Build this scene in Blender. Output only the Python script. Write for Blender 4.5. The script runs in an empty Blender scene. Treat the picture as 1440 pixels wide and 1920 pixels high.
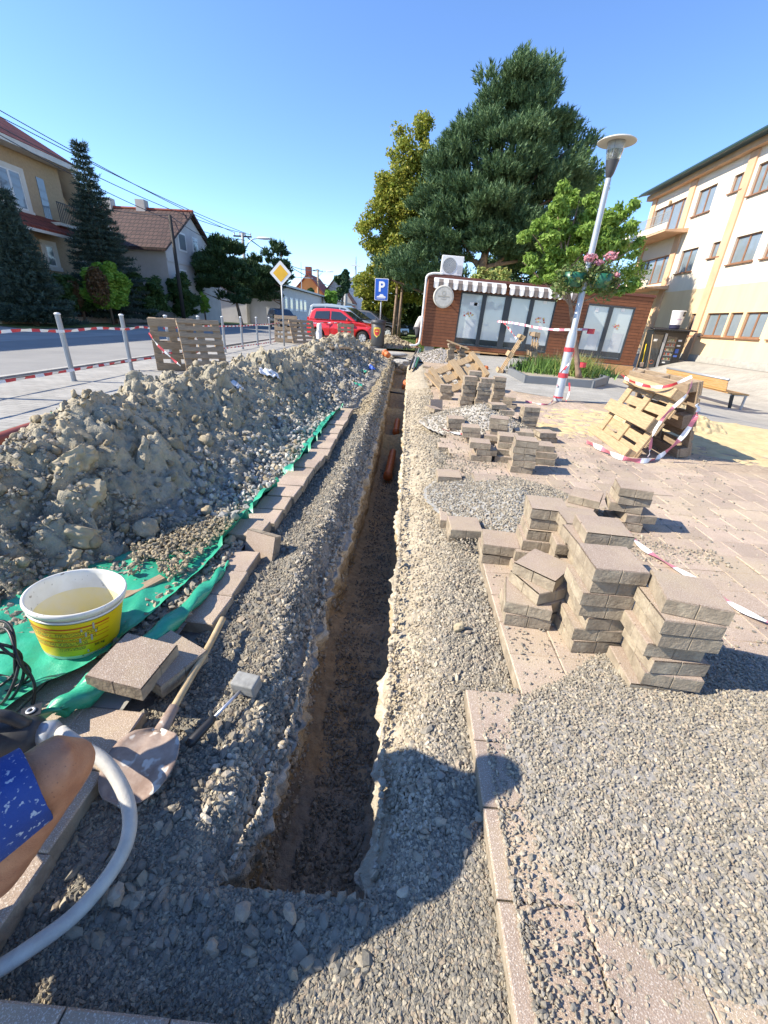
import bpy, bmesh, math, random
import numpy as np
from mathutils import Vector, Matrix

# ------------------------------------------------------------------ camera, world, sun, exposure
S = bpy.context.scene
COL = S.collection
F_, CX, CY, EYE = 770.0, 720.0, 960.0, 1.2
def _basis(nad=(620, 2600), vp=(770, 595)):
    d = np.array([nad[0]-CX, nad[1]-CY, F_]); d /= np.linalg.norm(d)
    f = np.array([vp[0]-CX, vp[1]-CY, F_]); f -= d*f.dot(d); f /= np.linalg.norm(f)
    r = np.cross(f, -d); r = r if r[0] > 0 else -r
    return np.array([r, f, -d])
RM = _basis()
cam_d = bpy.data.cameras.new('camera'); cam = bpy.data.objects.new('camera', cam_d); COL.objects.link(cam)
cam_d.sensor_fit = 'HORIZONTAL'; cam_d.sensor_width = 36; cam_d.lens = 36*F_/1440
cam_d.clip_start = 0.02; cam_d.clip_end = 3000
_r = RM@np.array([1, 0, 0]); _u = RM@np.array([0, -1, 0]); _b = RM@np.array([0, 0, -1])
cam.matrix_world = Matrix(((_r[0], _u[0], _b[0], 0), (_r[1], _u[1], _b[1], 0), (_r[2], _u[2], _b[2], EYE), (0, 0, 0, 1)))
S.camera = cam
SUN_AZ, SUN_EL = math.radians(10), math.radians(38)     # light travels towards +X, slightly +Y
w = bpy.data.worlds.new('World'); S.world = w; w.use_nodes = True
nt = w.node_tree; bg = nt.nodes['Background']; bg.inputs[1].default_value = 0.135
sky = nt.nodes.new('ShaderNodeTexSky'); sky.sky_type = 'NISHITA'; sky.sun_disc = False
sky.sun_elevation = SUN_EL; sky.altitude = 1500; sky.air_density = 1.0; sky.dust_density = 0.0; sky.ozone_density = 4.0
sdir = Vector((-math.cos(SUN_AZ)*math.cos(SUN_EL), -math.sin(SUN_AZ)*math.cos(SUN_EL), math.sin(SUN_EL)))
sky.sun_rotation = math.atan2(sdir.x, sdir.y)
hs = nt.nodes.new('ShaderNodeHueSaturation'); hs.inputs['Saturation'].default_value = 1.08; hs.inputs['Value'].default_value = 1.12; hs.inputs['Hue'].default_value = .505
nt.links.new(sky.outputs[0], hs.inputs['Color']); nt.links.new(hs.outputs[0], bg.inputs[0])
sl = bpy.data.lights.new('sun', 'SUN'); sl.energy = 4.5; sl.angle = math.radians(0.5); sl.color = (1.0, 0.915, 0.77)
so = bpy.data.objects.new('sun', sl); COL.objects.link(so); so.rotation_euler = sdir.to_track_quat('Z', 'Y').to_euler()
S.view_settings.view_transform = 'Standard'; S.view_settings.look = 'None'
S.view_settings.exposure = 1.1; S.view_settings.gamma = 1
S.render.resolution_x = 768; S.render.resolution_y = 1024
try: S.cycles.max_bounces = 6; S.cycles.transparent_max_bounces = 12
except Exception: pass

# ------------------------------------------------------------------ photo-ray helpers (ground contact points)
def G(px, py, z=0.0):
    v = RM@np.array([px-CX, py-CY, F_]); t = (z-EYE)/v[2]; return Vector((v[0]*t, v[1]*t, z))
def RY(px, py, Y):
    v = RM@np.array([px-CX, py-CY, F_]); t = Y/v[1]; return Vector((v[0]*t, Y, EYE+v[2]*t))
def RX(px, py, X):
    v = RM@np.array([px-CX, py-CY, F_]); t = X/v[0]; return Vector((X, v[1]*t, EYE+v[2]*t))

# ------------------------------------------------------------------ noise (numpy)
def _h(i, j, k, s):
    n = (i*374761393 + j*668265263 + k*2147483647 + s*1274126177).astype(np.int64) & 0xffffffff
    n = ((n ^ (n >> 13))*1274126177) & 0xffffffff
    n = ((n ^ (n >> 16))*2246822519) & 0xffffffff
    return ((n ^ (n >> 15)) & 0xffffff)/float(0xffffff)
def vn(P, s=0):
    P = np.asarray(P, float); i = np.floor(P).astype(np.int64); f = P-i; f = f*f*(3-2*f)
    r = 0
    for a in (0, 1):
        for b in (0, 1):
            for c in (0, 1):
                wgt = (f[:, 0] if a else 1-f[:, 0])*(f[:, 1] if b else 1-f[:, 1])*(f[:, 2] if c else 1-f[:, 2])
                r = r+wgt*_h(i[:, 0]+a, i[:, 1]+b, i[:, 2]+c, s)
    return r*2-1
def fbm(P, o=4, s=0, g=0.5):
    P = np.asarray(P, float); r = 0; a = 1.0; t = 0
    for k in range(o):
        r = r+a*vn(P*(2**k)+k*17.3, s+k); t += a; a *= g
    return r/t
def worley(P, s=0):
    P = np.asarray(P, float); i = np.floor(P).astype(np.int64); best = np.full(len(P), 9.0); sec = np.full(len(P), 9.0); cid = np.zeros(len(P))
    for a in (-1, 0, 1):
        for b in (-1, 0, 1):
            for c in (-1, 0, 1):
                I, J, K = i[:, 0]+a, i[:, 1]+b, i[:, 2]+c
                Q = np.stack([I+_h(I, J, K, s), J+_h(I, J, K, s+1), K+_h(I, J, K, s+2)], 1)
                d = np.sqrt(((Q-P)**2).sum(1)); m = d < best
                sec = np.where(m, best, np.minimum(sec, d)); cid = np.where(m, _h(I, J, K, s+5), cid); best = np.where(m, d, best)
    return best, sec, cid
def sst(a, b, x):
    t = np.clip((np.asarray(x, float)-a)/(b-a), 0, 1); return t*t*(3-2*t)
def n1(x, s=0):
    x = np.asarray(x, float); return vn(np.stack([x, x*0+.5, x*0+s*3.7], 1), s)

# ------------------------------------------------------------------ mesh helpers
def mesh_np(name, V, Fc, mats, smooth=False, cols=None, mi=None):
    V = np.asarray(V, np.float32); Fc = np.asarray(Fc, np.int32); k = Fc.shape[1]
    m = bpy.data.meshes.new(name); m.vertices.add(len(V)); m.vertices.foreach_set('co', V.ravel())
    m.loops.add(Fc.size); m.loops.foreach_set('vertex_index', Fc.ravel())
    m.polygons.add(len(Fc)); m.polygons.foreach_set('loop_start', np.arange(0, Fc.size, k, dtype=np.int32))
    if mi is not None: m.polygons.foreach_set('material_index', np.asarray(mi, np.int32))
    m.polygons.foreach_set('use_smooth', np.full(len(Fc), smooth))
    m.update(calc_edges=True)
    if cols is not None:
        c = np.ones((len(V), 4), np.float32); c[:, :3] = cols
        m.color_attributes.new('Col', 'FLOAT_COLOR', 'POINT').data.foreach_set('color', c.ravel())
    for q in (mats if isinstance(mats, (list, tuple)) else [mats]): m.materials.append(q)
    return m
def link(name, m, parent=None):
    o = bpy.data.objects.new(name, m); COL.objects.link(o)
    if parent is not None: o.parent = parent
    return o
def tag(o, label=None, cat=None, group=None, kind=None):
    if label: o['label'] = label
    if cat: o['category'] = cat
    if group: o['group'] = group
    if kind: o['kind'] = kind
    return o
def thing(name, label, cat, loc=(0, 0, 0), rz=0, group=None):
    o = bpy.data.objects.new(name, None); COL.objects.link(o); o.empty_display_size = .2
    o.location = loc; o.rotation_euler = (0, 0, rz)
    return tag(o, label, cat, group)
def dup(root, loc=None, rz=None, label=None, group=None):
    def cp(o, par):
        c = o.copy(); COL.objects.link(c); c.parent = par
        for ch in list(o.children): cp(ch, c)
        return c
    r = cp(root, None)
    if loc is not None: r.location = loc
    if rz is not None: r.rotation_euler = (0, 0, rz)
    if label: r['label'] = label
    if group: r['group'] = group
    return r
class MB:
    def __init__(s): s.v = []; s.f = []; s.m = []
    def add(s, V, Fs, mi=0):
        b = len(s.v); s.v += [tuple(p) for p in V]; s.f += [tuple(b+i for i in f) for f in Fs]; s.m += [mi]*len(Fs); return s
    def box(s, c, d, rot=None, mi=0):
        M = rot if rot is not None else Matrix.Identity(3); c = Vector(c); h = [x/2 for x in d]
        V = [c+M@Vector((sx*h[0], sy*h[1], sz*h[2])) for sx in (-1, 1) for sy in (-1, 1) for sz in (-1, 1)]
        return s.add(V, [(0, 1, 3, 2), (4, 6, 7, 5), (0, 4, 5, 1), (2, 3, 7, 6), (0, 2, 6, 4), (1, 5, 7, 3)], mi)
    def bb(s, x0, x1, y0, y1, z0, z1, mi=0): return s.box(((x0+x1)/2, (y0+y1)/2, (z0+z1)/2), (abs(x1-x0), abs(y1-y0), abs(z1-z0)), None, mi)
    def tube(s, P, r, n=8, mi=0, cap=True, closed=False):
        P = [Vector(p) for p in P]; R = r if isinstance(r, (list, tuple)) else [r]*len(P); rings = []; up = None
        for i, p in enumerate(P):
            a = P[i-1] if (i > 0 or closed) else P[i]; b = P[(i+1) % len(P)] if (i < len(P)-1 or closed) else P[i]
            t = (b-a).normalized()
            if up is None: up = t.orthogonal().normalized()
            up = (up-t*up.dot(t)).normalized(); q = t.cross(up)
            rings.append([p+R[i]*(math.cos(2*math.pi*k/n)*up+math.sin(2*math.pi*k/n)*q) for k in range(n)])
        V = [v for g in rings for v in g]; Fs = []
        L = len(P)
        for i in range(L if closed else L-1):
            for k in range(n):
                j = (i+1) % L; Fs.append((i*n+k, i*n+(k+1) % n, j*n+(k+1) % n, j*n+k))
        if cap and not closed: Fs += [tuple(range(n))[::-1], tuple((L-1)*n+k for k in range(n))]
        return s.add(V, Fs, mi)
    def cyl(s, p0, p1, r0, r1=None, n=16, mi=0): return s.tube([p0, p1], [r0, r0 if r1 is None else r1], n, mi)
    def lathe(s, prof, n=24, c=(0, 0, 0), mi=0, M=None, sx=1):
        V = []; L = len(prof); c = Vector(c)
        for r, z in prof:
            for k in range(n):
                p = Vector((r*math.cos(2*math.pi*k/n)*sx, r*math.sin(2*math.pi*k/n), z)); V.append(c+(M@p if M else p))
        Fs = [(i*n+k, i*n+(k+1) % n, (i+1)*n+(k+1) % n, (i+1)*n+k) for i in range(L-1) for k in range(n)]
        return s.add(V, Fs, mi)
    def prism(s, poly, a, b, fn, mi=0):
        """poly 2-D outline extruded from a to b; fn(u, v, w) -> point"""
        n = len(poly); V = [fn(u, v, a) for u, v in poly]+[fn(u, v, b) for u, v in poly]
        return s.add(V, [tuple(range(n))[::-1], tuple(range(n, 2*n))]+[(i, (i+1) % n, n+(i+1) % n, n+i) for i in range(n)], mi)
    def quad(s, a, b, c, d, mi=0): return s.add([a, b, c, d], [(0, 1, 2, 3)], mi)
    def build(s, name, mats, parent=None, smooth=False, bevel=0, seg=1, solid=0, tri=False):
        m = bpy.data.meshes.new(name); m.from_pydata([tuple(v) for v in s.v], [], s.f)
        mats = mats if isinstance(mats, (list, tuple)) else [mats]
        for q in mats: m.materials.append(q)
        m.polygons.foreach_set('material_index', s.m); m.polygons.foreach_set('use_smooth', [smooth]*len(s.f))
        bm = bmesh.new(); bm.from_mesh(m); bmesh.ops.recalc_face_normals(bm, faces=bm.faces); bm.to_mesh(m); bm.free(); m.update()
        o = link(name, m, parent)
        if solid: q = o.modifiers.new('solid', 'SOLIDIFY'); q.thickness = solid; q.offset = 0
        if bevel: q = o.modifiers.new('bevel', 'BEVEL'); q.width = bevel; q.segments = seg; q.limit_method = 'ANGLE'; q.angle_limit = math.radians(40)
        return o
def rotz(a): return Matrix.Rotation(a, 3, 'Z')
def curve_pts(P, n=8):
    """Catmull-Rom through P"""
    P = [Vector(p) for p in P]; Q = [P[0]*2-P[1]]+P+[P[-1]*2-P[-2]]; out = []
    for i in range(1, len(Q)-2):
        for k in range(n):
            t = k/n; a, b, c, d = Q[i-1], Q[i], Q[i+1], Q[i+2]
            out.append(.5*((2*b)+(c-a)*t+(2*a-5*b+4*c-d)*t*t+(3*b-a-3*c+d)*t**3))
    out.append(P[-1]); return out

# ------------------------------------------------------------------ materials
def _nt(name):
    m = bpy.data.materials.new(name); m.use_nodes = True; n = m.node_tree; b = n.nodes['Principled BSDF']; return m, n, b
def _coord(n, scale=(1, 1, 1), rnd=True):
    tc = n.nodes.new('ShaderNodeTexCoord'); mp = n.nodes.new('ShaderNodeMapping'); n.links.new(tc.outputs['Object'], mp.inputs[0])
    mp.inputs['Scale'].default_value = scale
    if rnd:
        oi = n.nodes.new('ShaderNodeObjectInfo'); mu = n.nodes.new('ShaderNodeMath'); mu.operation = 'MULTIPLY'; mu.inputs[1].default_value = 13.0
        n.links.new(oi.outputs['Random'], mu.inputs[0]); n.links.new(mu.outputs[0], mp.inputs['Location'])
    return mp.outputs[0]
def _noise(n, co, sc, det=4, rough=.6, dist=0):
    t = n.nodes.new('ShaderNodeTexNoise'); t.inputs['Scale'].default_value = sc; t.inputs['Detail'].default_value = det
    t.inputs['Roughness'].default_value = rough; t.inputs['Distortion'].default_value = dist
    n.links.new(co, t.inputs['Vector']); return t.outputs['Fac']
def _ramp(n, fac, stops, const=False):
    r = n.nodes.new('ShaderNodeValToRGB'); cr = r.color_ramp
    if const: cr.interpolation = 'CONSTANT'
    while len(cr.elements) < len(stops): cr.elements.new(.5)
    for e, (p, c) in zip(cr.elements, stops): e.position = p; e.color = (*c, 1) if len(c) == 3 else c
    n.links.new(fac, r.inputs[0]); return r.outputs[0]
def _mix(n, fac, a, b, mode='MIX'):
    x = n.nodes.new('ShaderNodeMix'); x.data_type = 'RGBA'; x.blend_type = mode
    for sock, v in ((x.inputs[0], fac), (x.inputs[6], a), (x.inputs[7], b)):
        if isinstance(v, (int, float)): sock.default_value = v
        elif isinstance(v, tuple): sock.default_value = (*v, 1)
        else: n.links.new(v, sock)
    return x.outputs[2]
def _bump(n, b, h, dist, strength=1):
    bp = n.nodes.new('ShaderNodeBump'); bp.inputs['Distance'].default_value = dist; bp.inputs['Strength'].default_value = strength
    n.links.new(h, bp.inputs['Height'])
    if b.inputs['Normal'].links: n.links.new(b.inputs['Normal'].links[0].from_socket, bp.inputs['Normal'])
    n.links.new(bp.outputs[0], b.inputs['Normal'])
def mat(name, c1, c2=None, sc=6, rough=.8, metal=0, bump=0, bsc=None, island=0, stretch=(1, 1, 1), spec=.5, speck=None, coat=0, lo=.35, hi=.65, vcol=False, dust=None):
    m, n, b = _nt(name); b.inputs['Roughness'].default_value = rough; b.inputs['Metallic'].default_value = metal
    b.inputs['Specular IOR Level'].default_value = spec; b.inputs['Coat Weight'].default_value = coat
    co = _coord(n, stretch)
    c2 = c2 or tuple(x*.8 for x in c1)
    out = _ramp(n, _noise(n, co, sc), [(lo, c1), (hi, c2)])
    if vcol:
        at = n.nodes.new('ShaderNodeAttribute'); at.attribute_name = 'Col'
        g = _ramp(n, _noise(n, co, sc), [(lo, (1.15,)*3), (hi, (.8,)*3)]); out = _mix(n, 1.0, at.outputs['Color'], g, 'MULTIPLY')
    if dust: out = _mix(n, _ramp(n, _noise(n, co, dust[0], 6, .7), [(dust[2], (0, 0, 0)), (dust[2]+.22, (.8, .8, .8))]), out, dust[1])
    if speck:                                  # (scale, colour, amount)
        out = _mix(n, _ramp(n, _noise(n, co, speck[0], 2), [(speck[2], (0, 0, 0)), (speck[2]+.06, (1, 1, 1))]), out, speck[1])
    if island:
        ge = n.nodes.new('ShaderNodeNewGeometry'); v = 1-island, 1+island
        out = _mix(n, 1.0, out, _ramp(n, ge.outputs['Random Per Island'], [(0, (v[0],)*3), (1, (v[1],)*3)]), 'MULTIPLY')
    n.links.new(out, b.inputs['Base Color'])
    if bump: _bump(n, b, _noise(n, co, bsc or sc*4, 5), bump)
    return m
def islands(name, cols, rough=.85, bump=.002, bsc=120):
    m, n, b = _nt(name); b.inputs['Roughness'].default_value = rough; b.inputs['Specular IOR Level'].default_value = .3
    ge = n.nodes.new('ShaderNodeNewGeometry'); k = len(cols)
    c = _ramp(n, ge.outputs['Random Per Island'], [(i/k, q) for i, q in enumerate(cols)], True)
    co = _coord(n, rnd=False); g = _ramp(n, _noise(n, co, 60), [(.3, (1.15,)*3), (.7, (.8,)*3)])
    n.links.new(_mix(n, 1.0, c, g, 'MULTIPLY'), b.inputs['Base Color'])
    if bump: _bump(n, b, _noise(n, co, bsc, 4), bump)
    return m
def leafmat(name, cols, trans=.25, rough=.55):
    m, n, b = _nt(name); ge = n.nodes.new('ShaderNodeNewGeometry'); k = len(cols)
    c = _ramp(n, ge.outputs['Random Per Island'], [(i/max(1, k-1), q) for i, q in enumerate(cols)])
    n.links.new(c, b.inputs['Base Color']); b.inputs['Roughness'].default_value = rough; b.inputs['Specular IOR Level'].default_value = .25
    if trans:
        t = n.nodes.new('ShaderNodeBsdfTranslucent'); n.links.new(c, t.inputs[0]); mx = n.nodes.new('ShaderNodeMixShader'); mx.inputs[0].default_value = trans
        o = n.nodes['Material Output']; n.links.new(b.outputs[0], mx.inputs[1]); n.links.new(t.outputs[0], mx.inputs[2]); n.links.new(mx.outputs[0], o.inputs[0])
    return m
def flat(name, c, rough=.6, metal=0, **k): return mat(name, c, tuple(x*.9 for x in c), sc=3, rough=rough, metal=metal, **k)
def brickmat(name, c1, c2, mortar, w, h, gap=.004, off=.5, rough=.85, bump=.003, stretch=(1, 1, 1), swap=None, nvar=(3, .75), speck=None):
    m, n, b = _nt(name); b.inputs['Roughness'].default_value = rough; b.inputs['Specular IOR Level'].default_value = .3
    tc = n.nodes.new('ShaderNodeTexCoord'); vec = tc.outputs['Object']
    if swap:                                    # choose two object axes as the pattern plane
        sp = n.nodes.new('ShaderNodeSeparateXYZ'); cb = n.nodes.new('ShaderNodeCombineXYZ'); n.links.new(vec, sp.inputs[0])
        n.links.new(sp.outputs[swap[0]], cb.inputs[0]); n.links.new(sp.outputs[swap[1]], cb.inputs[1]); vec = cb.outputs[0]
    t = n.nodes.new('ShaderNodeTexBrick'); n.links.new(vec, t.inputs['Vector'])
    t.inputs['Scale'].default_value = 1; t.inputs['Brick Width'].default_value = w; t.inputs['Row Height'].default_value = h
    t.inputs['Mortar Size'].default_value = gap; t.inputs['Mortar Smooth'].default_value = .3; t.offset = off
    t.inputs['Color1'].default_value = (*c1, 1); t.inputs['Color2'].default_value = (*c2, 1); t.inputs['Mortar'].default_value = (*mortar, 1)
    co = _coord(n, stretch, False)
    g = _ramp(n, _noise(n, co, nvar[0], 5), [(.3, (1.12,)*3), (.7, (nvar[1],)*3)])
    out = _mix(n, 1.0, t.outputs['Color'], g, 'MULTIPLY')
    if speck: out = _mix(n, _ramp(n, _noise(n, co, speck[0], 2), [(speck[2], (0, 0, 0)), (speck[2]+.06, (1, 1, 1))]), out, speck[1])
    n.links.new(out, b.inputs['Base Color'])
    if bump:
        inv = n.nodes.new('ShaderNodeMath'); inv.operation = 'SUBTRACT'; inv.inputs[0].default_value = 1; n.links.new(t.outputs['Fac'], inv.inputs[1])
        _bump(n, b, inv.outputs[0], bump)
    return m
ICO_V = None
def _ico():
    global ICO_V, ICO_F
    bm = bmesh.new(); bmesh.ops.create_icosphere(bm, subdivisions=1, radius=1)
    ICO_V = np.array([v.co[:] for v in bm.verts]); ICO_F = np.array([[v.index for v in f.verts] for f in bm.faces]); bm.free()
_ico()
def rand_rot(n, rg):
    q = rg.normal(size=(n, 4)); q /= np.linalg.norm(q, axis=1)[:, None]; a, b, c, d = q.T
    return np.stack([np.stack([1-2*(c*c+d*d), 2*(b*c-a*d), 2*(b*d+a*c)], 1), np.stack([2*(b*c+a*d), 1-2*(b*b+d*d), 2*(c*d-a*b)], 1), np.stack([2*(b*d-a*c), 2*(c*d+a*b), 1-2*(b*b+c*c)], 1)], 1)
def stones(P, size, seed=1, flatn=.6):
    rg = np.random.default_rng(seed); P = np.asarray(P); n = len(P); size = np.asarray(size)
    V = ICO_V[None]*rg.uniform(.58, 1.25, (n, 12, 1))
    V = V*np.stack([rg.uniform(.85, 1.35, n), rg.uniform(.7, 1.0, n), rg.uniform(flatn*.75, flatn*1.25, n)], 1)[:, None, :]
    V = np.einsum('nij,nkj->nki', rand_rot(n, rg), V)*size[:, None, None]+P[:, None, :]
    return V.reshape(-1, 3), (ICO_F[None]+(np.arange(n)*12)[:, None, None]).reshape(-1, 3)

bm = bmesh.new(); bmesh.ops.create_icosphere(bm, subdivisions=2, radius=1); ICO2_V = np.array([v.co[:] for v in bm.verts]); ICO2_F = np.array([[v.index for v in f.verts] for f in bm.faces]); bm.free()
def clods(P, size, seed=1):
    """rounded, knobbly lumps of clay"""
    rg = np.random.default_rng(seed); P = np.asarray(P); n = len(P); K = len(ICO2_V); off = rg.uniform(0, 99, (n, 1, 3)); Q = (ICO2_V[None]*1.6+off).reshape(-1, 3)
    d = 1+.55*fbm(Q, 4, seed, .7).reshape(n, K, 1)+.5*(.5-worley(Q*1.0, seed)[0]).reshape(n, K, 1)
    V = ICO2_V[None]*d*np.stack([rg.uniform(.85, 1.3, n), rg.uniform(.7, 1.05, n), rg.uniform(.55, .9, n)], 1)[:, None, :]
    V = np.einsum('nij,nkj->nki', rand_rot(n, rg), V)*np.asarray(size)[:, None, None]+P[:, None, :]
    return V.reshape(-1, 3), (ICO2_F[None]+(np.arange(n)*K)[:, None, None]).reshape(-1, 3)
def gs(x, y=0):
    """the paved square dips gently to the right and rises again towards the building"""
    return -.62*(sst(4.2, 10.2, x)*.85+.15*np.clip((np.asarray(x, float)-4)/6, 0, 1))*(1-sst(13.0, 16.0, x))
def GS(px, py, up=0.0):
    z = up
    for _ in range(30): p = G(px, py, z); z = .5*z+.5*(float(gs(p.x))+up)
    return G(px, py, z)

# ------------------------------------------------------------------ shared materials
M = {}
M['gravelbed'] = mat('gravel_bed', (.2, .19, .175), (.13, .13, .125), sc=40, bump=.006, bsc=90, vcol=True)
M['gravel'] = islands('crushed_stone', [(0.163, 0.151, 0.125), (0.215, 0.198, 0.16), (0.267, 0.239, 0.186), (0.31, 0.266, 0.194), (0.181, 0.169, 0.144), (0.361, 0.315, 0.236), (0.241, 0.213, 0.167), (0.284, 0.232, 0.171), (0.224, 0.203, 0.167)])
M['gravel_warm'] = islands('crushed_stone_dusty', [(0.24, 0.212, 0.166), (0.304, 0.266, 0.202), (0.36, 0.312, 0.234), (0.264, 0.235, 0.187), (0.416, 0.362, 0.274), (0.208, 0.189, 0.155), (0.336, 0.277, 0.209), (0.288, 0.262, 0.216)])
M['soilstone'] = islands('soil_clods', [(0.31, 0.252, 0.162), (0.344, 0.28, 0.184), (0.284, 0.232, 0.151), (0.387, 0.32, 0.212), (0.318, 0.272, 0.194), (0.258, 0.216, 0.144), (0.361, 0.3, 0.209)], bump=.012, bsc=45)
M['whitestone'] = islands('pale_stones', [(0.361, 0.35, 0.318), (0.475, 0.451, 0.396), (0.304, 0.294, 0.275), (0.266, 0.262, 0.249), (0.399, 0.359, 0.292), (0.237, 0.23, 0.206)], bump=.003, bsc=50)
M['soil'] = mat('soil', (.37, .335, .26), (.26, .24, .185), sc=9, bump=.03, bsc=26, vcol=True, rough=.95, spec=.15)
M['clay'] = mat('smooth_clay', (.40, .335, .225), (.33, .275, .18), sc=14, bump=.004, bsc=25, rough=.9, spec=.2)
M['trench'] = mat('trench_earth', (.4, .34, .25), sc=22, bump=.014, bsc=60, vcol=True, rough=.95, spec=.15)
M['slabtop'] = mat('paver_face', (.40, .305, .235), (.32, .245, .19), sc=5, bump=.0025, bsc=260, speck=(330, (.58, .50, .42), .56), rough=.85, spec=.25, island=.12, dust=(3.2, (.42, .335, .225), .44))
M['slabside'] = mat('paver_side', (.345, .285, .21), (.225, .185, .135), sc=14, bump=.005, bsc=70, rough=.9, spec=.2, dust=(9, (.50, .43, .31), .5))  # concrete sides darkened further to paint in the shade on block fronts
M['sand'] = mat('sand', (.62, .49, .28), (.52, .40, .22), sc=7, bump=.01, bsc=60, rough=.95, spec=.1)
M['joint'] = flat('joint_dirt', (.20, .175, .14), .95)
M['wood'] = mat('pallet_wood', (.46, .335, .195), (.33, .23, .135), sc=9, stretch=(1, 9, 9), rough=.8, bump=.002, bsc=50, spec=.2)
M['woodgrey'] = mat('weathered_wood', (.38, .285, .19), (.25, .185, .125), sc=9, stretch=(1, 9, 9), rough=.85, bump=.002, bsc=50, spec=.2)
M['orange'] = flat('orange_pvc', (.62, .17, .05), .45)
M['black'] = flat('black_plastic', (.02, .02, .022), .45)
M['grey_metal'] = flat('galvanised_steel', (.42, .44, .46), .45, .5)
M['tapeW'] = flat('tape_white', (.8, .8, .8), .5); M['tapeR'] = flat('tape_red', (.55, .045, .06), .5)
M['white'] = flat('white_paint', (.78, .78, .76), .5)
M['glass'] = flat('dark_glass', (.03, .04, .05), .08, spec=.8)
M['tapeP'] = flat('tape_faded_pink', (.62, .20, .26), .5)
M['leafgrass'] = leafmat('grass_blades', [(.07, .13, .03), (.13, .2, .05), (.2, .24, .08)])
M['concrete'] = mat('concrete', (.42, .40, .36), (.32, .31, .28), sc=6, bump=.004, rough=.9)

# ------------------------------------------------------------------ trench and the crushed stone beside it
def xl(y): return np.interp(y, [.3, .55, .75, .95, 1.2, 1.9, 3.15, 5, 8.7, 13.4, 18], [-.34, -.345, -.325, -.305, -.31, -.335, -.315, -.315, -.36, -.42, -.45])+.022*n1(np.asarray(y)*6, 3)+.012*n1(np.asarray(y)*19, 4)
def xr(y): return np.interp(y, [.3, .6, 1.2, 2, 4, 20], [.008, .008, .008, .03, .03, .035])+.010*n1(np.asarray(y)*7, 8)+.006*n1(np.asarray(y)*21, 9)
def surf(x, y):
    x = np.asarray(x, float); y = np.asarray(y, float); P = np.stack([x, y, x*0], 1); L = x < -.14
    d = sst(.46, .62, y)*(1-sst(16.2, 17.5, y))
    base = -.055+.022*fbm(P*3.2, 4, 11)+.01*fbm(P*11, 3, 12)
    dl = xl(y)-x; dr = x-xr(y)
    hump = .05*np.exp(-((dl-.16)/.1)**2)*L*sst(.8, 1.4, y)*(1+.6*n1(y*3, 5))
    wr = np.interp(y, [.5, .9, 1.7, 3.3, 8], [.10, .15, .3, .34, .42])
    drop = np.where(L, .12*(1-sst(0, .13, dl)), .13*(1-np.clip(dr/wr, 0, 1))**1.25)*d
    edge = .02*sst(-.62, -.8, x)+.012*sst(.22, .34, x)
    bowl = -.02*np.exp(-((x+.45)/.2)**2)*sst(.7, .4, y)
    far = .05*sst(6, 9, y)
    return base+hump-drop-edge*0+bowl+far*0
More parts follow.
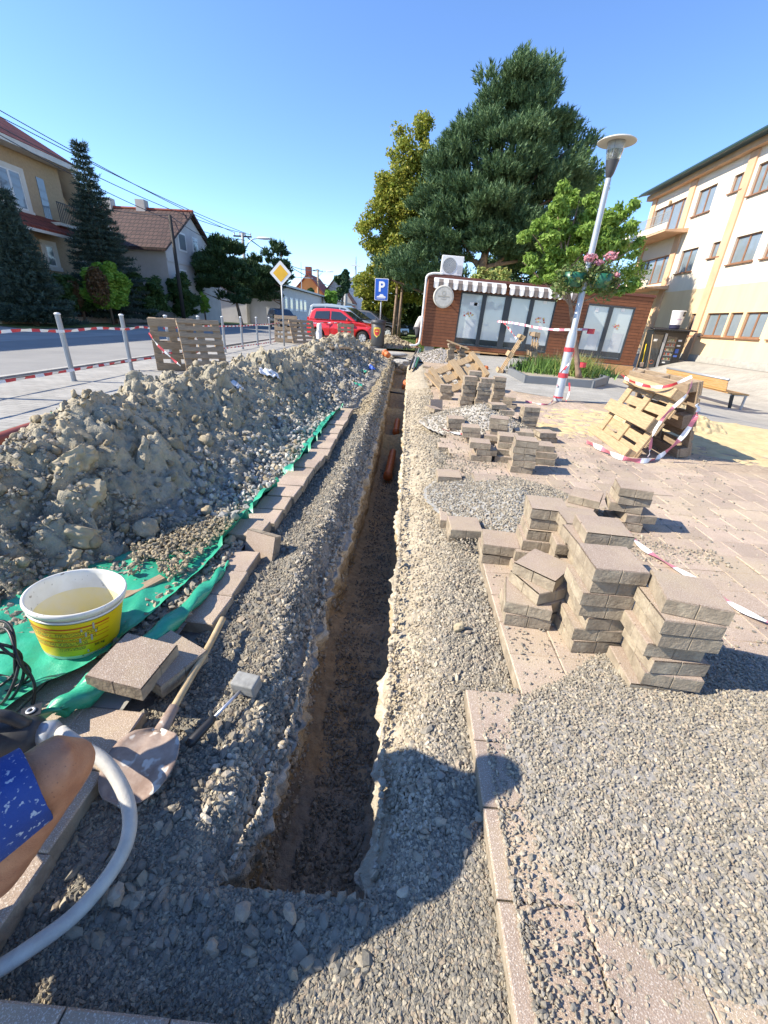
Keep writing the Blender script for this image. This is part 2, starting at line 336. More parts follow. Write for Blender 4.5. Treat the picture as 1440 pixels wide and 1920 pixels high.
def trench_mesh():
    ys = np.concatenate([np.linspace(.20, .485, 30), np.linspace(.49, .60, 34), np.exp(np.linspace(math.log(.605), math.log(18.2), 430))])
    nL, nW, nF, nR = 64, 52, 34, 60; NC = nL+nW+nF+nW+nR
    Y = np.repeat(ys, NC); XL = np.repeat(xl(ys), NC); XR = np.repeat(xr(ys), NC)
    seg = np.tile(np.concatenate([np.full(nL, 0), np.full(nW, 1), np.full(nF, 2), np.full(nW, 3), np.full(nR, 4)]), len(ys))
    t = np.tile(np.concatenate([np.linspace(0, 1, nL), np.linspace(0, 1, nW+1)[1:], np.linspace(0, 1, nF+2)[1:-1], np.linspace(0, 1, nW+1)[:-1], np.linspace(0, 1, nR)]), len(ys))
    lean = np.interp(Y, [.5, 1.5, 3, 8], [-.085, -.07, -.03, .0])*1.0
    X = np.select([seg == 0, seg == 1, seg == 2, seg == 3, seg == 4], [-.90+(XL+.90)*t**.8, XL+lean*t, XL+lean+(XR-XL-lean+lean*.35)*t, XR-lean*.35*(1-t), XR+(.62-XR)*t**1.3])
    zl = surf(XL-.0005, Y); zr = surf(XR+.0005, Y)
    d = sst(.485, .575, Y)*(1-sst(16.4, 17.3, Y))
    fl = np.interp(Y, [.5, 1.2, 1.8, 2.1, 2.35, 2.9, 4.8, 6.0, 6.9, 7.25, 7.6, 8.8, 9.3, 9.7, 11, 11.6, 12.2, 14, 16, 18], [-.64, -.68, -.70, -.60, -.74, -.76, -.88, -.92, -.88, -.66, -.85, -.85, -.58, -.8, -.8, -.5, -.75, -.7, -.4, -.1])
    fl = fl+.03*fbm(np.stack([X, Y, Y*0], 1)*4, 4, 21)+.05*((X-(XL+XR)/2)/.15)**2*.5
    flz = lambda z0: np.minimum(fl, z0-.02)
    mid = zl+(zr-zl)*np.clip(t, 0, 1)
    Z = np.select([seg == 0, seg == 1, seg == 2, seg == 3, seg == 4], [surf(X, Y), zl+(flz(zl)-zl)*t, flz(mid), flz(zr)+(zr-flz(zr))*t, surf(X, Y)])
    Z = np.where((seg == 0) | (seg == 4), Z, surf(X, Y)*(1-d)+Z*d)
    P = np.stack([X, Y, Z], 1); wall = ((seg == 1) | (seg == 3))*d
    f1, f2, _ = worley(P*np.array([14, 11, 20]), 31)
    g1_, _, _ = worley(P*np.array([34, 30, 40]), 36); lump = (.55-f1)*.055+(.5-g1_)*.022+fbm(P*7, 5, 32)*.06
    side = np.where(seg == 1, 1.0, -1.0)*wall
    prof = np.where(seg == 1, 1-t, t)**.35; dist = np.where(seg < 2, XL-X, X-XR); fld = (seg == 0)*1.0-(seg == 4)*.8; near = np.exp(-np.clip(dist, 0, 9)/.05)*d
    X2 = X+side*lump*prof+fld*lump*near; rough = .004+.012*np.exp(-np.clip(dist, 0, 9)/.10)*d
    Z2 = Z+(1-wall)*(fbm(P*16, 4, 33)*rough*1.2+(.5-worley(P*30, 34)[0])*rough)+wall*fbm(P*20, 3, 38)*.012*np.sin(np.clip(t, 0, 1)*math.pi)
    V = np.stack([X2, Y+wall*fbm(P*10, 3, 35)*.01, Z2], 1)
    # albedo: real materials (stone bedding, dusty lime crust, yellow and brown clay)
    n = fbm(P*5, 4, 41)[:, None]; depth = (np.where(seg < 2, zl, zr)-Z)[:, None]
    grav = np.array([.24, .225, .195]); tan = np.array([.42, .36, .265]); crust = np.array([.56, .51, .41]); cl = np.array([.42, .33, .21]); br = np.array([.46, .34, .21]); dk = np.array([.36, .31, .245])
    C = np.tile(grav, (len(X), 1)).astype(float)
    wr = np.interp(Y, [.5, .9, 1.7, 3.3, 8], [.10, .16, .30, .36, .44]); a = (1-sst(.55, 1.15, (X-XR)/wr+.35*n[:, 0]))*(seg == 4)*d; C += (tan-C)*a[:, None]
    a = (1-sst(.0, .16, (XL-X)+.06*n[:, 0]))*(seg == 0)*d; C += (np.array([.36, .33, .28])-C)*a[:, None]*.8
    a = sst(5.5, 9, Y)*(seg == 4); C += (tan*.95-C)*a[:, None]*.7
    a = sst(5.2, 6.2, Y)*(seg == 0); C += (np.array([.42, .365, .26])-C)*a[:, None]
    w_ = (wall > .5)[:, None]; wc = crust*(1-sst(.0, .14, depth+.08*n))+sst(.0, .14, depth+.08*n)*(cl*(1-sst(.2, .6, depth+.2*n))+br*sst(.2, .6, depth+.2*n))
    C = np.where(w_, wc, C)
    fc = br*1.05+(np.array([.45, .3, .16])-br)*np.clip(n*2, 0, 1); fc = np.where((Y[:, None] < 1.5), dk+(fc-dk)*sst(.9, 1.5, Y+.4*n[:, 0])[:, None], fc)
    sandy = (np.interp(Y, [6.6, 7.1, 7.5, 8.9, 9.3, 9.6, 11.2, 11.6, 12], [0, 1, 0, 0, 1, 0, 0, 1, 0]))[:, None]; fc = fc+(np.array([.6, .45, .24])-fc)*sandy
    C = np.where((seg == 2)[:, None] & (d > .5)[:, None], fc, C)*(1+.25*n)
    R = len(ys); i = np.arange(R-1)[:, None]*NC; j = np.arange(NC-1)[None]; q = np.stack([i+j, i+j+1, i+j+1+NC, i+j+NC], -1).reshape(-1, 4)
    return mesh_np('trench', V, q, M['trench'], True, np.clip(C, .02, .9))
tag(link('trench', trench_mesh()), kind='structure')

# loose stones in the bedding: nobody could count them
rg = np.random.default_rng(5)
def scat(n, x0, x1, y0, y1, s0, s1, test=None, seed=1, z=None, sink=.3, sm=None, pw=1.6):
    r = np.random.default_rng(seed); x = r.uniform(x0, x1, n); y = r.uniform(y0, y1, n)
    k = ((x < xl(y)-.008) | (x > xr(y)+.01) | (y < .5)) & (x > -.86) if z is None else np.ones(n, bool)
    if test is not None: k &= test(x, y)
    x, y = x[k], y[k]; s = s0+(s1-s0)*r.uniform(0, 1, len(x))**pw
    zz = surf(x, y) if z is None else z(x, y)
    return np.stack([x, y, zz+s*(.5-sink)], 1), s
def join(parts): return np.concatenate([p for p, _ in parts]), np.concatenate([s for _, s in parts])
leftf = lambda x, y: x < xl(y)
gr = join([scat(44000, -.83, .33, .21, .64, .0038, .0085, seed=1, test=lambda x, y: rg.uniform(size=len(x)) > .05),
           scat(26000, -.80, -.1, .5, 1.4, .004, .009, leftf, 2), scat(1700, -.80, -.16, .38, 1.6, .009, .021, leftf, 3, pw=2.8),
           scat(330, -.7, .02, .36, .58, .009, .021, None, 4, pw=2.2),
           scat(18000, -.80, -.1, 1.4, 3.2, .0045, .0105, leftf, 5), scat(1300, -.80, -.14, 1.3, 4, .010, .024, leftf, 6, pw=2.8),
           scat(9000, -.85, -.1, 3.2, 5.9, .006, .015, leftf, 7)])
V, Fc = stones(*gr, seed=11); tag(link('gravel', mesh_np('gravel', V, Fc, M['gravel'])), kind='stuff')
ss_ = join([scat(5000, -.86, -.15, 5.6, 9, .006, .03, leftf, 72, pw=2.6), scat(2600, -.86, -.2, 9, 17, .012, .045, leftf, 73, pw=2.4)])
V, Fc = stones(*ss_, seed=24); tag(link('soil_crumbs', mesh_np('soil_crumbs', V, Fc, M['soilstone'])), kind='stuff')
rt = lambda x, y: (x > xr(y)+.02) & ((x-xr(y)) > np.interp(y, [.5, .9, 1.7, 3.3, 8], [.05, .14, .24, .3, .34])*rg.uniform(0.35, 1.35, len(x)))
gr = join([scat(15000, .0, .50, .5, 1.6, .0042, .0095, rt, 8), scat(700, .0, .5, .5, 1.9, .009, .021, rt, 9, pw=2.5),
           scat(9000, .0, .55, 1.6, 3.4, .006, .013, rt, 10), scat(7000, .0, .6, 3.4, 8, .008, .018, rt, 12),
           scat(900, -.3, .1, 1.0, 6, .004, .01, lambda x, y: x > xr(y), 13)])
V, Fc = stones(*gr, seed=12); tag(link('gravel', mesh_np('gravel', V, Fc, M['gravel_warm'])), kind='stuff')
# stones standing proud of the trench walls and the dusty right bank
M['tanstone'] = islands('dusty_tan_stones', [(0.405, 0.339, 0.241), (0.458, 0.392, 0.284), (0.352, 0.296, 0.215), (0.493, 0.435, 0.344), (0.387, 0.339, 0.267)])
r = np.random.default_rng(78); n = 7000; y = np.exp(r.uniform(math.log(.56), math.log(8), n)); sd = r.uniform(0, 1, n) < .5; z = -.62*r.uniform(.02, 1, n)**1.7-.1; x = np.where(sd, xl(y)-.02, xr(y)+.01); s_ = (.003+.011*r.uniform(0, 1, n)**3)*(1+.15*y)
V, Fc = stones(np.stack([x, y, z], 1), s_, 16); tag(link('gravel', mesh_np('gravel', V, Fc, M['tanstone'])), kind='stuff')
r = np.random.default_rng(79); n = 9000; y = np.exp(r.uniform(math.log(.52), math.log(9), n)); wr_ = np.interp(y, [.5, .9, 1.7, 3.3, 8], [.12, .2, .34, .4, .45]); x = xr(y)+.012+wr_*r.uniform(0, 1, n); s_ = (.0025+.007*r.uniform(0, 1, n)**2)*(1+.12*y)
V, Fc = stones(np.stack([x, y, surf(x, y)+s_*.25], 1), s_, 17); tag(link('gravel', mesh_np('gravel', V, Fc, M['tanstone'])), kind='stuff')
r = np.random.default_rng(80); n = 3500; y = np.exp(r.uniform(math.log(.6), math.log(9), n)); x = xl(y)-.01-.16*r.uniform(0, 1, n)**1.5; s_ = (.003+.012*r.uniform(0, 1, n)**2)*(1+.12*y)
V, Fc = stones(np.stack([x, y, surf(x, y)+s_*.25], 1), s_, 18); tag(link('gravel', mesh_np('gravel', V, Fc, M['tanstone'])), kind='stuff')
# grit strewn over the paving
r = np.random.default_rng(81); n = 9000; y = np.exp(r.uniform(math.log(.3), math.log(7), n)); x = .34+2.6*r.uniform(0, 1, n)**2.2*(.3+.2*y); k = x > np.where(y < 1.12, .3, np.where(y < 2.2, .52, .42)); x, y = x[k], y[k]; s_ = (.0022+.006*r.uniform(0, 1, len(x))**3)*(1+.2*y)
V, Fc = stones(np.stack([x, y, gs(x)+s_*.3], 1), s_, 19); tag(link('grit', mesh_np('grit', V, Fc, M['gravel_warm'])), kind='stuff')
r = np.random.default_rng(82); n = 9000; x = r.uniform(.33, 2.0, n); y = r.uniform(2.15, 4.0, n); k = fbm(np.stack([x*1.5, y*1.5, x*0], 1), 3, 83) > .0; x, y = x[k], y[k]; s_ = .004+.007*r.uniform(0, 1, len(x))**2
V, Fc = stones(np.stack([x, y, s_*.3], 1), s_, 20); tag(link('grit', mesh_np('grit', V, Fc, M['gravel_warm'])), kind='stuff')
# rubble lying on the trench floor
r = np.random.default_rng(77); n = 7000; y = np.exp(r.uniform(math.log(.58), math.log(6), n)); x = xl(y)+.04+(xr(y)-xl(y)-.08)*r.uniform(0, 1, n)
fz = np.interp(y, [.5, 1.2, 1.8, 2.1, 2.35, 2.9, 4.8, 6.0], [-.64, -.68, -.70, -.60, -.74, -.76, -.88, -.92])
V, Fc = stones(np.stack([x, y, fz+.03*fbm(np.stack([x, y, y*0], 1)*4, 4, 21)+.025*((x-(xl(y)+xr(y))/2)/.15)**2+.004], 1), .0035+.010*r.uniform(0, 1, n)**2, 14); tag(link('gravel', mesh_np('gravel', V, Fc, M['gravel_warm'])), kind='stuff')

# ------------------------------------------------------------------ large sheets
def sheet(name, poly, z, m):
    me = bpy.data.meshes.new(name); bm = bmesh.new(); bm.faces.new([bm.verts.new((x, y, z)) for x, y in poly])
    for X in np.arange(4.0, 16.6, .4): bmesh.ops.bisect_plane(bm, geom=bm.verts[:]+bm.edges[:]+bm.faces[:], plane_co=(X, 0, 0), plane_no=(1, 0, 0))
    for v in bm.verts: v.co.z += float(gs(v.co.x))
    bm.to_mesh(me); bm.free(); me.materials.append(m); return tag(link(name, me), kind='structure')
M['pink'] = brickmat('pink_paving', (.43, .33, .235), (.36, .275, .20), (.19, .15, .11), .2, .2, .003, speck=(40, (.47, .38, .27), .56), nvar=(.9, .82))
M['setts'] = brickmat('grey_setts', (.385, .37, .335), (.315, .303, .275), (.22, .215, .2), .2, .1, .004, nvar=(1.2, .85))
M['asphalt'] = mat('asphalt', (.27, .262, .245), (.215, .21, .2), sc=.6, bump=.004, bsc=60, rough=.9, speck=(90, (.26, .26, .25), .62))
M['parking'] = mat('pale_concrete_lane', (.36, .35, .32), (.28, .275, .26), sc=.8, bump=.003, bsc=40)
M['grass'] = mat('lawn', (.10, .17, .035), (.16, .2, .06), sc=3, bump=.03, bsc=30, rough=.95)
M['dirt'] = mat('bare_ground', (.36, .31, .24), (.27, .235, .18), sc=2, bump=.01, bsc=20, rough=.95)
g = MB()
for x0, x1, y0, y1 in ((-900, -.86, -60, 1200), (-.86, .55, -60, .22), (-.86, .55, 18, 1200)): g.quad((x0, y0, -.09), (x1, y0, -.09), (x1, y1, -.09), (x0, y1, -.09))
tag(g.build('ground', M['dirt']), kind='structure'); sheet('ground', [(.55, -60), (900, -60), (900, 1200), (.55, 1200)], -.09, M['dirt'])
sheet('plaza', [(.52, .22), (16, .22), (16, 60), (.52, 18)], -.005, M['pink'])
sheet('plaza_grey_paving', [(1.7, 9.4), (2.9, 8.35), (6.2, 6.9), (16, 4.2), (16, 60), (1.5, 60), (1.5, 18.5)], .001, M['setts'])
sheet('pavement', [(-6.05, .5), (-.85, .5), (-.85, 18), (-1.6, 28), (-6.9, 28)], -.012, M['setts'])
sheet('road', [(-5.75, -30), (-6.95, 24), (-8.5, 150), (-16, 150), (-10.9, -30)], -.03, M['asphalt'])
sheet('parking_lane', [(-10.9, -30), (-16, 150), (-22, 150), (-15.2, -30)], -.028, M['parking'])
kb = MB(); kb.prism([(-.06, -.05), (.06, -.05), (.06, .0), (-.06, .0)], -30, 24, lambda u, v, t: (-5.87-(t+30)*.0222+u, t, v)); tag(kb.build('kerb', M['concrete']), kind='structure')
tag(MB().add([(-15.2, -30, .02), (-15.2, 40, .02), (-21.5, 40, .02), (-21.5, -30, .02), (-15.2, -30, -.05), (-15.2, 40, -.05)], [(0, 1, 2, 3), (0, 4, 5, 1)]).build('sidewalk', M['concrete']), kind='structure')
sheet('verge', [(-15.6, 17.5), (-15.6, 25.0), (-18.8, 27), (-18.8, 19)], .045, M['grass'])
sheet('verge', [(-15.4, 29), (-15.6, 44), (-18.8, 44), (-18.8, 30)], .045, M['grass'])
sheet('lawn', [(-2.6, 20.0), (1.9, 20.0), (9, 24), (14, 60), (-6, 60), (-3.3, 27)], .006, M['grass'])
sheet('road', [(-6.8, 24), (-3.3, 22.3), (-3.4, 27), (-6.1, 60), (-8.6, 60)], -.006, M['asphalt'])
def blades(name, n, area, h, m, seed=1, wdt=.012, lean=.4):
    r = np.random.default_rng(seed); P = area(r, n); n = len(P); a = r.uniform(0, 2*math.pi, n); H = h*r.uniform(.5, 1.2, n)
    d = np.stack([np.cos(a), np.sin(a), a*0], 1)*wdt; l = r.normal(0, lean, (n, 2))*H[:, None]
    T = P+np.stack([l[:, 0], l[:, 1], H], 1)
    V = np.stack([P-d, P+d, T], 1).reshape(-1, 3); return mesh_np(name, V, np.arange(n*3).reshape(-1, 3), m)
def lawn_area(r, n):
    x = r.uniform(-3, 3, n); y = r.uniform(20, 34, n); k = (x > -2.6-.1*(y-20)) & ((x > -.2) | (y > 21.5)); return np.stack([x[k], y[k], x[k]*0], 1)
tag(link('grass', blades('grass', 14000, lawn_area, .10, M['leafgrass'], 3, .02)), kind='stuff')

# ------------------------------------------------------------------ laid paving near the trench (running bond 20 x 20 cm slabs)
def laid(name, cells, seed=1, top=M['slabtop'], thick=.06, s=.1965):
    r = np.random.default_rng(seed); V = []; Fq = []; mi = []
    for cx, cy, zz, rr, sx, sy in cells:
        h = s/2; a = rr; c_, s_ = math.cos(a), math.sin(a); b = len(V); tx, ty = r.normal(0, .006, 2)
        for (ins, z) in ((.0, -thick), (.0, -.004), (.0045, 0)):
            for u, v in ((-1, -1), (1, -1), (1, 1), (-1, 1)):
                x = u*(h*sx-ins); y = v*(h*sy-ins); V.append((cx+x*c_-y*s_, cy+x*s_+y*c_, zz+z+tx*x+ty*y))
        for k in range(4):
            kk = (k+1) % 4; Fq.append((b+k, b+kk, b+4+kk, b+4+k)); mi.append(1); Fq.append((b+4+k, b+4+kk, b+8+kk, b+8+k)); mi.append(0)
        Fq.append((b+8, b+9, b+10, b+11)); mi.append(0)
    return tag(link(name, mesh_np(name, np.array(V), np.array(Fq), [top, M['slabside']], mi=mi)), kind='structure')
r = random.Random(4); cells = []
edge = lambda y: .30 if y < 1.12 else .44 if y < 1.72 else .50 if y < 2.2 else .33 if y < 2.8 else .40 if y < 6 else .48
for j in range(-2, 58):
    cy = .20+j*.2
    if cy < .1: continue
    for i in range(0, 26):
        cx = .40+i*.2+(.1 if (j % 2 and cy > 2.2) else 0)
        if cy > 2.2: cx -= .1*((j//2) % 2)*.6
        if cy > 1.12 and cx-.1 < edge(cy)-.03: continue
        if cy > 4 and cx > 3.2+.1*r.random(): continue
        if 2.12 < cy < 2.3 and cx < .9: continue
        if cy > 8.4 and cx > 2.2: continue
        cells.append((cx+r.gauss(0, .001)-(.1-0 if cy < 1.12 and False else 0), cy, r.gauss(0, .0012), r.gauss(0, .004), 1, 1))
laid('paving', cells, 1)
cells = []
for j in range(-3, 9):                                     # left of the trench
    cy = .40+j*.2
    for i in range(0, 7):
        cx = -.868-i*.2-(.1 if j % 2 else 0)*0
        if j < 0: continue
        if cy > 1.16 and i < 1: continue
        if .9 < cy < 1.95 and i < 1: continue
        cells.append((cx+r.gauss(0, .003), cy+r.gauss(0, .002), r.gauss(-.004, .002), r.gauss(0, .012), 1, 1))
for cx, cy in ((-.83, 1.43), (-.83, 1.63), (-.835, 1.83), (-1.03, 1.43), (-1.03, 1.63), (-1.03, 1.83)): cells.append((cx, cy, -.003, r.gauss(-.03, .02), 1, 1))
for j in range(0, 19):
    cy = 2.13+j*.2; cells.append((float(np.interp(cy, [2, 3.6, 6, 9], [-.86, -.78, -.81, -.86]))+r.gauss(0, .006), cy, .035+r.gauss(0, .008), r.gauss(0, .04), 1, 1))
for i in range(0, 9): cells.append((-.25-i*.2, .175, -.002, r.gauss(0, .003), 1, 1)); cells.append((-.25-i*.2, -.025, -.002, 0, 1, 1))
laid('paving', cells, 2)
laid('paving_bed', [(-1.5, 1.2, -.0645, 0, 6.3, 9)], 3, M['joint'], .02)

# ------------------------------------------------------------------ spoil heaps
def crest(y): return np.interp(y, [1.0, 1.35, 1.8, 2.3, 2.7, 3.2, 3.9, 4.5, 5.2, 6.2, 7.2, 8.2, 9.2, 10.3, 11.5, 12.6, 13.6, 14.8, 16.0, 17.0], [.0, .14, .50, .74, .78, .67, .68, .72, .72, .78, .70, .64, .76, .82, .86, .80, .56, .34, .14, .0])
def hx(y): return np.interp(y, [1.2, 2.5, 3.5, 5, 7, 10, 12, 14, 17], [-1.95, -1.92, -1.98, -1.95, -1.9, -1.78, -1.66, -1.4, -1.1])
def foot(y): return np.interp(y, [1.2, 1.45, 2.0, 3.2, 5.4, 6.4, 8.6, 12, 15.5, 17], [-1.25, -1.30, -.93, -.84, -.84, -.62, -.52, -.46, -.44, -.6])
def hh(x, y):
    c = crest(y)*(1+.06*n1(y*2.3, 7)); X0 = hx(y)+.12*n1(y*1.1, 6); wR = foot(y)-X0; wL = np.interp(y, [1.2, 2, 3, 4, 6, 17], [.7, .82, 1.02, 1.25, 1.45, 1.3])
    t = np.where(x > X0, (x-X0)/wR, (X0-x)/wL)+.06*fbm(np.stack([x, y, x*0], 1)*2.2, 3, 51)
    return c*np.clip(1-t, 0, 1)**np.where(x > X0, 1.8, .9)*(1-.12*np.exp(-(t/.12)**2))
def heap_detail(x, y, z):
    P = np.stack([x, y, z], 1); k = sst(0, .09, z); W = P+.07*np.stack([fbm(P*7, 2, 58), fbm(P*7, 2, 59), x*0], 1); f1, f2, c = worley(W*5.2, 61); g1, g2, c2 = worley(W*13, 64); h1, h2, c3 = worley(W*31, 67)
    big = np.clip((f2-f1)*2.2, 0, 1)*.075*(.3+c); mid = np.clip((g2-g1)*2.2, 0, 1)*.034*(.2+c2); sm = np.clip((h2-h1)*2.2, 0, 1)*.014*(.2+c3); gate = sst(-.25, .25, fbm(P*2.1, 2, 69))
    return k*(.11*fbm(P*2.8, 4, 62)+big*gate*1.5+mid*1.25+sm*1.2-.045)
def heap(name, y0, y1, dx, dy, label, seed):
    ys = np.arange(y0, y1, dy); xs = np.arange(-3.7, -.36, dx); X, Y = np.meshgrid(xs, ys); x, y = X.ravel(), Y.ravel()
    z = hh(x, y); zd = z+heap_detail(x, y, z)-.03*(z < .012)-.01
    nx = (fbm(np.stack([x, y, z], 1)*9, 4, 66)*.07+fbm(np.stack([x, y, z*3], 1)*28, 2, 65)*.02)*sst(0, .1, z)
    n = fbm(np.stack([x, y, z], 1)*2.4, 4, 68)[:, None]
    C = np.array([.41, .36, .265])+(np.array([.31, .28, .21])-np.array([.41, .36, .265]))*np.clip(.5+n*1.6, 0, 1)
    C = C+(np.array([.30, .275, .23])-C)*(sst(-1.65, -1.25, x)*.7)[:, None]
    R, NC = X.shape; i = np.arange(R-1)[:, None]*NC; j = np.arange(NC-1)[None]; q = np.stack([i+j, i+j+1, i+j+1+NC, i+j+NC], -1).reshape(-1, 4)
    q = q[(z[q].max(1) > .004)]
    o = link(name, mesh_np(name, np.stack([x+nx, y, zd], 1), q, M['soil'], True, C)); tag(o, label, 'heap', 'heaps of dug soil beside the trench'); return o
hp1 = heap('spoil_heap', 1.15, 7.6, .0095, .0115, 'nearest heap of grey-brown clay, lumps and stones on the green tarp behind the yellow bucket', 1)
hp2 = heap('spoil_heap', 7.584, 17, .02, .026, 'far heap of brown soil with a peak in front of the red car', 2)
def heap_stones(par, n, y0, y1, s0, s1, m, seed, xlo=-3.4, xhi=-.7, pw=3, lift=.25, name='clods', prob=None, flatn=.8):
    r = np.random.default_rng(seed); x = r.uniform(xlo, xhi, n); y = y0+(y1-y0)*r.uniform(0, 1, n)**1.3; z = hh(x, y); k = z > .01
    if prob is not None: k &= r.uniform(0, 1, n) < prob(x, y)
    x, y, z = x[k], y[k], z[k]; s = s0+(s1-s0)*r.uniform(0, 1, len(x))**pw; zd = z+heap_detail(x, y, z)
    V, Fq = stones(np.stack([x, y, zd+s*lift], 1), s, seed, flatn); return tag(link(name, mesh_np(name, V, Fq, m), par), kind='stuff')
def heap_clods(par, n, y0, y1, s0, s1, seed, xlo=-3.4, xhi=-.8, pw=2.2):
    r = np.random.default_rng(seed); x = r.uniform(xlo, xhi, n); y = y0+(y1-y0)*r.uniform(0, 1, n)**1.3; z = hh(x, y); k = z > .02; x, y, z = x[k], y[k], z[k]; s = s0+(s1-s0)*r.uniform(0, 1, len(x))**pw; zd = z+heap_detail(x, y, z)
    V, Fq = clods(np.stack([x, y, zd+s*.1], 1), s, seed); return tag(link('clods', mesh_np('clods', V, Fq, M['soilstone'], True), par), kind='stuff')
heap_clods(hp1, 2300, 1.2, 7.6, .006, .034, 21, pw=3); heap_clods(hp1, 60, 1.2, 7.6, .03, .06, 22); heap_stones(hp1, 12000, 1.2, 7.6, .002, .008, M['soilstone'], 28)
heap_stones(hp1, 8500, 1.3, 7.6, .008, .034, M['whitestone'], 23, -1.75, -.8, 2.6, name='stones', prob=lambda x, y: sst(-1.6, -1.1, x)*sst(1.9, 2.6, y)*.8)
heap_stones(hp1, 6500, 1.15, 2.1, .005, .02, M['gravel_warm'], 24, -2.8, -.9, 2)
heap_clods(hp2, 500, 7.6, 17, .03, .08, 26, pw=2.6); heap_clods(hp2, 2200, 7.6, 17, .012, .035, 25)
heap_stones(hp2, 900, 7.6, 11, .02, .05, M['whitestone'], 27, -1.6, -.8, 2, name='stones')
# stones that rolled off the heap foot
r = np.random.default_rng(9); n = 5200; y = r.uniform(1.1, 2.1, n); x = r.uniform(-2.6, -.86, n); k = (hh(x, y) < .03); x, y = x[k], y[k]; s = .006+.02*r.uniform(0, 1, len(x))**2
V, Fc = stones(np.stack([x, y, s*.3], 1), s, 15); tag(link('rubble', mesh_np('rubble', V, Fc, M['gravel_warm'])), kind='stuff')
r = np.random.default_rng(19); n = 7000; y = r.uniform(1.12, 2.2, n); x = r.uniform(-1.9, -.93, n); gate = fbm(np.stack([x*6+y*3, y*3, x*0], 1), 3, 90); k = (hh(x, y) < .08) & (gate > -.12) & (x < np.interp(y, [1.12, 1.5, 2.2], [-1.12, -1.03, -.95])) & ((x > -1.05) | (y > 1.3)); x, y = x[k], y[k]; s = .004+.015*r.uniform(0, 1, len(x))**2.4
V, Fc = stones(np.stack([x, y, .045+s*.2+.02*gate[k]], 1), s, 25); tag(link('rubble', mesh_np('rubble', V, Fc, M['soilstone'])), kind='stuff')
# big smooth clay lumps and boulders lying on the heap: each one a thing
def blob(c, r3, m, seed, rot=(0, 0, 0), amp=.16, sub=4, fq=1.0, flat_=0):
    bm = bmesh.new(); bmesh.ops.create_icosphere(bm, subdivisions=sub, radius=1); V = np.array([v.co[:] for v in bm.verts]); Fq = np.array([[v.index for v in f.verts] for f in bm.faces]); bm.free()
    d = 1+amp*fbm(V*1.3*fq+seed*7.7, 4, seed)+amp*.6*(.5-worley(V*1.7*fq+seed, seed)[0])
    V = V*d[:, None]
    if flat_: V[:, 2] = np.minimum(V[:, 2], flat_+.06*fbm(V*2, 3, seed))
    V = V*np.array(r3); V = V@np.array(Matrix.Rotation(rot[2], 3, 'Z')@Matrix.Rotation(rot[1], 3, 'Y')@Matrix.Rotation(rot[0], 3, 'X')).T+np.array(c)
    return mesh_np('lump', V, Fq, m, True)
def hz(x, y): a = np.array([x]); b = np.array([y]); z = hh(a, b); return float(z[0]+heap_detail(a, b, z)[0])
def on_heap(px, py):                        # where the ray meets the heap
    v = RM@np.array([px-CX, py-CY, F_]); t = np.linspace(.9, 16, 1500)/v[1]; P = v[None]*t[:, None]+np.array([0, 0, EYE])
    z = hh(P[:, 0], P[:, 1]); z = z+heap_detail(P[:, 0], P[:, 1], z); k = np.nonzero((P[:, 2] < z) | (P[:, 2] < 0))[0]
    return Vector(P[k[0] if len(k) else -1])
lumps = [(135, 850, .19, 'large smooth clay lump high on the near heap, below the red pipe'), (135, 985, .18, 'largest smooth clay lump low on the near heap, above the yellow bucket'), (165, 915, .12, 'smooth clay lump between the two larger ones on the near heap'), (140, 800, .13, 'flattish clay lump near the top of the near heap'), (120, 1045, .10, 'small smooth clay lump right above the rim of the yellow bucket'), (45, 880, .09, 'cracked yellowish clay lump at the left edge of the near heap')]
for i, (px, py, s, lb) in enumerate(lumps):
    p = on_heap(px, py); rr = random.Random(i*3+2)
    tag(link('clay_lump', blob((p.x, p.y, p.z-.25*s), (s*.72, s*.6, s*.5), M['clay'], 100+i, (.35, -.5, rr.uniform(0, 6)), .38, 5, 1.5, .5)), lb, 'clay lump', 'smooth clay lumps on the heap')
for i, (px, py, s, c, lb) in enumerate([(275, 995, .075, 'soilstone', 'square brown clod at the foot of the near heap'), (430, 1020, .045, 'clay', 'pointed pale stone standing by the end of the edging slabs'), (357, 1075, .034, 'whitestone', 'white stone beside the green tarp fringe'), (440, 1285, 0, '', ''), (730, 950, 0, '', ''), (860, 1178, .026, 'clay', 'yellow stone on the right bank of the trench'), (545, 1715, .026, 'whitestone', 'largest grey stone in front of the trench end, in the shadow'), (455, 1710, .022, 'whitestone', 'pale angular stone in the shadow left of the trench end'), (218, 1680, .026, 'whitestone', 'rounded grey stone beside the white hose'), (398, 1775, .018, 'whitestone', 'blue-grey stone in the shaded fine gravel'), (395, 1472, .02, 'whitestone', 'long pale stone right of the shovel blade'), (1120, 1420, .015, 'whitestone', 'flat pale flake on the foreground gravel pile'), (1240, 1800, .013, 'whitestone', 'pale angular stone at the edge of the foreground gravel pile'), (1262, 1772, .011, 'whitestone', 'grey flake standing at the edge of the foreground gravel pile')]):
    if not s: continue
    p = on_heap(px, py) if py < 1100 else G(px, py, -.03 if px < 900 else .0)
    if c == 'whitestone': V_, F_2 = clods([(p.x, p.y, p.z+.15*s)], [s*.8], 200+i); tag(link('stone', mesh_np('stone', V_, F_2, M['gravel_warm'])), lb, 'stone')
    else: tag(link('stone', blob((p.x, p.y, p.z+.2*s), (s, s*.75, s*.7), M[c] if c else M['clay'], 200+i, (i, i*2, i*.7), .45, 3, 1.6)), lb, 'stone')
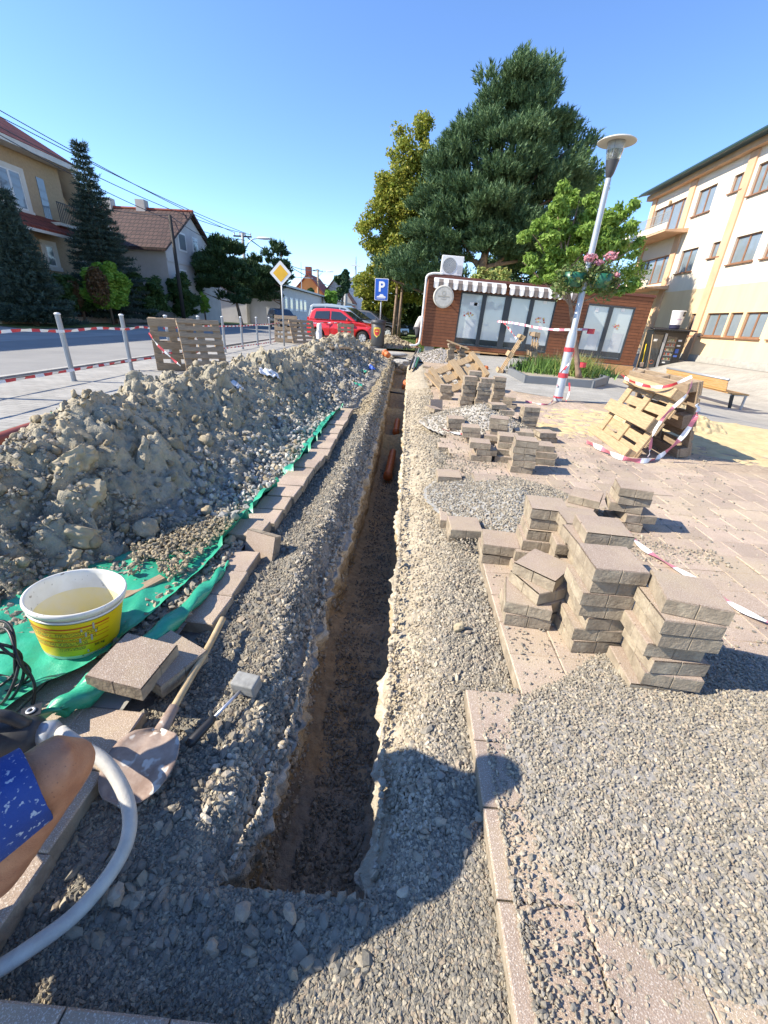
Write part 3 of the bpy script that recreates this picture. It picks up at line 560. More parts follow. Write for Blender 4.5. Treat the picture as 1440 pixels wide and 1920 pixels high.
# small branch / board remnants on the heap
def plank(name, a, b, wd, th, m, label, cat, up=(0, 0, 1)):
    a, b = Vector(a), Vector(b); x = (b-a).normalized(); y = Vector(up).cross(x).normalized(); z = x.cross(y); R3 = Matrix((x, y, z)).transposed()
    o = MB().box((0, 0, 0), ((b-a).length, wd, th)).build(name, m, bevel=.002); o.matrix_world = Matrix.Translation((a+b)/2)@R3.to_4x4()
    if label: tag(o, label, cat)
    return o
a, b = on_heap(232, 1125), on_heap(300, 1092); plank('wood_scrap', a+Vector((0, -.02, .02)), b+Vector((.02, 0, .03)), .05, .02, M['woodgrey'], 'grey split board scrap lying right of the yellow bucket', 'board')
a, b = on_heap(618, 657), on_heap(655, 657); plank('wood_scrap', a+Vector((0, 0, .05)), b+Vector((0, 0, .05)), .12, .04, M['woodgrey'], 'short board lying on top of the far heap', 'board')
# plastic scraps
M['plastic'] = flat('white_plastic_sheet', (.72, .72, .72), .35); M['blue'] = flat('blue_glove', (.05, .12, .45), .5); M['tarp'] = mat('green_tarp', (.035, .36, .22), (.025, .27, .165), sc=5, rough=.38, bump=.006, bsc=16, spec=.5)
def rag(name, p, sx, sy, m, label, cat, seed, rz=0):
    n = 14; u, v = np.meshgrid(np.linspace(-1, 1, n), np.linspace(-1, 1, n)); u, v = u.ravel(), v.ravel(); rr = 1+.35*n1(np.arctan2(v, u)*1.5, seed)
    x, y = u*sx*rr, v*sy*rr; c, s = math.cos(rz), math.sin(rz); X, Y = p[0]+x*c-y*s, p[1]+x*s+y*c
    h = np.array([hz(a, b) for a, b in zip(X, Y)]) if p[2] is None else np.full(len(X), p[2]); z = h+.03+.05*fbm(np.stack([X*6, Y*6, X*0+seed], 1), 3, seed)
    i = np.arange(n-1)[:, None]*n; j = np.arange(n-1)[None]; q = np.stack([i+j, i+j+1, i+j+1+n, i+j+n], -1).reshape(-1, 4)
    o = link(name, mesh_np(name, np.stack([X, Y, z], 1), q, m, True)); md = o.modifiers.new('s', 'SOLIDIFY'); md.thickness = .004; return tag(o, label, cat)
for q, sx, sy, m, lb, ct, rz in (((505, 705), .13, .08, 'plastic', 'crumpled white plastic sheet on the middle of the heap', 'plastic sheet', .6), ((445, 722), .07, .06, 'plastic', 'white plastic bag scrap left of the crumpled sheet', 'plastic scrap', 0),
      ((685, 700), .09, .06, 'tarp', 'green tarp scrap beside the blue rag near the far heap', 'tarp scrap', 1), ((698, 692), .08, .07, 'blue', 'blue rag on the far heap by the trench', 'rag', 0), ((670, 722), .08, .06, 'tarp', 'small light green tarp scrap nearer than the blue rag', 'tarp scrap', 0)):
    p = on_heap(*q); rag('scrap', (p.x, p.y, None), sx, sy, M[m], lb, ct, int(q[0]), rz)

# ------------------------------------------------------------------ green tarp under the heap
def tarp():
    t = thing('tarp', 'creased green tarp spread under the near heap and the yellow bucket', 'tarp')
    ys = np.arange(.62, 5.9, .012); L = np.interp(ys, [.62, .9, 1.1, 1.5, 3, 5, 7.4], [-1.62, -2.0, -2.3, -3.4, -3.75, -4.1, -4.0])+.05*n1(ys*3, 91); Rr = np.interp(ys, [.62, .78, .95, 1.05, 1.15, 1.4, 1.75, 2.0, 2.2, 3.2, 5, 7.4], [-1.40, -1.2, -1.12, -1.04, -1.02, -.98, -.93, -.93, -.92, -.86, -.88, -.82])+.012*n1(ys*9, 92)
    n = 110; u = np.linspace(0, 1, n)**.6; X = L[:, None]+(Rr-L)[:, None]*u[None]; Y = np.repeat(ys, n).reshape(len(ys), n)
    x, y = X.ravel(), Y.ravel(); e = (np.repeat(Rr, n)-x); P = np.stack([x*2.2+y*.5, y*3.2-x, x*0], 1)
    rid = np.abs(fbm(np.stack([x*7+y*2.5, y*2.2-x*1.2, x*0], 1), 3, 93)); z = .008+.045*rid+.018*np.abs(fbm(P*2, 3, 94)); z += .055*np.exp(-(e/.03)**2)*(y > 1.9)+.02*np.exp(-(e/.02)**2)
    z = np.where((hh(x, y) > .012) & (y > 1.9), .0, np.where(hh(x, y) > .08, .0, z)); z = np.where((y > 2.2) & (fbm(np.stack([x*3, y*4, x*0], 1), 3, 97) > .12), -.02, z)
    i = np.arange(len(ys)-1)[:, None]*n; j = np.arange(n-1)[None]; q = np.stack([i+j, i+j+1, i+j+1+n, i+j+n], -1).reshape(-1, 4)
    link('sheet', mesh_np('sheet', np.stack([x, y, z], 1), q, M['tarp'], True), t)
    # rolled-over corner fold with eyelet
    A = [G(62, 1345, .045), G(105, 1330, .05), G(180, 1275, .055), G(250, 1215, .06), G(330, 1150, .05), G(395, 1085, .035), G(425, 1050, .03)]
    Wd = [.055, .07, .08, .07, .05, .035, .012]; mb = MB(); V = []; k = 9
    for i_, (p, w_) in enumerate(zip(curve_pts(A, 6), np.interp(np.linspace(0, 6, 37), range(7), Wd))):
        for j_ in range(k):
            a_ = -.3+math.pi*1.25*j_/(k-1); V.append((p.x-w_*math.cos(a_)*.8, p.y-w_*math.cos(a_)*.6, p.z+w_*.45*math.sin(a_)+.012*math.sin(i_*1.3+j_)-.02))
    nn = len(V)//k; mb.add(V, [(i_*k+j_, i_*k+j_+1, (i_+1)*k+j_+1, (i_+1)*k+j_) for i_ in range(nn-1) for j_ in range(k-1)]); f = mb.build('fold', M['tarp'], t, True, solid=.003)
    p = G(58, 1333, .085); e_ = MB(); e_.lathe([(.006, 0), (.012, 0), (.013, .002), (.012, .004), (.006, .004), (.006, 0)], 20); ey = e_.build('eyelet', M['grey_metal'], t, True); ey.location = p
    pt = MB().box((0, 0, -.003), (.05, .045, .003)).build('corner_patch', M['black'], t); pt.location = p; pt.rotation_euler = (0, 0, .6)
    return t
tarp()
# ------------------------------------------------------------------ gravel, sand and soil mounds
def mound(name, label, cat, c, rx, ry, h, m, rz=0, stonem=None, ns=0, ss=(.004, .01), seed=1, amp=.12, z0=0, sharp=1.2, res=90, grp=None, col=(.4, .36, .3), lum=.0, vcolm=True):
    u = np.linspace(-1.25, 1.25, res); U, V_ = np.meshgrid(u, u); U, V_ = U.ravel(), V_.ravel()
    def H(U, V_):
        P = np.stack([U*1.7, V_*1.7, U*0+seed], 1); rr = np.sqrt(U*U+V_*V_)*(1+.16*fbm(P, 3, seed)); return h*np.clip(1-rr, 0, 1)**sharp*(1+amp*fbm(P*2.5, 4, seed+3))
    Z = H(U, V_); x, y = U*rx, V_*ry; P = np.stack([x, y, Z], 1); k = sst(0, .05*max(h, .1), Z); Zd = Z+k*(lum*(.5-worley(P*9, seed)[0])*.14+lum*.08*fbm(P*14, 3, seed)+.004*fbm(P*40, 2, seed))-.012
    ca, sa = math.cos(rz), math.sin(rz); o_ = np.array([c[0], c[1]])
    tr = lambda x, y: (x*ca-y*sa+o_[0], x*sa+y*ca+o_[1])
    X, Y = tr(x, y); i = np.arange(res-1)[:, None]*res; j = np.arange(res-1)[None]; q = np.stack([i+j, i+j+1, i+j+1+res, i+j+res], -1).reshape(-1, 4); q = q[Z[q].max(1) > .002]
    n = fbm(np.stack([X, Y, Z], 1)*4, 3, seed)[:, None]; C = np.array(col)*(1+.2*n)
    o = link(name, mesh_np(name, np.stack([X, Y, Zd+z0], 1), q, m, True, C)); tag(o, label, cat, grp)
    if ns:
        r = np.random.default_rng(seed); uu, vv = r.uniform(-1.15, 1.15, ns), r.uniform(-1.15, 1.15, ns); zz = H(uu, vv); kk = zz > .004; uu, vv, zz = uu[kk], vv[kk], zz[kk]; s = ss[0]+(ss[1]-ss[0])*r.uniform(0, 1, len(uu))**1.8
        X, Y = tr(uu*rx, vv*ry); V2, F2 = stones(np.stack([X, Y, zz-.012+z0+s*.35], 1), s, seed+5); tag(link('stones', mesh_np('stones', V2, F2, stonem), o), kind='stuff')
    return o
GP = 'piles of crushed stone on the paving'
mound('gravel_pile', 'wide low pile of fine crushed stone filling the right foreground', 'gravel pile', (1.22, .86), .88, .56, .085, M['gravelbed'], .15, M['gravel_warm'], 52000, (.0036, .0082), 3, .1, 0, .55, 120, GP, (.3, .28, .25))
mound('gravel_pile', 'grey crushed stone pile behind the front left block stacks beside the trench', 'gravel pile', (.88, 2.85), .66, .72, .14, M['gravelbed'], .5, M['gravel_warm'], 18000, (.005, .011), 4, .3, 0, 1.0, 80, GP, (.33, .32, .29))
mound('gravel_pile', 'conical grey gravel pile among the far block stacks', 'gravel pile', (1.02, 5.5), .75, .95, .30, M['gravelbed'], .3, M['gravel_warm'], 6000, (.008, .017), 5, .12, 0, 1.0, 70, GP, (.40, .37, .32))
mound('gravel_pile', 'flat gravel pile behind the lying pallet', 'gravel pile', (1.35, 10.2), .9, 1.3, .22, M['gravelbed'], 0, M['gravel_warm'], 3500, (.012, .022), 6, .12, 0, 1.0, 60, GP, (.42, .39, .34))
mound('gravel_pile', 'smooth grey gravel pile in front of the left end of the wooden cabin', 'gravel pile', (1.15, 15.6), 1.2, 1.3, .42, M['gravelbed'], 0, M['gravel_warm'], 2500, (.02, .03), 7, .08, 0, 1.0, 60, GP, (.36, .33, .3))
mound('sand_pile', 'yellow sand pile behind the big pallet frame on the right', 'sand pile', (3.95, 6.45), .85, .75, .42, M['sand'], -.2, None, 0, seed=8, amp=.2, sharp=1.2, lum=.45, res=130)
mound('sand_pile', 'thin spread of yellow sand around the big pallet frame', 'sand', (4.3, 5.7), 2.6, 1.45, .035, M['sand'], -.5, None, 0, seed=9, amp=.5, sharp=.6, lum=.3)
mound('sand_pile', 'small yellow sand patch between the block stacks and the pallet frame', 'sand', (2.15, 5.6), .75, .5, .02, M['sand'], -.5, None, 0, seed=10, amp=.5, sharp=.6, lum=.2)
mound('soil_pile', 'low brown soil pile on the lawn behind the trench end', 'soil pile', (-.95, 21.4), 1.6, 1.2, .55, M['soil'], .2, M['soilstone'], 900, (.03, .08), 11, .3, 0, 1.0, 70, None, (.36, .31, .22), lum=1.0)

# ------------------------------------------------------------------ paving blocks
def block_mesh():
    h, g_ = .0985, .003; mb = MB(); P = []
    for k in range(4):
        c, s = [(1, 0), (0, 1), (-1, 0), (0, -1)][k]
        for u in (-h+.001, -g_, 0, g_):
            v = -h+(.004 if u == 0 else 0); P.append((u*c-v*s, u*s+v*c))
    P = P; n = len(P); ins = .003
    def ring(z, i_): return [(x*(1-i_/h), y*(1-i_/h), z) for x, y in P]
    V = ring(0, ins*.5)+ring(.003, 0)+ring(.054, 0)+ring(.058, ins); Fs = [tuple(range(n))[::-1]]
    for L in range(3): Fs += [(L*n+i, L*n+(i+1) % n, (L+1)*n+(i+1) % n, (L+1)*n+i) for i in range(n)]
    mb.add(V, Fs, 1); mb.add(V[2*n:3*n]+V[3*n:], [(i, (i+1) % n, n+(i+1) % n, n+i) for i in range(n)]+[tuple(range(n, 2*n))], 0)
    mb.v = mb.v; o = mb.build('paving_block', [M['slabtop'], M['slabside']]); return o
proto = block_mesh(); first_used = [False]
BG = 'concrete paving blocks stacked or lying beside the trench'
ORD = ['top', 'second', 'third', 'fourth', 'fifth', 'sixth', 'seventh', 'eighth', 'ninth', 'tenth']
def block(x, y, z, rz, label, tilt=(0, 0)):
    if not first_used[0]: o = proto; first_used[0] = True
    else: o = proto.copy(); COL.objects.link(o)
    o.location = (x, y, z); o.rotation_euler = (tilt[0], tilt[1], rz); o['label'] = label; o['category'] = 'paving block'; o['group'] = BG; return o
def stack(x, y, n, desc, rz=0, jit=.012, seed=0, layers=None, dx=0, dy=0, z0=0):
    """n blocks; desc names the stack by what it stands beside; layers = {index: (dx, dy, drot)} moves single ones"""
    r = random.Random(seed+int(x*100)+int(y*10))
    for i in range(n):
        ax, ay, ar = (layers or {}).get(i, (0, 0, 0)); k = n-1-i
        if n == 1: lb = 'single block '+desc
        else: lb = ('bottom' if (k == n-1) else ORD[k]+(' from top' if k else ''))+' block of '+desc
        block(x+dx*i+r.gauss(0, jit)+ax, y+dy*i+r.gauss(0, jit)+ay, z0+i*.0595+.001, rz+r.gauss(0, .05)+ar+(math.pi if r.random() > .5 else 0), lb, (r.gauss(0, .006), r.gauss(0, .006)))
# front group
stack(1.015, 1.225, 7, 'the front right stack nearest the camera', -.08, .008, 1, {6: (.01, .0, -.17), 5: (.0, .0, -.1), 3: (-.02, .01, .05), 2: (.015, 0, 0), 0: (-.02, 0, .05)})
stack(.855, 1.44, 7, 'the tall stack just behind the front right stack', -.05, .008, 2, {6: (.0, -.02, -.06), 4: (-.03, -.02, .05), 2: (.02, .0, .05)})
stack(.70, 1.60, 4, 'the low stack leaning on the tall front stack, left side', .5, .012, 3, {3: (.0, .02, .3), 2: (-.02, 0, -.1)})
stack(.93, 1.70, 7, 'the third tall stack back in the front group', -.1, .008, 4, {5: (-.02, .03, 0), 3: (.02, 0, .05)})
stack(.93, 1.93, 6, 'the tall stack behind the third stack of the front group', -.06, .01, 5)
stack(.80, 2.06, 6, 'the narrow stack left of the tall front stacks', -.08, .012, 6, {5: (.02, .02, 0), 4: (.02, .01, 0), 1: (-.05, -.03, .05), 0: (-.05, -.04, .05)})
stack(.595, 2.08, 2, 'the low pair standing on the slabs by the trench edge', -.06, .006, 7)
stack(.62, 1.56, 2, 'the lone low pair in front of the tall front stacks', -.18, .004, 8, None)
stack(1.56, 2.66, 5, 'the stack standing apart at the right, behind the front group', -.22, .01, 9, {3: (.01, -.01, .1), 1: (.06, .0, .2)})
stack(1.30, 2.72, 3, 'the low stack beside the apart stack', -.55, .01, 10)
# middle group behind the gravel pile
stack(.78, 3.98, 3, 'the middle group, leftmost stack by the trench', -.02, .012, 11, {2: (-.02, 0, 0), 1: (.03, 0, 0)})
stack(1.13, 3.70, 5, 'the middle group, stack right behind the gravel pile', -.1, .014, 12)
stack(1.05, 4.05, 4, 'the middle group, centre stack with a pale top', -.1, .02, 13)
stack(1.42, 4.02, 3, 'the middle group, low right stack', -.06, .012, 14, {2: (-.03, .03, 0)})
stack(1.33, 4.55, 3, 'the middle group, rear right low stack', -.12, .02, 15)
stack(1.05, 4.6, 5, 'the middle group, rear centre stack', -.2, .02, 16)
stack(.80, 4.65, 3, 'the middle group, rear left stack with sand on top', -.05, .02, 17)
stack(1.62, 5.45, 5, 'the neat square stack right of the conical gravel pile', 0, .006, 18)
stack(1.30, 5.45, 5, 'the stack half buried in the conical gravel pile', -.1, .014, 19, {4: (-.1, .02, .1)})
stack(.66, 5.05, 3, 'the low trench-side stack before the conical gravel pile', .05, .014, 27)
stack(1.22, 6.05, 3, 'the low stack just behind the conical gravel pile', -.2, .02, 28)
stack(1.68, 4.9, 2, 'the low pair right of the middle group', .15, .02, 29)
stack(.70, 7.4, 4, 'the trench-side stack beside the lying pallet', .0, .015, 30)
# far group by the lying pallet
stack(.99, 6.72, 8, 'the tall double stack by the lying pallet, left column', .0, .012, 20)
stack(1.20, 6.62, 8, 'the tall double stack by the lying pallet, right column', .0, .012, 21, {7: (.04, 0, 0), 5: (-.02, 0, 0)})
stack(1.10, 6.95, 9, 'the tall double stack by the lying pallet, rear column', .0, .012, 22)
stack(1.60, 7.5, 7, 'the narrow stack right of the tall double stack', .0, .008, 23)
stack(1.72, 6.95, 3, 'the low stack right of the tall double stack', -.3, .02, 24)
stack(1.28, 13.4, 9, 'the far left stack before the wooden cabin', .1, .02, 25, z0=.12); stack(1.62, 13.3, 8, 'the far right stack before the wooden cabin', .1, .02, 26, z0=.12)
# single blocks
block(.44, 2.36, .0, .02, 'single block lying at the paving edge, nearest the low pair'); block(.93, 2.5, .0, -.6, 'single tilted block at the foot of the gravel pile')
block(.43, 6.05, .03, .75, 'flat diamond-turned block on the trench edge paving', (.1, .15)); block(.47, 6.35, .05, .3, 'block standing on edge behind the diamond-turned block', (1.3, 0))
block(.72, 3.25, .0, .0, 'single dusty block on the edge slabs left of the gravel pile'); block(.42, 3.3, .0, .02, 'single block at the trench edge left of the gravel pile')
for i, (px, py) in enumerate([(832, 668), (842, 690), (818, 700), (805, 712), (813, 724), (800, 690)]):
    p = G(px, py); block(p.x, p.y, .0, i*.9, ['single block by the cabin pile', 'tilted loose block left of the lying pallet', 'loose block at the far trench edge', 'loose edge block nearest the lying pallet corner', 'loose block half off the far trench edge', 'farthest loose block on the trench edge'][i], (.15*math.sin(i*2), .2*math.cos(i)))
# left side, beside the bucket
block(-.865, 1.015, .042, -.1, 'pinkish block tilted on another one, right of the yellow bucket', (.05, .1)); block(-.80, 1.09, -.012, -.42, 'lower block under the tilted one, right of the yellow bucket', (0, .06))
o = block(-.735, 2.01, -.03, -.35, 'block standing on edge, facing the camera, at the near end of the left edging', (1.25, 0))

# ------------------------------------------------------------------ bucket
def bucket():
    M['bucket'] = mat('bucket_plastic', (.78, .77, .71), (.70, .68, .60), sc=14, rough=.4, speck=(45, (.25, .22, .17), .66)); M['label'] = flat('yellow_label', (.80, .58, .005), .4)
    p = G(137, 1240, .02); t = thing('bucket', 'white plastic bucket with a yellow printed label, standing on the green tarp', 'bucket', (p.x-.055, p.y+.12, .012), -.38); t.rotation_euler = (-.10, .07, -.38); t.scale = (.94, .94, .94)
    H, r0, r1 = .235, .128, .158; n = 72
    m = MB(); m.lathe([(0.0, .004), (r0-.006, .0), (r0, .006), (r1, H-.022), (r1+.008, H-.022), (r1+.011, H-.010), (r1+.010, H-.002), (r1+.005, H+.002), (r1, H-.002), (r1-.003, H-.02), (r0-.004, .012), (0.0, .009)], n)
    m.build('shell', M['bucket'], t, True)
    rim = MB(); rim.lathe([(r1-.003, H-.043), (r1+.003, H-.042), (r1+.004, H-.038), (r1-.001, H-.036)], n); rim.build('rim_ring', M['bucket'], t, True)
    def strip(name, a0, a1, z0, z1, off, m_, k=40):
        mb = MB(); V = []
        for i in range(k+1):
            a = a0+(a1-a0)*i/k
            for z in (z0, z1): r = r0+(r1-r0)*(z-.006)/(H-.036)+off; V.append((r*math.cos(a), r*math.sin(a), z))
        mb.add(V, [(2*i, 2*i+2, 2*i+3, 2*i+1) for i in range(k)]); return mb.build(name, m_, lab if name != 'label' else t, True)
    A0, A1 = -2.15, .75
    M['inner'] = mat('label_seen_through_wall', (.76, .66, .30), (.72, .66, .48), sc=12, rough=.5)
    lab = strip('label', A0, A1, .022, .186, .0012, M['label'], 60)
    strip('inner_tint', .45, 4.2, .02, .155, -.0052, M['inner'], 50)
    red = flat('label_red', (.55, .05, .01), .45); prn = mat('label_print', (.10, .09, .01), (.78, .56, .01), sc=300, rough=.5, lo=.44, hi=.56)
    for z, th in ((.160, .006), (.146, .0025), (.118, .003), (.100, .0025), (.072, .003)): strip('stripe', A0+.2, A1-.62, z, z+th, .0022, red)
    for z0, z1, a, b in ((.150, .157, -1.9, -1.15), (.124, .143, -1.9, -1.15), (.124, .143, -1.05, -.15), (.105, .115, -1.05, -.2), (.077, .097, -1.9, -1.1), (.077, .097, -1.05, -.4), (.052, .068, -1.05, -.45)): strip('text_block', a, b, z0, z1, .0018, prn)
    # "20 kg"
    tx = bpy.data.curves.new('weight_text', 'FONT'); tx.body = '20 kg'; tx.size = .017; tx.extrude = .0004; tx.align_x = 'CENTER'
    to = bpy.data.objects.new('weight_text', tx); dg = bpy.context.evaluated_depsgraph_get()
    me = bpy.data.meshes.new_from_object(to); 
    V = np.array([v.co[:] for v in me.vertices]); a = -.12+V[:, 0]/(r0+.012); r = r0+(r1-r0)*(.055+V[:, 1])/(H-.036)+.003+V[:, 2]
    for v, aa, rr, y in zip(me.vertices, a, r, V[:, 1]): v.co = (rr*math.cos(aa), rr*math.sin(aa), .055+y)
    me.materials.clear(); me.materials.append(M['black']); link('weight_text', me, lab)
    for i, (a, z) in enumerate([(-.5, .15), (-.42, .125), (-.25, .16), (-.2, .13), (-.55, .10), (-.3, .105), (-.4, .038)]):   # dried splashes
        r = r0+(r1-r0)*z/(H-.036)+.002; b_ = MB(); b_.box((r*math.cos(a), r*math.sin(a), z), (.003, .006, .012+.008*(i % 3)), rotz(a)); b_.build('splash', M['concrete'], t, bevel=.001)
bucket()

# ------------------------------------------------------------------ hose, cable coil, power tool, shovel, mallet
M['hose'] = mat('dusty_hose', (.50, .48, .43), (.42, .40, .36), sc=30, rough=.55, bump=.001, bsc=200)
P = curve_pts([G(118, 1392, .12)+Vector((-.03, .03, 0)), G(150, 1398, .12), G(200, 1432, .10), G(238, 1500, .06), G(240, 1570, .03), G(205, 1640, .0), G(140, 1715, -.02), G(60, 1775, -.02), G(-20, 1825, -.02), G(-110, 1850, .02)], 8)
h = MB().tube(P, .0165, 20).build('hose', M['hose'], smooth=True); tag(h, 'thick dusty white hose curving across the shaded gravel past the knee', 'hose')
rr = random.Random(3); mb = MB()
t = thing('cable_coil', 'coil of thick black cable lying on the green tarp left of the bucket', 'cable', tuple(G(8, 1262, .10)))
for k in range(6):
    R_ = .10+.012*rr.uniform(-1, 1); ox, oz, tl = rr.uniform(-.02, .02), rr.uniform(-.02, .05), rr.uniform(-.35, .35); mb = MB()
    L = [Vector((ox-.03+R_*.85*math.cos(a)*math.cos(tl)*1.0, -.01+k*.009+R_*.5*math.sin(a)*.4+.03*math.sin(a*2+k), oz+R_*math.sin(a))) for a in [2*math.pi*i/40 for i in range(40)]]
    mb.tube(L, .0048, 8, closed=True); mb.build('loop', M['black'], t, True)
mb = MB().tube(curve_pts([Vector((.06, .02, .02)), Vector((.085, 0, -.05)), Vector((.075, -.04, -.12)), Vector((.03, -.10, -.085)), Vector((-.02, -.2, -.04))], 10), .0045, 8); mb.build('lead', M['black'], t, True)
# power tool (body, handle, switch, vents) resting on the slabs
p = G(20, 1400, .08); t = thing('power_tool', 'black power tool with grey vents on the slabs behind the knee', 'power tool', (p.x, p.y+.03, .07), .25)
M['tool'] = mat('tool_plastic', (.022, .022, .025), (.05, .05, .05), sc=25, rough=.5)
b_ = MB(); b_.tube([(-.20, 0, 0), (-.16, 0, .0), (-.05, 0, .005), (.04, 0, .01), (.06, 0, .01)], [.03, .052, .058, .05, .03], 18); b_.build('housing', M['tool'], t, True)
b_ = MB(); b_.tube(curve_pts([(-.14, 0, .04), (-.11, 0, .095), (-.02, 0, .10), (.03, 0, .05)], 5), .016, 10); b_.build('handle', M['tool'], t, True)
for k in range(6): MB().box((-.12+k*.016, -.052, .012), (.007, .012, .045), Matrix.Rotation(.25, 3, 'Y')).build('vent', flat('vent_grey', (.25, .25, .24)) if k == 0 else bpy.data.materials['vent_grey'], t, bevel=.001)
MB().lathe([(0, 0), (.034, 0), (.034, .03), (.02, .045), (0, .045)], 20, M=Matrix.Rotation(math.pi/2, 3, 'Y'), c=(.055, 0, .01)).build('gear_head', M['grey_metal'], t, True)
MB().tube(curve_pts([(-.2, 0, .0), (-.24, -.02, .0), (-.28, .05, .03), (-.3, .1, .1)], 6), .005, 8).build('cord', M['black'], t, True)
# shovel
t = thing('shovel', 'old round-mouth shovel with a wooden handle lying on the gravel, dried mortar on its blade', 'shovel')
a, b = G(418, 1160, .03), G(312, 1352, .005); b2 = G(300, 1372, -.005)
M['shovelwood'] = mat('shovel_handle_wood', (.50, .38, .22), (.36, .26, .14), sc=25, stretch=(1, 1, 1), rough=.65, bump=.001, bsc=60)
MB().tube(curve_pts([a, a.lerp(b, .35)+Vector((.004, 0, 0)), a.lerp(b, .7), b], 6), [.0125]*19, 14).build('handle', M['shovelwood'], t, True)
M['blade'] = mat('worn_blade', (.36, .28, .23), (.22, .15, .115), sc=20, rough=.9, bump=.001, bsc=60, speck=(22, (.55, .50, .44), .57))
d = (b-a).normalized(); sd = d.cross(Vector((0, 0, 1))).normalized()
MB().tube([b-d*.05, b, b+d*.05], [.0165, .0185, .023], 16).build('socket', M['blade'], t, True)
c0 = b+d*.045; V = []; nu, nv = 19, 13; L = .20; Wd = .098
for i in range(nu):
    u = i/(nu-1); w_ = Wd*math.sqrt(max(0, 1-((u-.5)/.5)**2))**.85*(1)+.012*(1-u)**4+.001
    for j in range(nv):
        v = -1+2*j/(nv-1); q = c0+d*(u*L)+sd*(v*w_)+Vector((0, 0, .014+.016*v*v-.03*u*u+.006*math.exp(-(v/.2)**2)*(1-u))); V.append(q)
MB().add(V, [(i*nv+j, i*nv+j+1, (i+1)*nv+j+1, (i+1)*nv+j) for i in range(nu-1) for j in range(nv-1)]).build('blade', M['blade'], t, True, solid=.003)
# mallet
M['rubber'] = mat('dusty_rubber', (.30, .30, .28), (.20, .20, .19), sc=30, rough=.8, bump=.001, bsc=120)
t = thing('mallet', 'grey rubber mallet with a black grip lying on the left gravel bank', 'mallet')
hd = G(458, 1288, -.005); g0 = G(352, 1398, -.03); g1 = G(402, 1345, -.012); ax = (hd-g0).normalized()
MB().tube([g1-ax*.01, hd], .0058, 12).build('shaft', flat('mallet_steel', (.5, .5, .55), .3, .6), t, True)
MB().tube([g0, g0.lerp(g1, .15), g0.lerp(g1, .5), g0.lerp(g1, .85), g1], [.012, .0155, .0145, .0125, .0105], 14).build('grip', M['black'], t, True)
R3 = Matrix((ax, Vector((0, 0, 1)).cross(ax).normalized(), ax.cross(Vector((0, 0, 1)).cross(ax)).normalized())).transposed()
hm = MB().box((0, 0, 0), (.058, .09, .055)).build('head', M['rubber'], t, bevel=.007, seg=3); hm.matrix_world = Matrix.Translation(hd+Vector((.006, .006, .008)))@(R3@Matrix.Rotation(.25, 3, 'Z')).to_4x4()

# ------------------------------------------------------------------ worker kneeling at the left edge (skin modifier, only the knee is in frame)
M['skin'] = mat('skin', (.46, .225, .12), (.36, .16, .085), sc=26, rough=.45, bump=.0012, bsc=260, speck=(150, (.26, .13, .08), .66), spec=.4)
M['shorts'] = mat('blue_shorts', (.012, .045, .22), (.02, .065, .28), sc=10, rough=.85, bump=.002, bsc=300, speck=(85, (.36, .44, .55), .61))
def skinned(name, nodes, edges, root, m, parent=None, sub=2):
    me = bpy.data.meshes.new(name); me.from_pydata([n[:3] for n in nodes], edges, []); me.materials.append(m); o = link(name, me, parent)
    sk = o.modifiers.new('skin', 'SKIN'); L = me.skin_vertices if me.skin_vertices else None
    if not me.skin_vertices:
        bm = bmesh.new(); bm.from_mesh(me); bm.verts.layers.skin.verify(); bm.to_mesh(me); bm.free()
    for i, n in enumerate(nodes):
        q = me.skin_vertices[0].data[i]; r = n[3] if not isinstance(n[3], tuple) else n[3]; q.radius = (r, r) if not isinstance(r, tuple) else r; q.use_root = (i == root)
    sk.use_smooth_shade = True
    sb = o.modifiers.new('sub', 'SUBSURF'); sb.levels = sub; sb.render_levels = sub
    return o
def DP(px, py, d): v = RM@np.array([px-CX, py-CY, F_])/F_*d; return Vector((v[0], v[1], v[2]+EYE))
K = DP(108, 1440, .84); hipR = DP(-520, 1832, .56); dth = (hipR-K).normalized(); ank = DP(-110, 1715, .80); dca = (ank-K).normalized()
pel = hipR+Vector((-.12, .10, .06))
t = thing('person', 'kneeling worker at the left edge in paint-spattered blue shorts, only the bare knee showing', 'person')
sh = Vector((-1.07, .46, .88)); hipL = pel+Vector((-.05, .14, -.04))
N = [(*pel, .12), (*pel.lerp(sh, .45), .125), (*sh, .145), (*(sh+Vector((.05, .06, .12))), .06), (*(sh+Vector((.04, .09, .20))), .068), (*(sh+Vector((.04, .11, .27))), .06),
     (*hipR, .095), (*hipR.lerp(K, .45), .085), (*hipR.lerp(K, .82), .062), (*K, .060), (*(K+dca*.07+Vector((0, 0, -.02))), .050), (*(K+dca*.20+Vector((0, 0, -.01))), .056), (*(K+dca*.38), .036), (*(K+dca*.42+Vector((.02, -.05, 0))), .035),
     (*hipL, .095), (-1.34, .62, .28, .075), (-1.42, .68, .20, .055), (-1.46, .56, .12, .05), (-1.5, .40, .07, .036), (-1.52, .30, .06, .035),
     (*(sh+Vector((-.06, .19, .0))), .06), (*(sh+Vector((-.10, .26, -.26))), .045), (*(sh+Vector((-.12, .16, -.48))), .036),
     (*(sh+Vector((.02, -.14, .0))), .055), (*(sh+Vector((.10, -.10, -.25))), .045), (*(sh+Vector((.13, -.06, -.43))), .036)]
E_ = [(0, 1), (1, 2), (2, 3), (3, 4), (4, 5), (0, 6), (6, 7), (7, 8), (8, 9), (9, 10), (10, 11), (11, 12), (12, 13), (0, 14), (14, 15), (15, 16), (16, 17), (17, 18), (18, 19), (2, 20), (20, 21), (21, 22), (2, 23), (23, 24), (24, 25)]
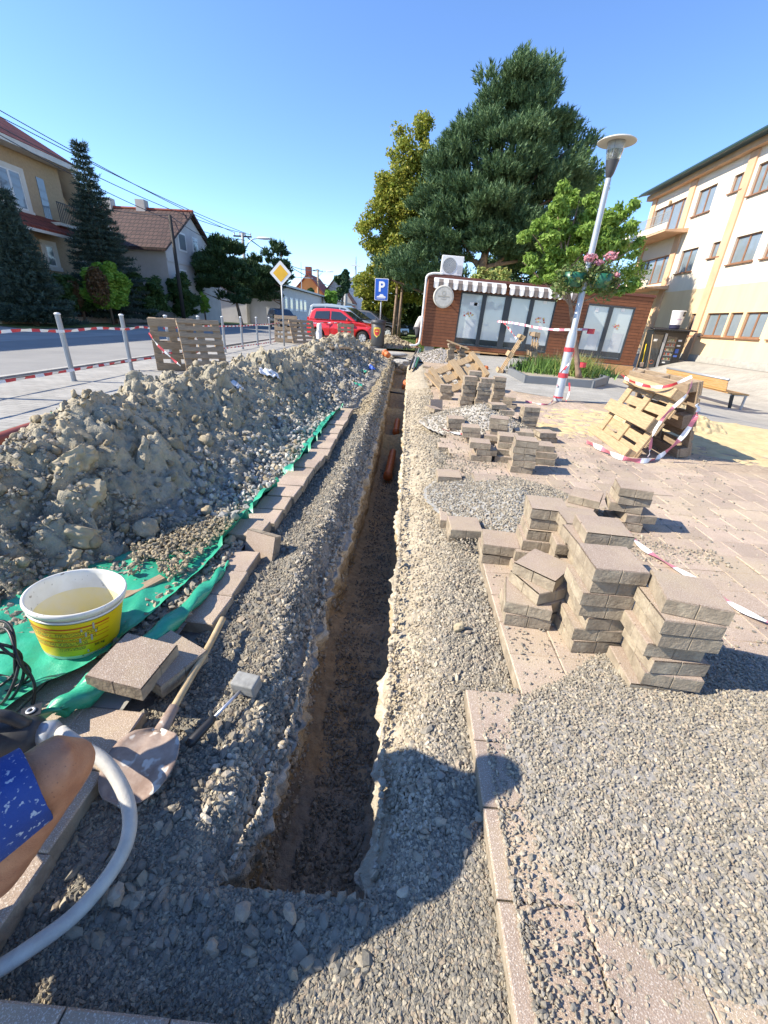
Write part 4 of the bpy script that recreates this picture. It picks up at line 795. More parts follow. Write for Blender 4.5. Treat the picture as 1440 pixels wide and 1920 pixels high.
keep = [i for i in range(len(N)) if i not in (7, 8, 9, 10, 11, 12, 13)]; mp_ = {o_: n_ for n_, o_ in enumerate(keep)}
tmp = skinned('body', [N[i] for i in keep], [(mp_[a_], mp_[b_]) for a_, b_ in E_ if a_ in mp_ and b_ in mp_], 0, M['skin'], None, 2)
bpy.context.view_layer.update(); dg = bpy.context.evaluated_depsgraph_get(); me = bpy.data.meshes.new_from_object(tmp.evaluated_get(dg)); bpy.data.objects.remove(tmp)
mb = MB(); mb.add([v.co[:] for v in me.vertices], [tuple(p.vertices) for p in me.polygons])
kb = K+(-dth-dca).normalized()*.012; Pl = curve_pts([hipR, hipR.lerp(K, .35), hipR.lerp(K, .7), hipR.lerp(K, .9), kb, K+dca*.055+Vector((0, 0, -.03)), K+dca*.12+Vector((0, .0, -.045)), K+dca*.22+Vector((0, 0, -.05)), ank.lerp(K, .25), ank], 5)
Rl = np.interp(np.linspace(0, 9, len(Pl)), range(10), [.098, .088, .070, .061, .057, .050, .046, .048, .042, .034]); mb.tube(Pl, list(map(float, Rl)), 28)
bo = mb.build('body', M['skin'], t, True); rm = bo.modifiers.new('fuse', 'REMESH'); rm.mode = 'VOXEL'; rm.voxel_size = .009; rm.use_smooth_shade = True; sm_ = bo.modifiers.new('smooth', 'SMOOTH'); sm_.iterations = 6; sm_.factor = .5
# shorts: a tube of cloth over the thigh with a turned, slightly flared hem
def cloth(name, A, R, par, seed):
    mb = MB(); n = 40; V = []; P = [Vector(a) for a in A]; L = len(P)
    for i, p in enumerate(P):
        tt = (P[min(i+1, L-1)]-P[max(i-1, 0)]).normalized(); u = tt.cross(Vector((0, 0, 1))).normalized(); w_ = u.cross(tt)
        for k in range(n):
            a = 2*math.pi*k/n; f = 1+.035*math.sin(a*3+i*.5+seed)+.03*math.sin(a*7+seed)*(i/L)
            V.append(p+R[i]*f*(math.cos(a)*u+math.sin(a)*w_))
    mb.add(V, [(i*n+k, i*n+(k+1) % n, (i+1)*n+(k+1) % n, (i+1)*n+k) for i in range(L-1) for k in range(n)]); return mb.build(name, M['shorts'], par, True, solid=.004)
dr = (K-hipR).normalized(); e1 = K-dr*.038
A = [hipR-dr*.06]+[hipR.lerp(e1, q) for q in (.1, .25, .4, .55, .7, .85, .95, 1)]+[e1+dr*.001]
cloth('shorts_leg', A, [.11, .112, .107, .101, .093, .086, .080, .076, .075, .074], t, 1)
cloth('shorts', [pel+Vector((-.02, 0, -.14)), pel+Vector((-.02, 0, -.08)), pel, pel+Vector((.01, .01, .06)), pel+Vector((.02, .03, .12))], [.13, .15, .155, .15, .14], t, 2)
cloth('shirt', [pel.lerp(sh, q_) for q_ in (.15, .4, .7, 1)]+[sh+Vector((.04, .03, .09))], [.145, .15, .155, .15, .08], t, 3)
MB().box(tuple(ank+Vector((-.06, -.02, -.02))), (.24, .09, .09), rotz(.5)).build('shoe', flat('work_shoe', (.12, .11, .10), .9), t, bevel=.025, seg=3)

# ------------------------------------------------------------------ pallets
def pallet(label, group, o, xd, yd, L=1.2, W=.8, deck=5, mt='wood', bw=None, H=.144, bottom=3):
    xd = Vector(xd).normalized(); yd = Vector(yd); yd = (yd-xd*yd.dot(xd)).normalized(); zd = xd.cross(yd)
    t = thing('pallet', label, 'pallet', group=group); t.matrix_world = Matrix.Translation(Vector(o))@Matrix((xd, yd, zd)).transposed().to_4x4()
    m = M[mt]; r = random.Random(len(label)); bw = bw or ([.145, .1, .145, .1, .145] if deck == 5 else [W/deck*.66]*deck)
    ys = [bw[0]/2+(W-bw[0]/2-bw[-1]/2)*i/(deck-1) for i in range(deck)]
    j = lambda s=.004: r.gauss(0, s)
    bd = lambda nm, c, d: MB().box((0, 0, 0), d).build(nm, m, t, bevel=.003)
    def put(nm, c, d): q = bd(nm, c, d); q.location = (c[0]+j(.003), c[1]+j(.003), c[2]); q.rotation_euler = (j(.004), j(.004), j(.008))
    for y, w_ in zip(ys, bw): put('deck_board', (L/2, y, H-.011), (L+j(), w_, .021))
    for x in (.075, L/2, L-.075): put('stringer_board', (x, W/2, H-.034), (.14, W, .022))
    for x in (.075, L/2, L-.075):
        for y in (.055, W/2, W-.055): put('block', (x, y, .0605), (.14, .10 if y != W/2 else .14, .078))
    for y in ([.055, W/2, W-.055] if bottom == 3 else []): put('bottom_board', (L/2, y, .0105), (L+j(), .10 if y != W/2 else .145, .021))
    return t
PG = 'pallets stood up as barriers'
pallet('left half of the big pallet frame, three broad bright boards facing the trench', PG, (2.40, 4.42, 0), (.06, 1, 0), (.34, 0, .80))
pallet('right half of the big pallet frame, standing nearly upright beside the sand', PG, (3.02, 4.50, 0), (-.02, 1, 0), (-.17, 0, .83), mt='woodgrey')
A = G(350, 703); pallet('slatted half of the nearest left pallet frame between the posts and the heap', PG, A, (.80, .60, 0), (-.26, .34, .90), L=.78, W=1.04, deck=8, mt='woodgrey', bottom=0)
pallet('rear half of the nearest left pallet frame, open side with broad boards', PG, (-5.18, 8.75, 0), (.92, .38, 0), (.10, -.10, .97), L=.80, W=1.0, deck=5, mt='woodgrey')
A = G(548, 645); pallet('slatted half of the small pallet frame at the far end of the posts', PG, A, (.78, .62, 0), (-.3, .3, .9), L=1.15, W=1.0, deck=6, mt='woodgrey', bottom=0)
pallet('rear half of the small pallet frame at the far end of the posts', PG, G(516, 641), (1, .1, 0), (.1, .2, .95), L=1.0, W=1.1, mt='woodgrey')
pallet('upright pallet partly hidden by the heap, in front of the red car', PG, (-3.35, 20.8, 0), (1, .25, 0), (.12, .2, 1.0), L=.75, W=.9, mt='woodgrey')
A = G(966, 702); pallet('left leaning half of the narrow pallet frame before the cabin windows', PG, A+Vector((-.5, .1, 0)), (.15, 1, 0), (.42, 0, .9), L=1.0, W=1.15)
pallet('upright half of the narrow pallet frame before the cabin windows', PG, A+Vector((.42, .1, 0)), (.1, 1, 0), (-.06, 0, 1), L=1.0, W=1.1, mt='woodgrey')
B_ = RY(834, 738, 8.0); A_ = RY(803, 693, 8.35); C_ = RY(912, 694, 8.55)
pallet('pallet lying tilted on the loose blocks beside the trench', None, B_+Vector((0, 0, .02)), (A_-B_), (C_-B_), L=(A_-B_).length, W=(C_-B_).length, deck=5)
plank('loose_plank', RY(800, 700, 8.3), RY(842, 745, 7.75), .12, .03, M['wood'], 'single board under the near edge of the lying pallet', 'board')
plank('loose_plank', RY(838, 638, 13.2), RY(880, 655, 13.1), .22, .03, M['wood'], 'board lying on the far block stacks before the cabin', 'board')

# ------------------------------------------------------------------ pipes, conduits and the concrete lump in the trench
def rib_pipe(name, a, b, r, label, m=None):
    a, b = Vector(a), Vector(b); d = (b-a); n = max(2, int(d.length/.03)); mb = MB(); mb.tube([a+d*i/n for i in range(n+1)], [r*(1 if (i % 12) else 1.12) for i in range(n+1)], 24); mb.tube([a-d.normalized()*.01, a+d.normalized()*.08], [r*1.17, r*1.17], 24, 0)
    return tag(mb.build(name, m or M['orange'], smooth=True), label, 'pipe', 'orange drain pipe lengths in the trench')
rib_pipe('drain_pipe', (-.155, 5.45, -.80), (-.125, 6.45, -.74), .055, 'nearest orange drain pipe length, in the middle of the trench')
rib_pipe('drain_pipe', (-.12, 7.75, -.74), (-.11, 8.4, -.66), .055, 'second orange drain pipe length, behind the earth step')
rib_pipe('drain_pipe', (-.02, 11.6, -.44), (.0, 11.95, -.36), .075, 'short upturned orange pipe end at the sandy heap in the trench')
rib_pipe('drain_pipe', G(912, 690, .05), G(900, 686, .06), .055, 'orange pipe end on the paving beside the lying pallet')
p = on_heap(712, 672); rib_pipe('drain_pipe', (-.75, 14.2, .22), (-.62, 14.0, .16), .09, 'orange pipe stub sticking out of the far heap')
M['redpipe'] = flat('rust_red_pipe', (.30, .07, .035), .5)
MB_ = MB().tube(curve_pts([RX(-60, 850, -2.9), RX(0, 826, -2.95), RX(60, 805, -3.0), RX(120, 790, -3.05), RX(160, 790, -3.05)], 6), .055, 18).build('red_pipe', M['redpipe'], smooth=True); tag(MB_, 'rust-red pipe coming in from the left edge over the tarp behind the near heap', 'pipe')
tag(link('concrete_lump', blob((-.16, 15.2, -.16), (.34, .22, .22), M['concrete'], 301, (.1, 0, .2), .30, 5, 1.6, .5)), 'pale concrete lump spanning the far end of the trench', 'concrete block')
tag(link('concrete_lump', blob((-.9, 16.6, .02), (.9, .5, .12), M['concrete'], 302, (0, 0, .1), .1, 4, 1, .6)), 'flat concrete slab remnant at the far end of the heap', 'concrete slab')
for i, (dx, mm, lb) in enumerate([(0, M['black'], 'black conduit running from the trench end to the cabin corner'), (.09, flat('grey_conduit', (.25, .27, .28), .5), 'grey conduit beside the black one at the trench end'), (.17, flat('green_conduit', (.03, .14, .08), .5), 'dark green conduit at the trench end, right of the grey one')]):
    tag(MB().tube([(.08+dx, 12.4+i*.3, -.05), (.18+dx, 14.5, .06), (.38+dx, 19.2, .12)], .035, 8).build('conduit', mm, smooth=True), lb, 'conduit', 'conduits at the trench end')
tag(MB().tube([(-.40, 9.9, -.33), (0.03, 9.85, -.35)], .02, 8).build('cross_pipe', M['black'], smooth=True), 'thin black service pipe crossing the trench behind the second orange pipe', 'pipe')

# ------------------------------------------------------------------ posts and tapes
post_xy = [G(*q) for q in ((135, 713), (240, 692))]
def bollard():
    t = thing('bollard', '', 'post', group='steel posts along the road'); m = M['post'] = flat('post_paint', (.30, .32, .34), .4, .3)
    pts = [(math.cos(2*math.pi*k/24)*.037*(.86 if k % 6 in (0,) else 1), math.sin(2*math.pi*k/24)*.037*(.86 if k % 6 in (0,) else 1)) for k in range(24)]
    MB().prism(pts, -.05, .985, lambda u, v, w_: (u, v, w_)).build('shaft', m, t)
    MB().lathe([(0, .985), (.043, .985), (.045, .99), (.043, 1.0), (.03, 1.012), (0, 1.016)], 20).build('cap', M['white'], t, True)
    MB().lathe([(.05, -.012), (.05, -.004), (.037, -.002)], 20).build('base_ring', m, t); return t
ys = [3.55, 5.16, 6.79, 8.42, 10.06, 11.75, 13.4, 15.0, 16.7, 18.4, 20.0]; BL = ['first steel post, nearest, outside left', 'second steel post at the far left', 'steel post nearest the camera in the picture, left of the near heap', 'second steel post from the left, behind the near heap', 'steel post hidden behind the left side of the nearest left pallet frame', 'steel post behind the slats of the nearest left pallet frame', 'first steel post right of the nearest left pallet frame', 'second steel post right of the nearest left pallet frame', 'third steel post right of the nearest left pallet frame', 'steel post just left of the small pallet frame', 'last steel post, beside the yellow priority sign']
b0 = bollard(); px = lambda y: -5.49-(y-6.79)*.028
for i, y in enumerate(ys):
    o = b0 if i == 0 else dup(b0); o.location = (px(y), y, 0); o['label'] = BL[i]
M['tape'] = None
def tape(name, P, label, w_=.042, twist=2.0, seg=.16, up=True, sub=14):
    pink = any(q in label for q in ('ground', 'loop', 'trailing', 'faded', 'strung'))
    C = curve_pts(P, sub); V = []; mi = []; acc = 0; r = len(C)
    for i, p in enumerate(C):
        q = C[min(i+1, r-1)]-C[max(i-1, 0)]; q.normalize(); s_ = q.cross(Vector((0, 0, 1))).normalized(); a = math.pi/2*.9+.5*math.sin(i*.21*twist+len(label)) if up else .35*math.sin(i*.3)
        d = (math.cos(a)*s_+math.sin(a)*(s_.cross(q)))*w_/2; V += [p-d, p+d]
        if i: acc += (p-C[i-1]).length; mi.append(int(acc/seg) % 2)
    m = MB(); m.add(V, [(2*i, 2*i+2, 2*i+3, 2*i+1) for i in range(r-1)]); m.m = mi; o = m.build(name, [M['tapeP' if pink else 'tapeR'], M['tapeW']]); md = o.modifiers.new('s', 'SOLIDIFY'); md.thickness = .0008
    return tag(o, label, 'tape', 'red and white barrier tapes')
off = .05
tape('barrier_tape', [(px(y)+off, y, .78-.03*(i % 2)) for i, y in enumerate([2.0, 3.55, 4.3, 5.16, 6.0, 6.79, 7.6, 8.42, 8.9, 9.3])], 'upper red and white tape stretched along the left posts', sub=26)
tape('barrier_tape', [(px(2)+off, 2, .18), (px(5.16)+off, 5.16, .16), (px(6.79)+off, 6.79, .17), (px(8.42)+off, 8.42, .18), (-5.2, 8.9, .22), (-4.75, 8.75, .34)], 'lower red and white tape stretched along the left posts', sub=34)
tape('barrier_tape', [(-4.55, 9.1, .30), (-4.4, 9.2, .45), (-4.45, 9.0, .72), (-4.5, 8.8, .80)], 'tape wound around the nearest left pallet frame')
tape('barrier_tape', [(-5.1, 8.5, .7), (-4.9, 8.4, .5), (-4.6, 8.35, .25), (-4.45, 8.3, .15)], 'tape hanging diagonally across the rear left pallet')
tape('barrier_tape', [(px(y)+off, y, z) for y, z in ((9.8, .74), (11.75, .76), (13.4, .74), (15, .73), (16.7, .75), (18.4, .76), (20, .8))]+[(-5.5, 20.6, .85)], 'upper tape between the posts beyond the left pallet frame', sub=24)
tape('barrier_tape', [(px(y)+off, y, z) for y, z in ((9.6, .22), (11.75, .16), (13.4, .12), (15, .10), (16.7, .08), (19, .06))], 'lower tape between the posts beyond the left pallet frame', sub=24)
tape('barrier_tape', [(-5.2, 20.2, 1.0), (-4.6, 21, .86), (-3.9, 21.2, .9), (-3.3, 21.3, .92), (-2.9, 23, .8), (-2.4, 25, .95)], 'tape stretched across the side of the red car', sub=14)
lp = G(1045, 752)
tape('barrier_tape', [G(1100, 828, .03), G(1130, 842, .04), G(1165, 858, .03), G(1210, 864, .03), (2.78, 4.42, .03), (2.95, 4.44, .25), (3.0, 4.42, .5), (2.95, 4.4, .6)], 'tape trailing on the ground round the foot of the big pallet frame', .05)
tape('barrier_tape', [(2.78, 4.33, .84), (2.74, 4.28, .70), (2.60, 4.26, .50), (2.55, 4.28, .30), (2.60, 4.32, .10), (2.64, 4.38, .03)], 'tape hanging in a loop over the end of the big pallet frame', .03)
tape('barrier_tape', [(2.66, 5.5, .74), (2.62, 5.2, .71), (2.62, 4.8, .70), (2.66, 4.5, .74), (2.78, 4.36, .86)], 'tape wound under the top board of the big pallet frame', .03)
tape('barrier_tape', [G(1175, 995, .01), G(1206, 1027, .02), G(1250, 1055, .015), G(1335, 1105, .02), G(1385, 1140, .02), G(1470, 1180, .02)], 'pink-faded tape lying on the paving right of the front stacks', .035, up=False)
tape('barrier_tape', [G(830, 804, .02), G(855, 812, .03), G(885, 815, .02)], 'short tape piece lying on the slabs near the conical gravel pile', .04, up=False)
tape('barrier_tape', [G(985, 752, .02), G(1010, 757, .02), G(1030, 757, .02), (lp.x-.05, lp.y, .1), (lp.x-.09, lp.y-.06, .3)], 'tape lying on the ground left of the lamp post foot', .03)
tape('barrier_tape', [(lp.x+.10, lp.y-.1, .35), (lp.x+.13, lp.y-.12, .2), (lp.x+.12, lp.y-.1, .02)], 'tape end hanging at the lamp post foot', .03)

# ------------------------------------------------------------------ lamp post with flower basket
t = thing('street_lamp', 'grey street lamp with a disc-shaped head beside the young tree', 'street lamp', (lp.x, lp.y, 0)); M['lamp'] = flat('lamp_paint', (.42, .45, .48), .4, .3)
MB().lathe([(.0, 0), (.085, 0), (.085, .02), (.078, .04), (.078, 1.12), (.066, 1.18), (.05, 1.22), (.05, 2.2), (.042, 3.2), (.04, 3.32), (0, 3.33)], 24).build('pole', M['lamp'], t, True)
M['dark'] = flat('dark_grey_plastic', (.05, .05, .055), .5); M['clear'] = mat('clear_glass', (.8, .85, .85), rough=.05); M['clear'].node_tree.nodes['Principled BSDF'].inputs['Transmission Weight'].default_value = .9
HS = .78; hb = thing('lamp_head', None, None); hb.parent = t; hb.location = (0, 0, 3.32*(1-HS)+.02); hb.scale = (HS, HS, HS)
for k_ in ('label', 'category'):
    if k_ in hb: del hb[k_]
MB().lathe([(.045, 3.30), (.075, 3.36), (.09, 3.42), (.115, 3.55), (.12, 3.58), (.0, 3.58)], 24).build('neck', M['dark'], hb, True)
MB().lathe([(.085, 3.5), (.09, 3.72), (.0, 3.73)], 24).build('louvre', M['dark'], hb, True)
MB().lathe([(.12, 3.56), (.15, 3.72), (.16, 3.86), (.15, 3.87), (.11, 3.58)], 24).build('glass', M['clear'], hb, True)
MB().lathe([(.10, 3.72), (.145, 3.73), (.15, 3.84), (.10, 3.87)], 24).build('reflector', M['white'], hb, True)
MB().lathe([(.0, 3.86), (.33, 3.83), (.345, 3.835), (.345, 3.845), (.30, 3.87), (.09, 3.905), (.06, 3.93), (.035, 3.955), (0, 3.96)], 40).build('disc', flat('lamp_disc', (.55, .53, .47), .5), hb, True)
for k in range(3): a = k*2.1; MB().cyl((.13*math.cos(a), .13*math.sin(a), 3.6), (.16*math.cos(a), .16*math.sin(a), 3.9), .006, n=6).build('strut', M['lamp'], hb)
for z0, z1 in ((.42, .50), (.86, .93), (.06, .09)): 
    MB().lathe([(.081, z0), (.084, z0), (.084, z1), (.081, z1)], 20).build('tape_band', M['tapeR'], t)
tape('barrier_tape', [(lp.x-.07, lp.y-.05, .5), (lp.x+.03, lp.y-.10, .70), (lp.x+.09, lp.y-.04, .9)], 'red tape spiralling up the lower lamp post', .03)
# flower basket
fb = thing('flower_basket', 'green basket of pink flowers hung on the lamp post', 'flower basket', (lp.x+.02, lp.y, 1.86)); M['basket'] = flat('green_plastic', (.02, .12, .07), .4)
for s_ in (-1, 1):
    MB().lathe([(0, -.0), (.12, .0), (.16, .06), (.19, .2), (.185, .2), (.15, .06)], 20, c=(s_*.22, -.02, 0)).build('planter_bowl', M['basket'], fb, True)
def leafcloud(name, C, R, n, size, m, parent=None, seed=1, droop=0, shell=.5, elong=1.6, up=0):
    """many small folded leaves spread through ellipsoids C (centres) with radii R"""
    r = np.random.default_rng(seed); C = np.asarray(C, float).reshape(-1, 3); R = np.asarray(R, float).reshape(-1, 3); vol = R.prod(1)**(2/3); k = r.choice(len(C), n, p=vol/vol.sum())
    d = r.normal(size=(n, 3)); d /= np.linalg.norm(d, axis=1)[:, None]; rad = r.uniform(0, 1, n)**(shell)
    P = C[k]+d*R[k]*rad[:, None]; P[:, 2] -= droop*r.uniform(0, 1, n)**2
    nrm = d*.6+r.normal(size=(n, 3))*.6+np.array([0, 0, .35]); nrm /= np.linalg.norm(nrm, axis=1)[:, None]
    a = np.cross(nrm, r.normal(size=(n, 3))+np.array([0, 0, up])*2); a /= np.linalg.norm(a, axis=1)[:, None]; b = np.cross(nrm, a)
    s = size*r.uniform(.6, 1.3, n)[:, None]
    V = np.stack([P-a*s*elong*.5, P+b*s*.42+nrm*s*.12, P+a*s*elong*.5, P-b*s*.42+nrm*s*.12], 1).reshape(-1, 3); Fq = (np.arange(n)[:, None]*4+np.array([[0, 1, 2, 3]]))
    F3 = np.concatenate([Fq[:, [0, 1, 2]], Fq[:, [0, 2, 3]]]); return link(name, mesh_np(name, V, F3, m), parent)
M['basketleaf'] = leafmat('basket_leaves', [(.06, .12, .03), (.14, .2, .06), (.2, .2, .08)]); M['pinkflower'] = leafmat('pink_petals', [(.60, .26, .30), (.68, .38, .42), (.45, .15, .2)])
leafcloud('foliage', [(-.2, 0, .2), (.22, 0, .22), (.0, 0, .2), (.35, 0, .1), (-.35, 0, .1)], [(.28, .25, .18), (.28, .25, .2), (.3, .25, .15), (.2, .2, .22), (.2, .2, .22)], 2200, .045, M['basketleaf'], fb, 5, .15)
[leafcloud('flower_cluster', [c_], [r_], 110, .035, M['pinkflower'], fb, 6+i_) for i_, (c_, r_) in enumerate(zip([(-.05, -.1, .42), (.28, -.05, .46), (.42, -.05, .2), (.5, .0, .05), (.1, -.1, .35)], [(.10, .1, .06), (.11, .1, .07), (.07, .1, .05), (.05, .08, .05), (.08, .1, .04)]))]

# ------------------------------------------------------------------ planter with grasses and the young tree
pb = [G(955, 702), G(985, 718), G(1108, 727), G(1135, 718), G(1080, 700), G(985, 690)]
pt = thing('planter', 'low dark-edged planting bed with tall grasses under the young tree', 'planting bed'); mb = MB(); M['edge'] = flat('edging_grey', (.16, .17, .18), .7)
for a, b in zip(pb, pb[1:]+pb[:1]):
    a, b = Vector(a), Vector(b); d = (b-a).normalized(); nn = Vector((-d.y, d.x, 0))
    q = MB().prism([(-.05, -.02), (.05, -.02), (.05, .17), (-.05, .17)], -.05, (b-a).length+.05, lambda u, v, w_, a=a, d=d, nn=nn: a+d*w_+nn*u+Vector((0, 0, v))).build('edging', M['edge'], pt, bevel=.006)
MB().add([(p.x, p.y, .08) for p in pb], [tuple(range(6))]).build('bed_soil', M['dirt'], pt)
ctr = sum((Vector(p) for p in pb), Vector())/6
def bedarea(xs):
    def f(r, n):
        q = [xs[i % len(xs)] for i in range(n)]; P = np.array([[c[0], c[1], .08] for c in q])+np.stack([r.normal(0, .28, n), r.normal(0, .25, n), np.zeros(n)], 1); return P
    return f
p1, p2, p3, p4 = G(1005, 700), G(1025, 706), G(1065, 708), G(1092, 710); M['grassA'] = leafmat('green_tall_grass', [(.10, .2, .04), (.2, .32, .08), (.16, .26, .1)]); M['grassB'] = leafmat('straw_grass', [(.45, .42, .14), (.3, .34, .1), (.2, .3, .08)]); M['plume'] = leafmat('grass_plumes', [(.35, .28, .22), (.45, .36, .28)])
for nm, pos, n, h_, mm, lb, wd in (('ornamental_grass', [(p1.x, p1.y+.2)], 500, .26, 'grassA', 'broad-leaved low plants at the left end of the planting bed', .03), ('ornamental_grass', [(p2.x+.1, p2.y+.1), (p2.x-.2, p2.y+.3)], 700, .46, 'grassA', 'tall green grass clump in the middle of the planting bed', .016), ('ornamental_grass', [(p3.x+.1, p3.y)], 700, .52, 'grassB', 'straw-coloured grass clump right of the lamp post', .014), ('ornamental_grass', [(p4.x, p4.y), (p4.x+.3, p4.y)], 500, .34, 'grassA', 'green grass clump at the right end of the planting bed', .018)):
    tag(link(nm, blades(nm, n, bedarea(pos), h_, M[mm], len(lb), wd, .38)), lb, 'grass', 'grasses in the planting bed')
tag(link('ornamental_grass', blades('plumes', 60, bedarea([(p1.x+.5, p1.y+.4), (p3.x+.5, p3.y+.3), (p4.x, p4.y+.2)]), .62, M['plume'], 31, .01, .15)), 'thin pale seed plumes standing above the planting bed', 'grass')

# ------------------------------------------------------------------ wooden cabin
def cabin():
    Y0 = 19.4; P0 = RY(790, 648, Y0); P1 = RY(1186, 686, Y0); ex = (P1-P0).normalized(); ey = Vector((0, 1, 0)); ez = ex.cross(ey); Lc = (P1-P0).length; Hc = 2.62; D = 3.0
    MW = Matrix.Translation(P0)@Matrix((ex, ey, ez)).transposed().to_4x4()
    def loc(px, py): d = RY(px, py, Y0)-P0; return d.dot(ex), d.dot(ez)
    z3 = lambda x, y: loc(780+x/3.13, 400+y/3.13)
    t = thing('cabin', 'brown timber-clad flat-roofed cabin with a striped awning and tall papered windows', 'cabin'); t.matrix_world = MW
    M['clad'] = brickmat('larch_cladding', (.235, .088, .04), (.19, .072, .034), (.045, .02, .012), 6.0, .118, .006, .5, .6, .012, swap=(0, 2), nvar=(6, .8))
    M['cladY'] = brickmat('larch_cladding_side', (.235, .088, .04), (.19, .072, .034), (.045, .02, .012), 6.0, .118, .006, .5, .6, .012, swap=(1, 2), nvar=(6, .8))
    M['frame'] = flat('anthracite_frame', (.035, .042, .05), .4); M['film'] = mat('papered_glass', (.52, .57, .57), (.44, .50, .51), sc=.7, rough=.06, spec=.7, coat=.6)
    g1, g2 = (z3(228, 730)[0], z3(757, 820)[0]), (z3(935, 830)[0], z3(1197, 860)[0]); zb, ztp = .16, 2.22
    w_ = MB(); xs = [0, g1[0], g1[1], g2[0], g2[1], Lc]
    for a, b in ((xs[0], xs[1]), (xs[2], xs[3]), (xs[4], xs[5])): w_.bb(a, b, 0, .10, 0, Hc)
    for a, b in ((xs[1], xs[2]), (xs[3], xs[4])): w_.bb(a, b, 0, .10, 0, zb); w_.bb(a, b, 0, .10, ztp, Hc)
    w_.build('front_wall', M['clad'], t)
    MB().bb(0, .1, .10, D, 0, Hc).build('side_wall', M['cladY'], t); MB().bb(Lc-.1, Lc, .10, D, 0, Hc).build('side_wall', M['cladY'], t); MB().bb(.1, Lc-.1, D-.1, D, 0, Hc).build('rear_wall', M['clad'], t)
    MB().bb(-.04, Lc+.04, -.05, D+.04, Hc, Hc+.10).build('roof', flat('roof_edge', (.14, .045, .03), .6), t, bevel=.01)
    MB().bb(.12, Lc-.12, .4, .5, .0, Hc-.02).build('inner_blind', flat('blind', (.3, .33, .34)), t)
    for nm, gg, k in (('window', g1, 4), ('window', g2, 2)):
        f = MB(); f.bb(gg[0], gg[1], .0, .08, zb, zb+.07); f.bb(gg[0], gg[1], .0, .08, ztp-.07, ztp)
        for i in range(k+1):
            x = gg[0]+(gg[1]-gg[0])*i/k; wd = .045 if i in (0, k) else (.13 if (k == 4 and i == 2) else .085); a = max(gg[0], x-wd); b = min(gg[1], x+wd); f.bb(a, b, .003, .077, zb+.07, ztp-.07)
        fo = f.build('window', M['frame'], t, bevel=.004)
        for i in range(k):
            a = gg[0]+(gg[1]-gg[0])*i/k+.06; b = gg[0]+(gg[1]-gg[0])*(i+1)/k-.06; MB().bb(a, b, .05, .06, zb+.07, ztp-.07).build('pane', M['film'], fo)
            MB().bb(a, b, .044, .048, zb+.08, zb+.30).build('low_pane', M['glass'], fo)
            if i % 2 == 0 or k == 2: MB().bb(b-.55, b-.12, .045, .048, zb+.33, zb+1.05).build('reflection_panel', flat('reflection_pale', (.55, .58, .58), .5), fo)  # pale panels standing in for bright reflections low in the glass
    fl = [flat('sticker_red', (.5, .08, .06)), flat('sticker_yellow', (.6, .45, .1)), flat('sticker_pink', (.6, .3, .3))]
    r = random.Random(3)
    for cx, cz in (z3(308, 592), z3(728, 628), z3(1180, 665)):
        for i in range(16): s_ = r.uniform(.015, .04); MB().lathe([(0, -.001), (s_, 0), (0, .001)], 8, c=(cx+r.uniform(-.2, .2), .042, cz+r.uniform(-.08, .08)), M=Matrix.Rotation(math.pi/2, 3, 'X')).build('sticker', fl[i % 3], t)
    for q in ((352, 533), (760, 520), (1065, 566), (1218, 566)): cx, cz = z3(*q); MB().bb(cx-.07, cx+.07, .040, .043, cz-.07, cz+.07).build('notice', M['white'], t)
    MB().bb(z3(352, 533)[0]-.25, z3(352, 533)[0]+.12, .040, .043, z3(352, 533)[1]-.06, z3(352, 533)[1]+.06).build('notice', M['white'], t)
    # awnings
    M['strW'] = flat('awning_white', (.74, .71, .66), .8); M['strB'] = flat('awning_brown', (.17, .14, .125), .8)
    for (a, b) in ((z3(105, 400)[0], z3(523, 440)[0]), (z3(545, 440)[0], z3(935, 470)[0])):
        aw = MB().bb(a, b, -.13, -.01, Hc-.12, Hc-.0).build('awning', M['white'], t, bevel=.02); n = max(1, int((b-a)/.185)); wd = (b-a)/n
        for i in range(n):
            x0 = a+i*wd; x1 = x0+wd; V = []; k = 7
            for j in range(k):
                x = x0+wd*j/(k-1); V += [(x, -.14, Hc-.04), (x, -.30, Hc-.16), (x, -.32+.01*math.sin(j), Hc-.36-.04*math.sin(math.pi*((i % 1)+j/(k-1))))]
            MB().add(V, [(3*j+q, 3*j+3+q, 3*j+4+q, 3*j+1+q) for j in range(k-1) for q in (0, 1)]).build('stripe', M['strB'] if i % 2 else M['strW'], aw, solid=.004)
    # round sign
    cx, cz = z3(158, 492); sg = MB(); RX90 = Matrix.Rotation(math.pi/2, 3, 'X'); sg.lathe([(0, -.05), (.40, -.05), (.42, -.03), (.42, .03), (.40, .05), (.37, .052), (0, .045)], 48, c=(0, 0, 0), M=RX90)
    so_ = sg.build('round_sign', mat('sign_cream', (.60, .57, .50), rough=.5), t, True); so_.location = (cx, -.30, cz)
    gd = flat('sign_print', (.42, .38, .30)); MB().lathe([(.37, .0), (.372, .004), (.352, .004), (.35, 0)], 48, M=RX90, c=(0, -.052, 0)).build('ring', gd, so_)
    MB().lathe([(.08, .0), (.081, .003), (.066, .003), (.065, 0)], 24, M=RX90, c=(0, -.050, .13)).build('ring', gd, so_)
    MB().bb(-.24, .24, -.054, -.051, -.01, .03).build('lettering', gd, so_); MB().bb(-.12, .12, -.054, -.051, -.09, -.07).build('lettering', gd, so_); MB().bb(-.02, .02, -.05, .28, -.02, .02).build('bracket', M['grey_metal'], so_)
    # wooden plinth deck and blocks
    M['deck'] = mat('plinth_timber', (.62, .36, .16), (.50, .27, .11), sc=5, stretch=(1, 6, 6), rough=.75)
    Z = lambda x: -(P0.z+ex.z*x)
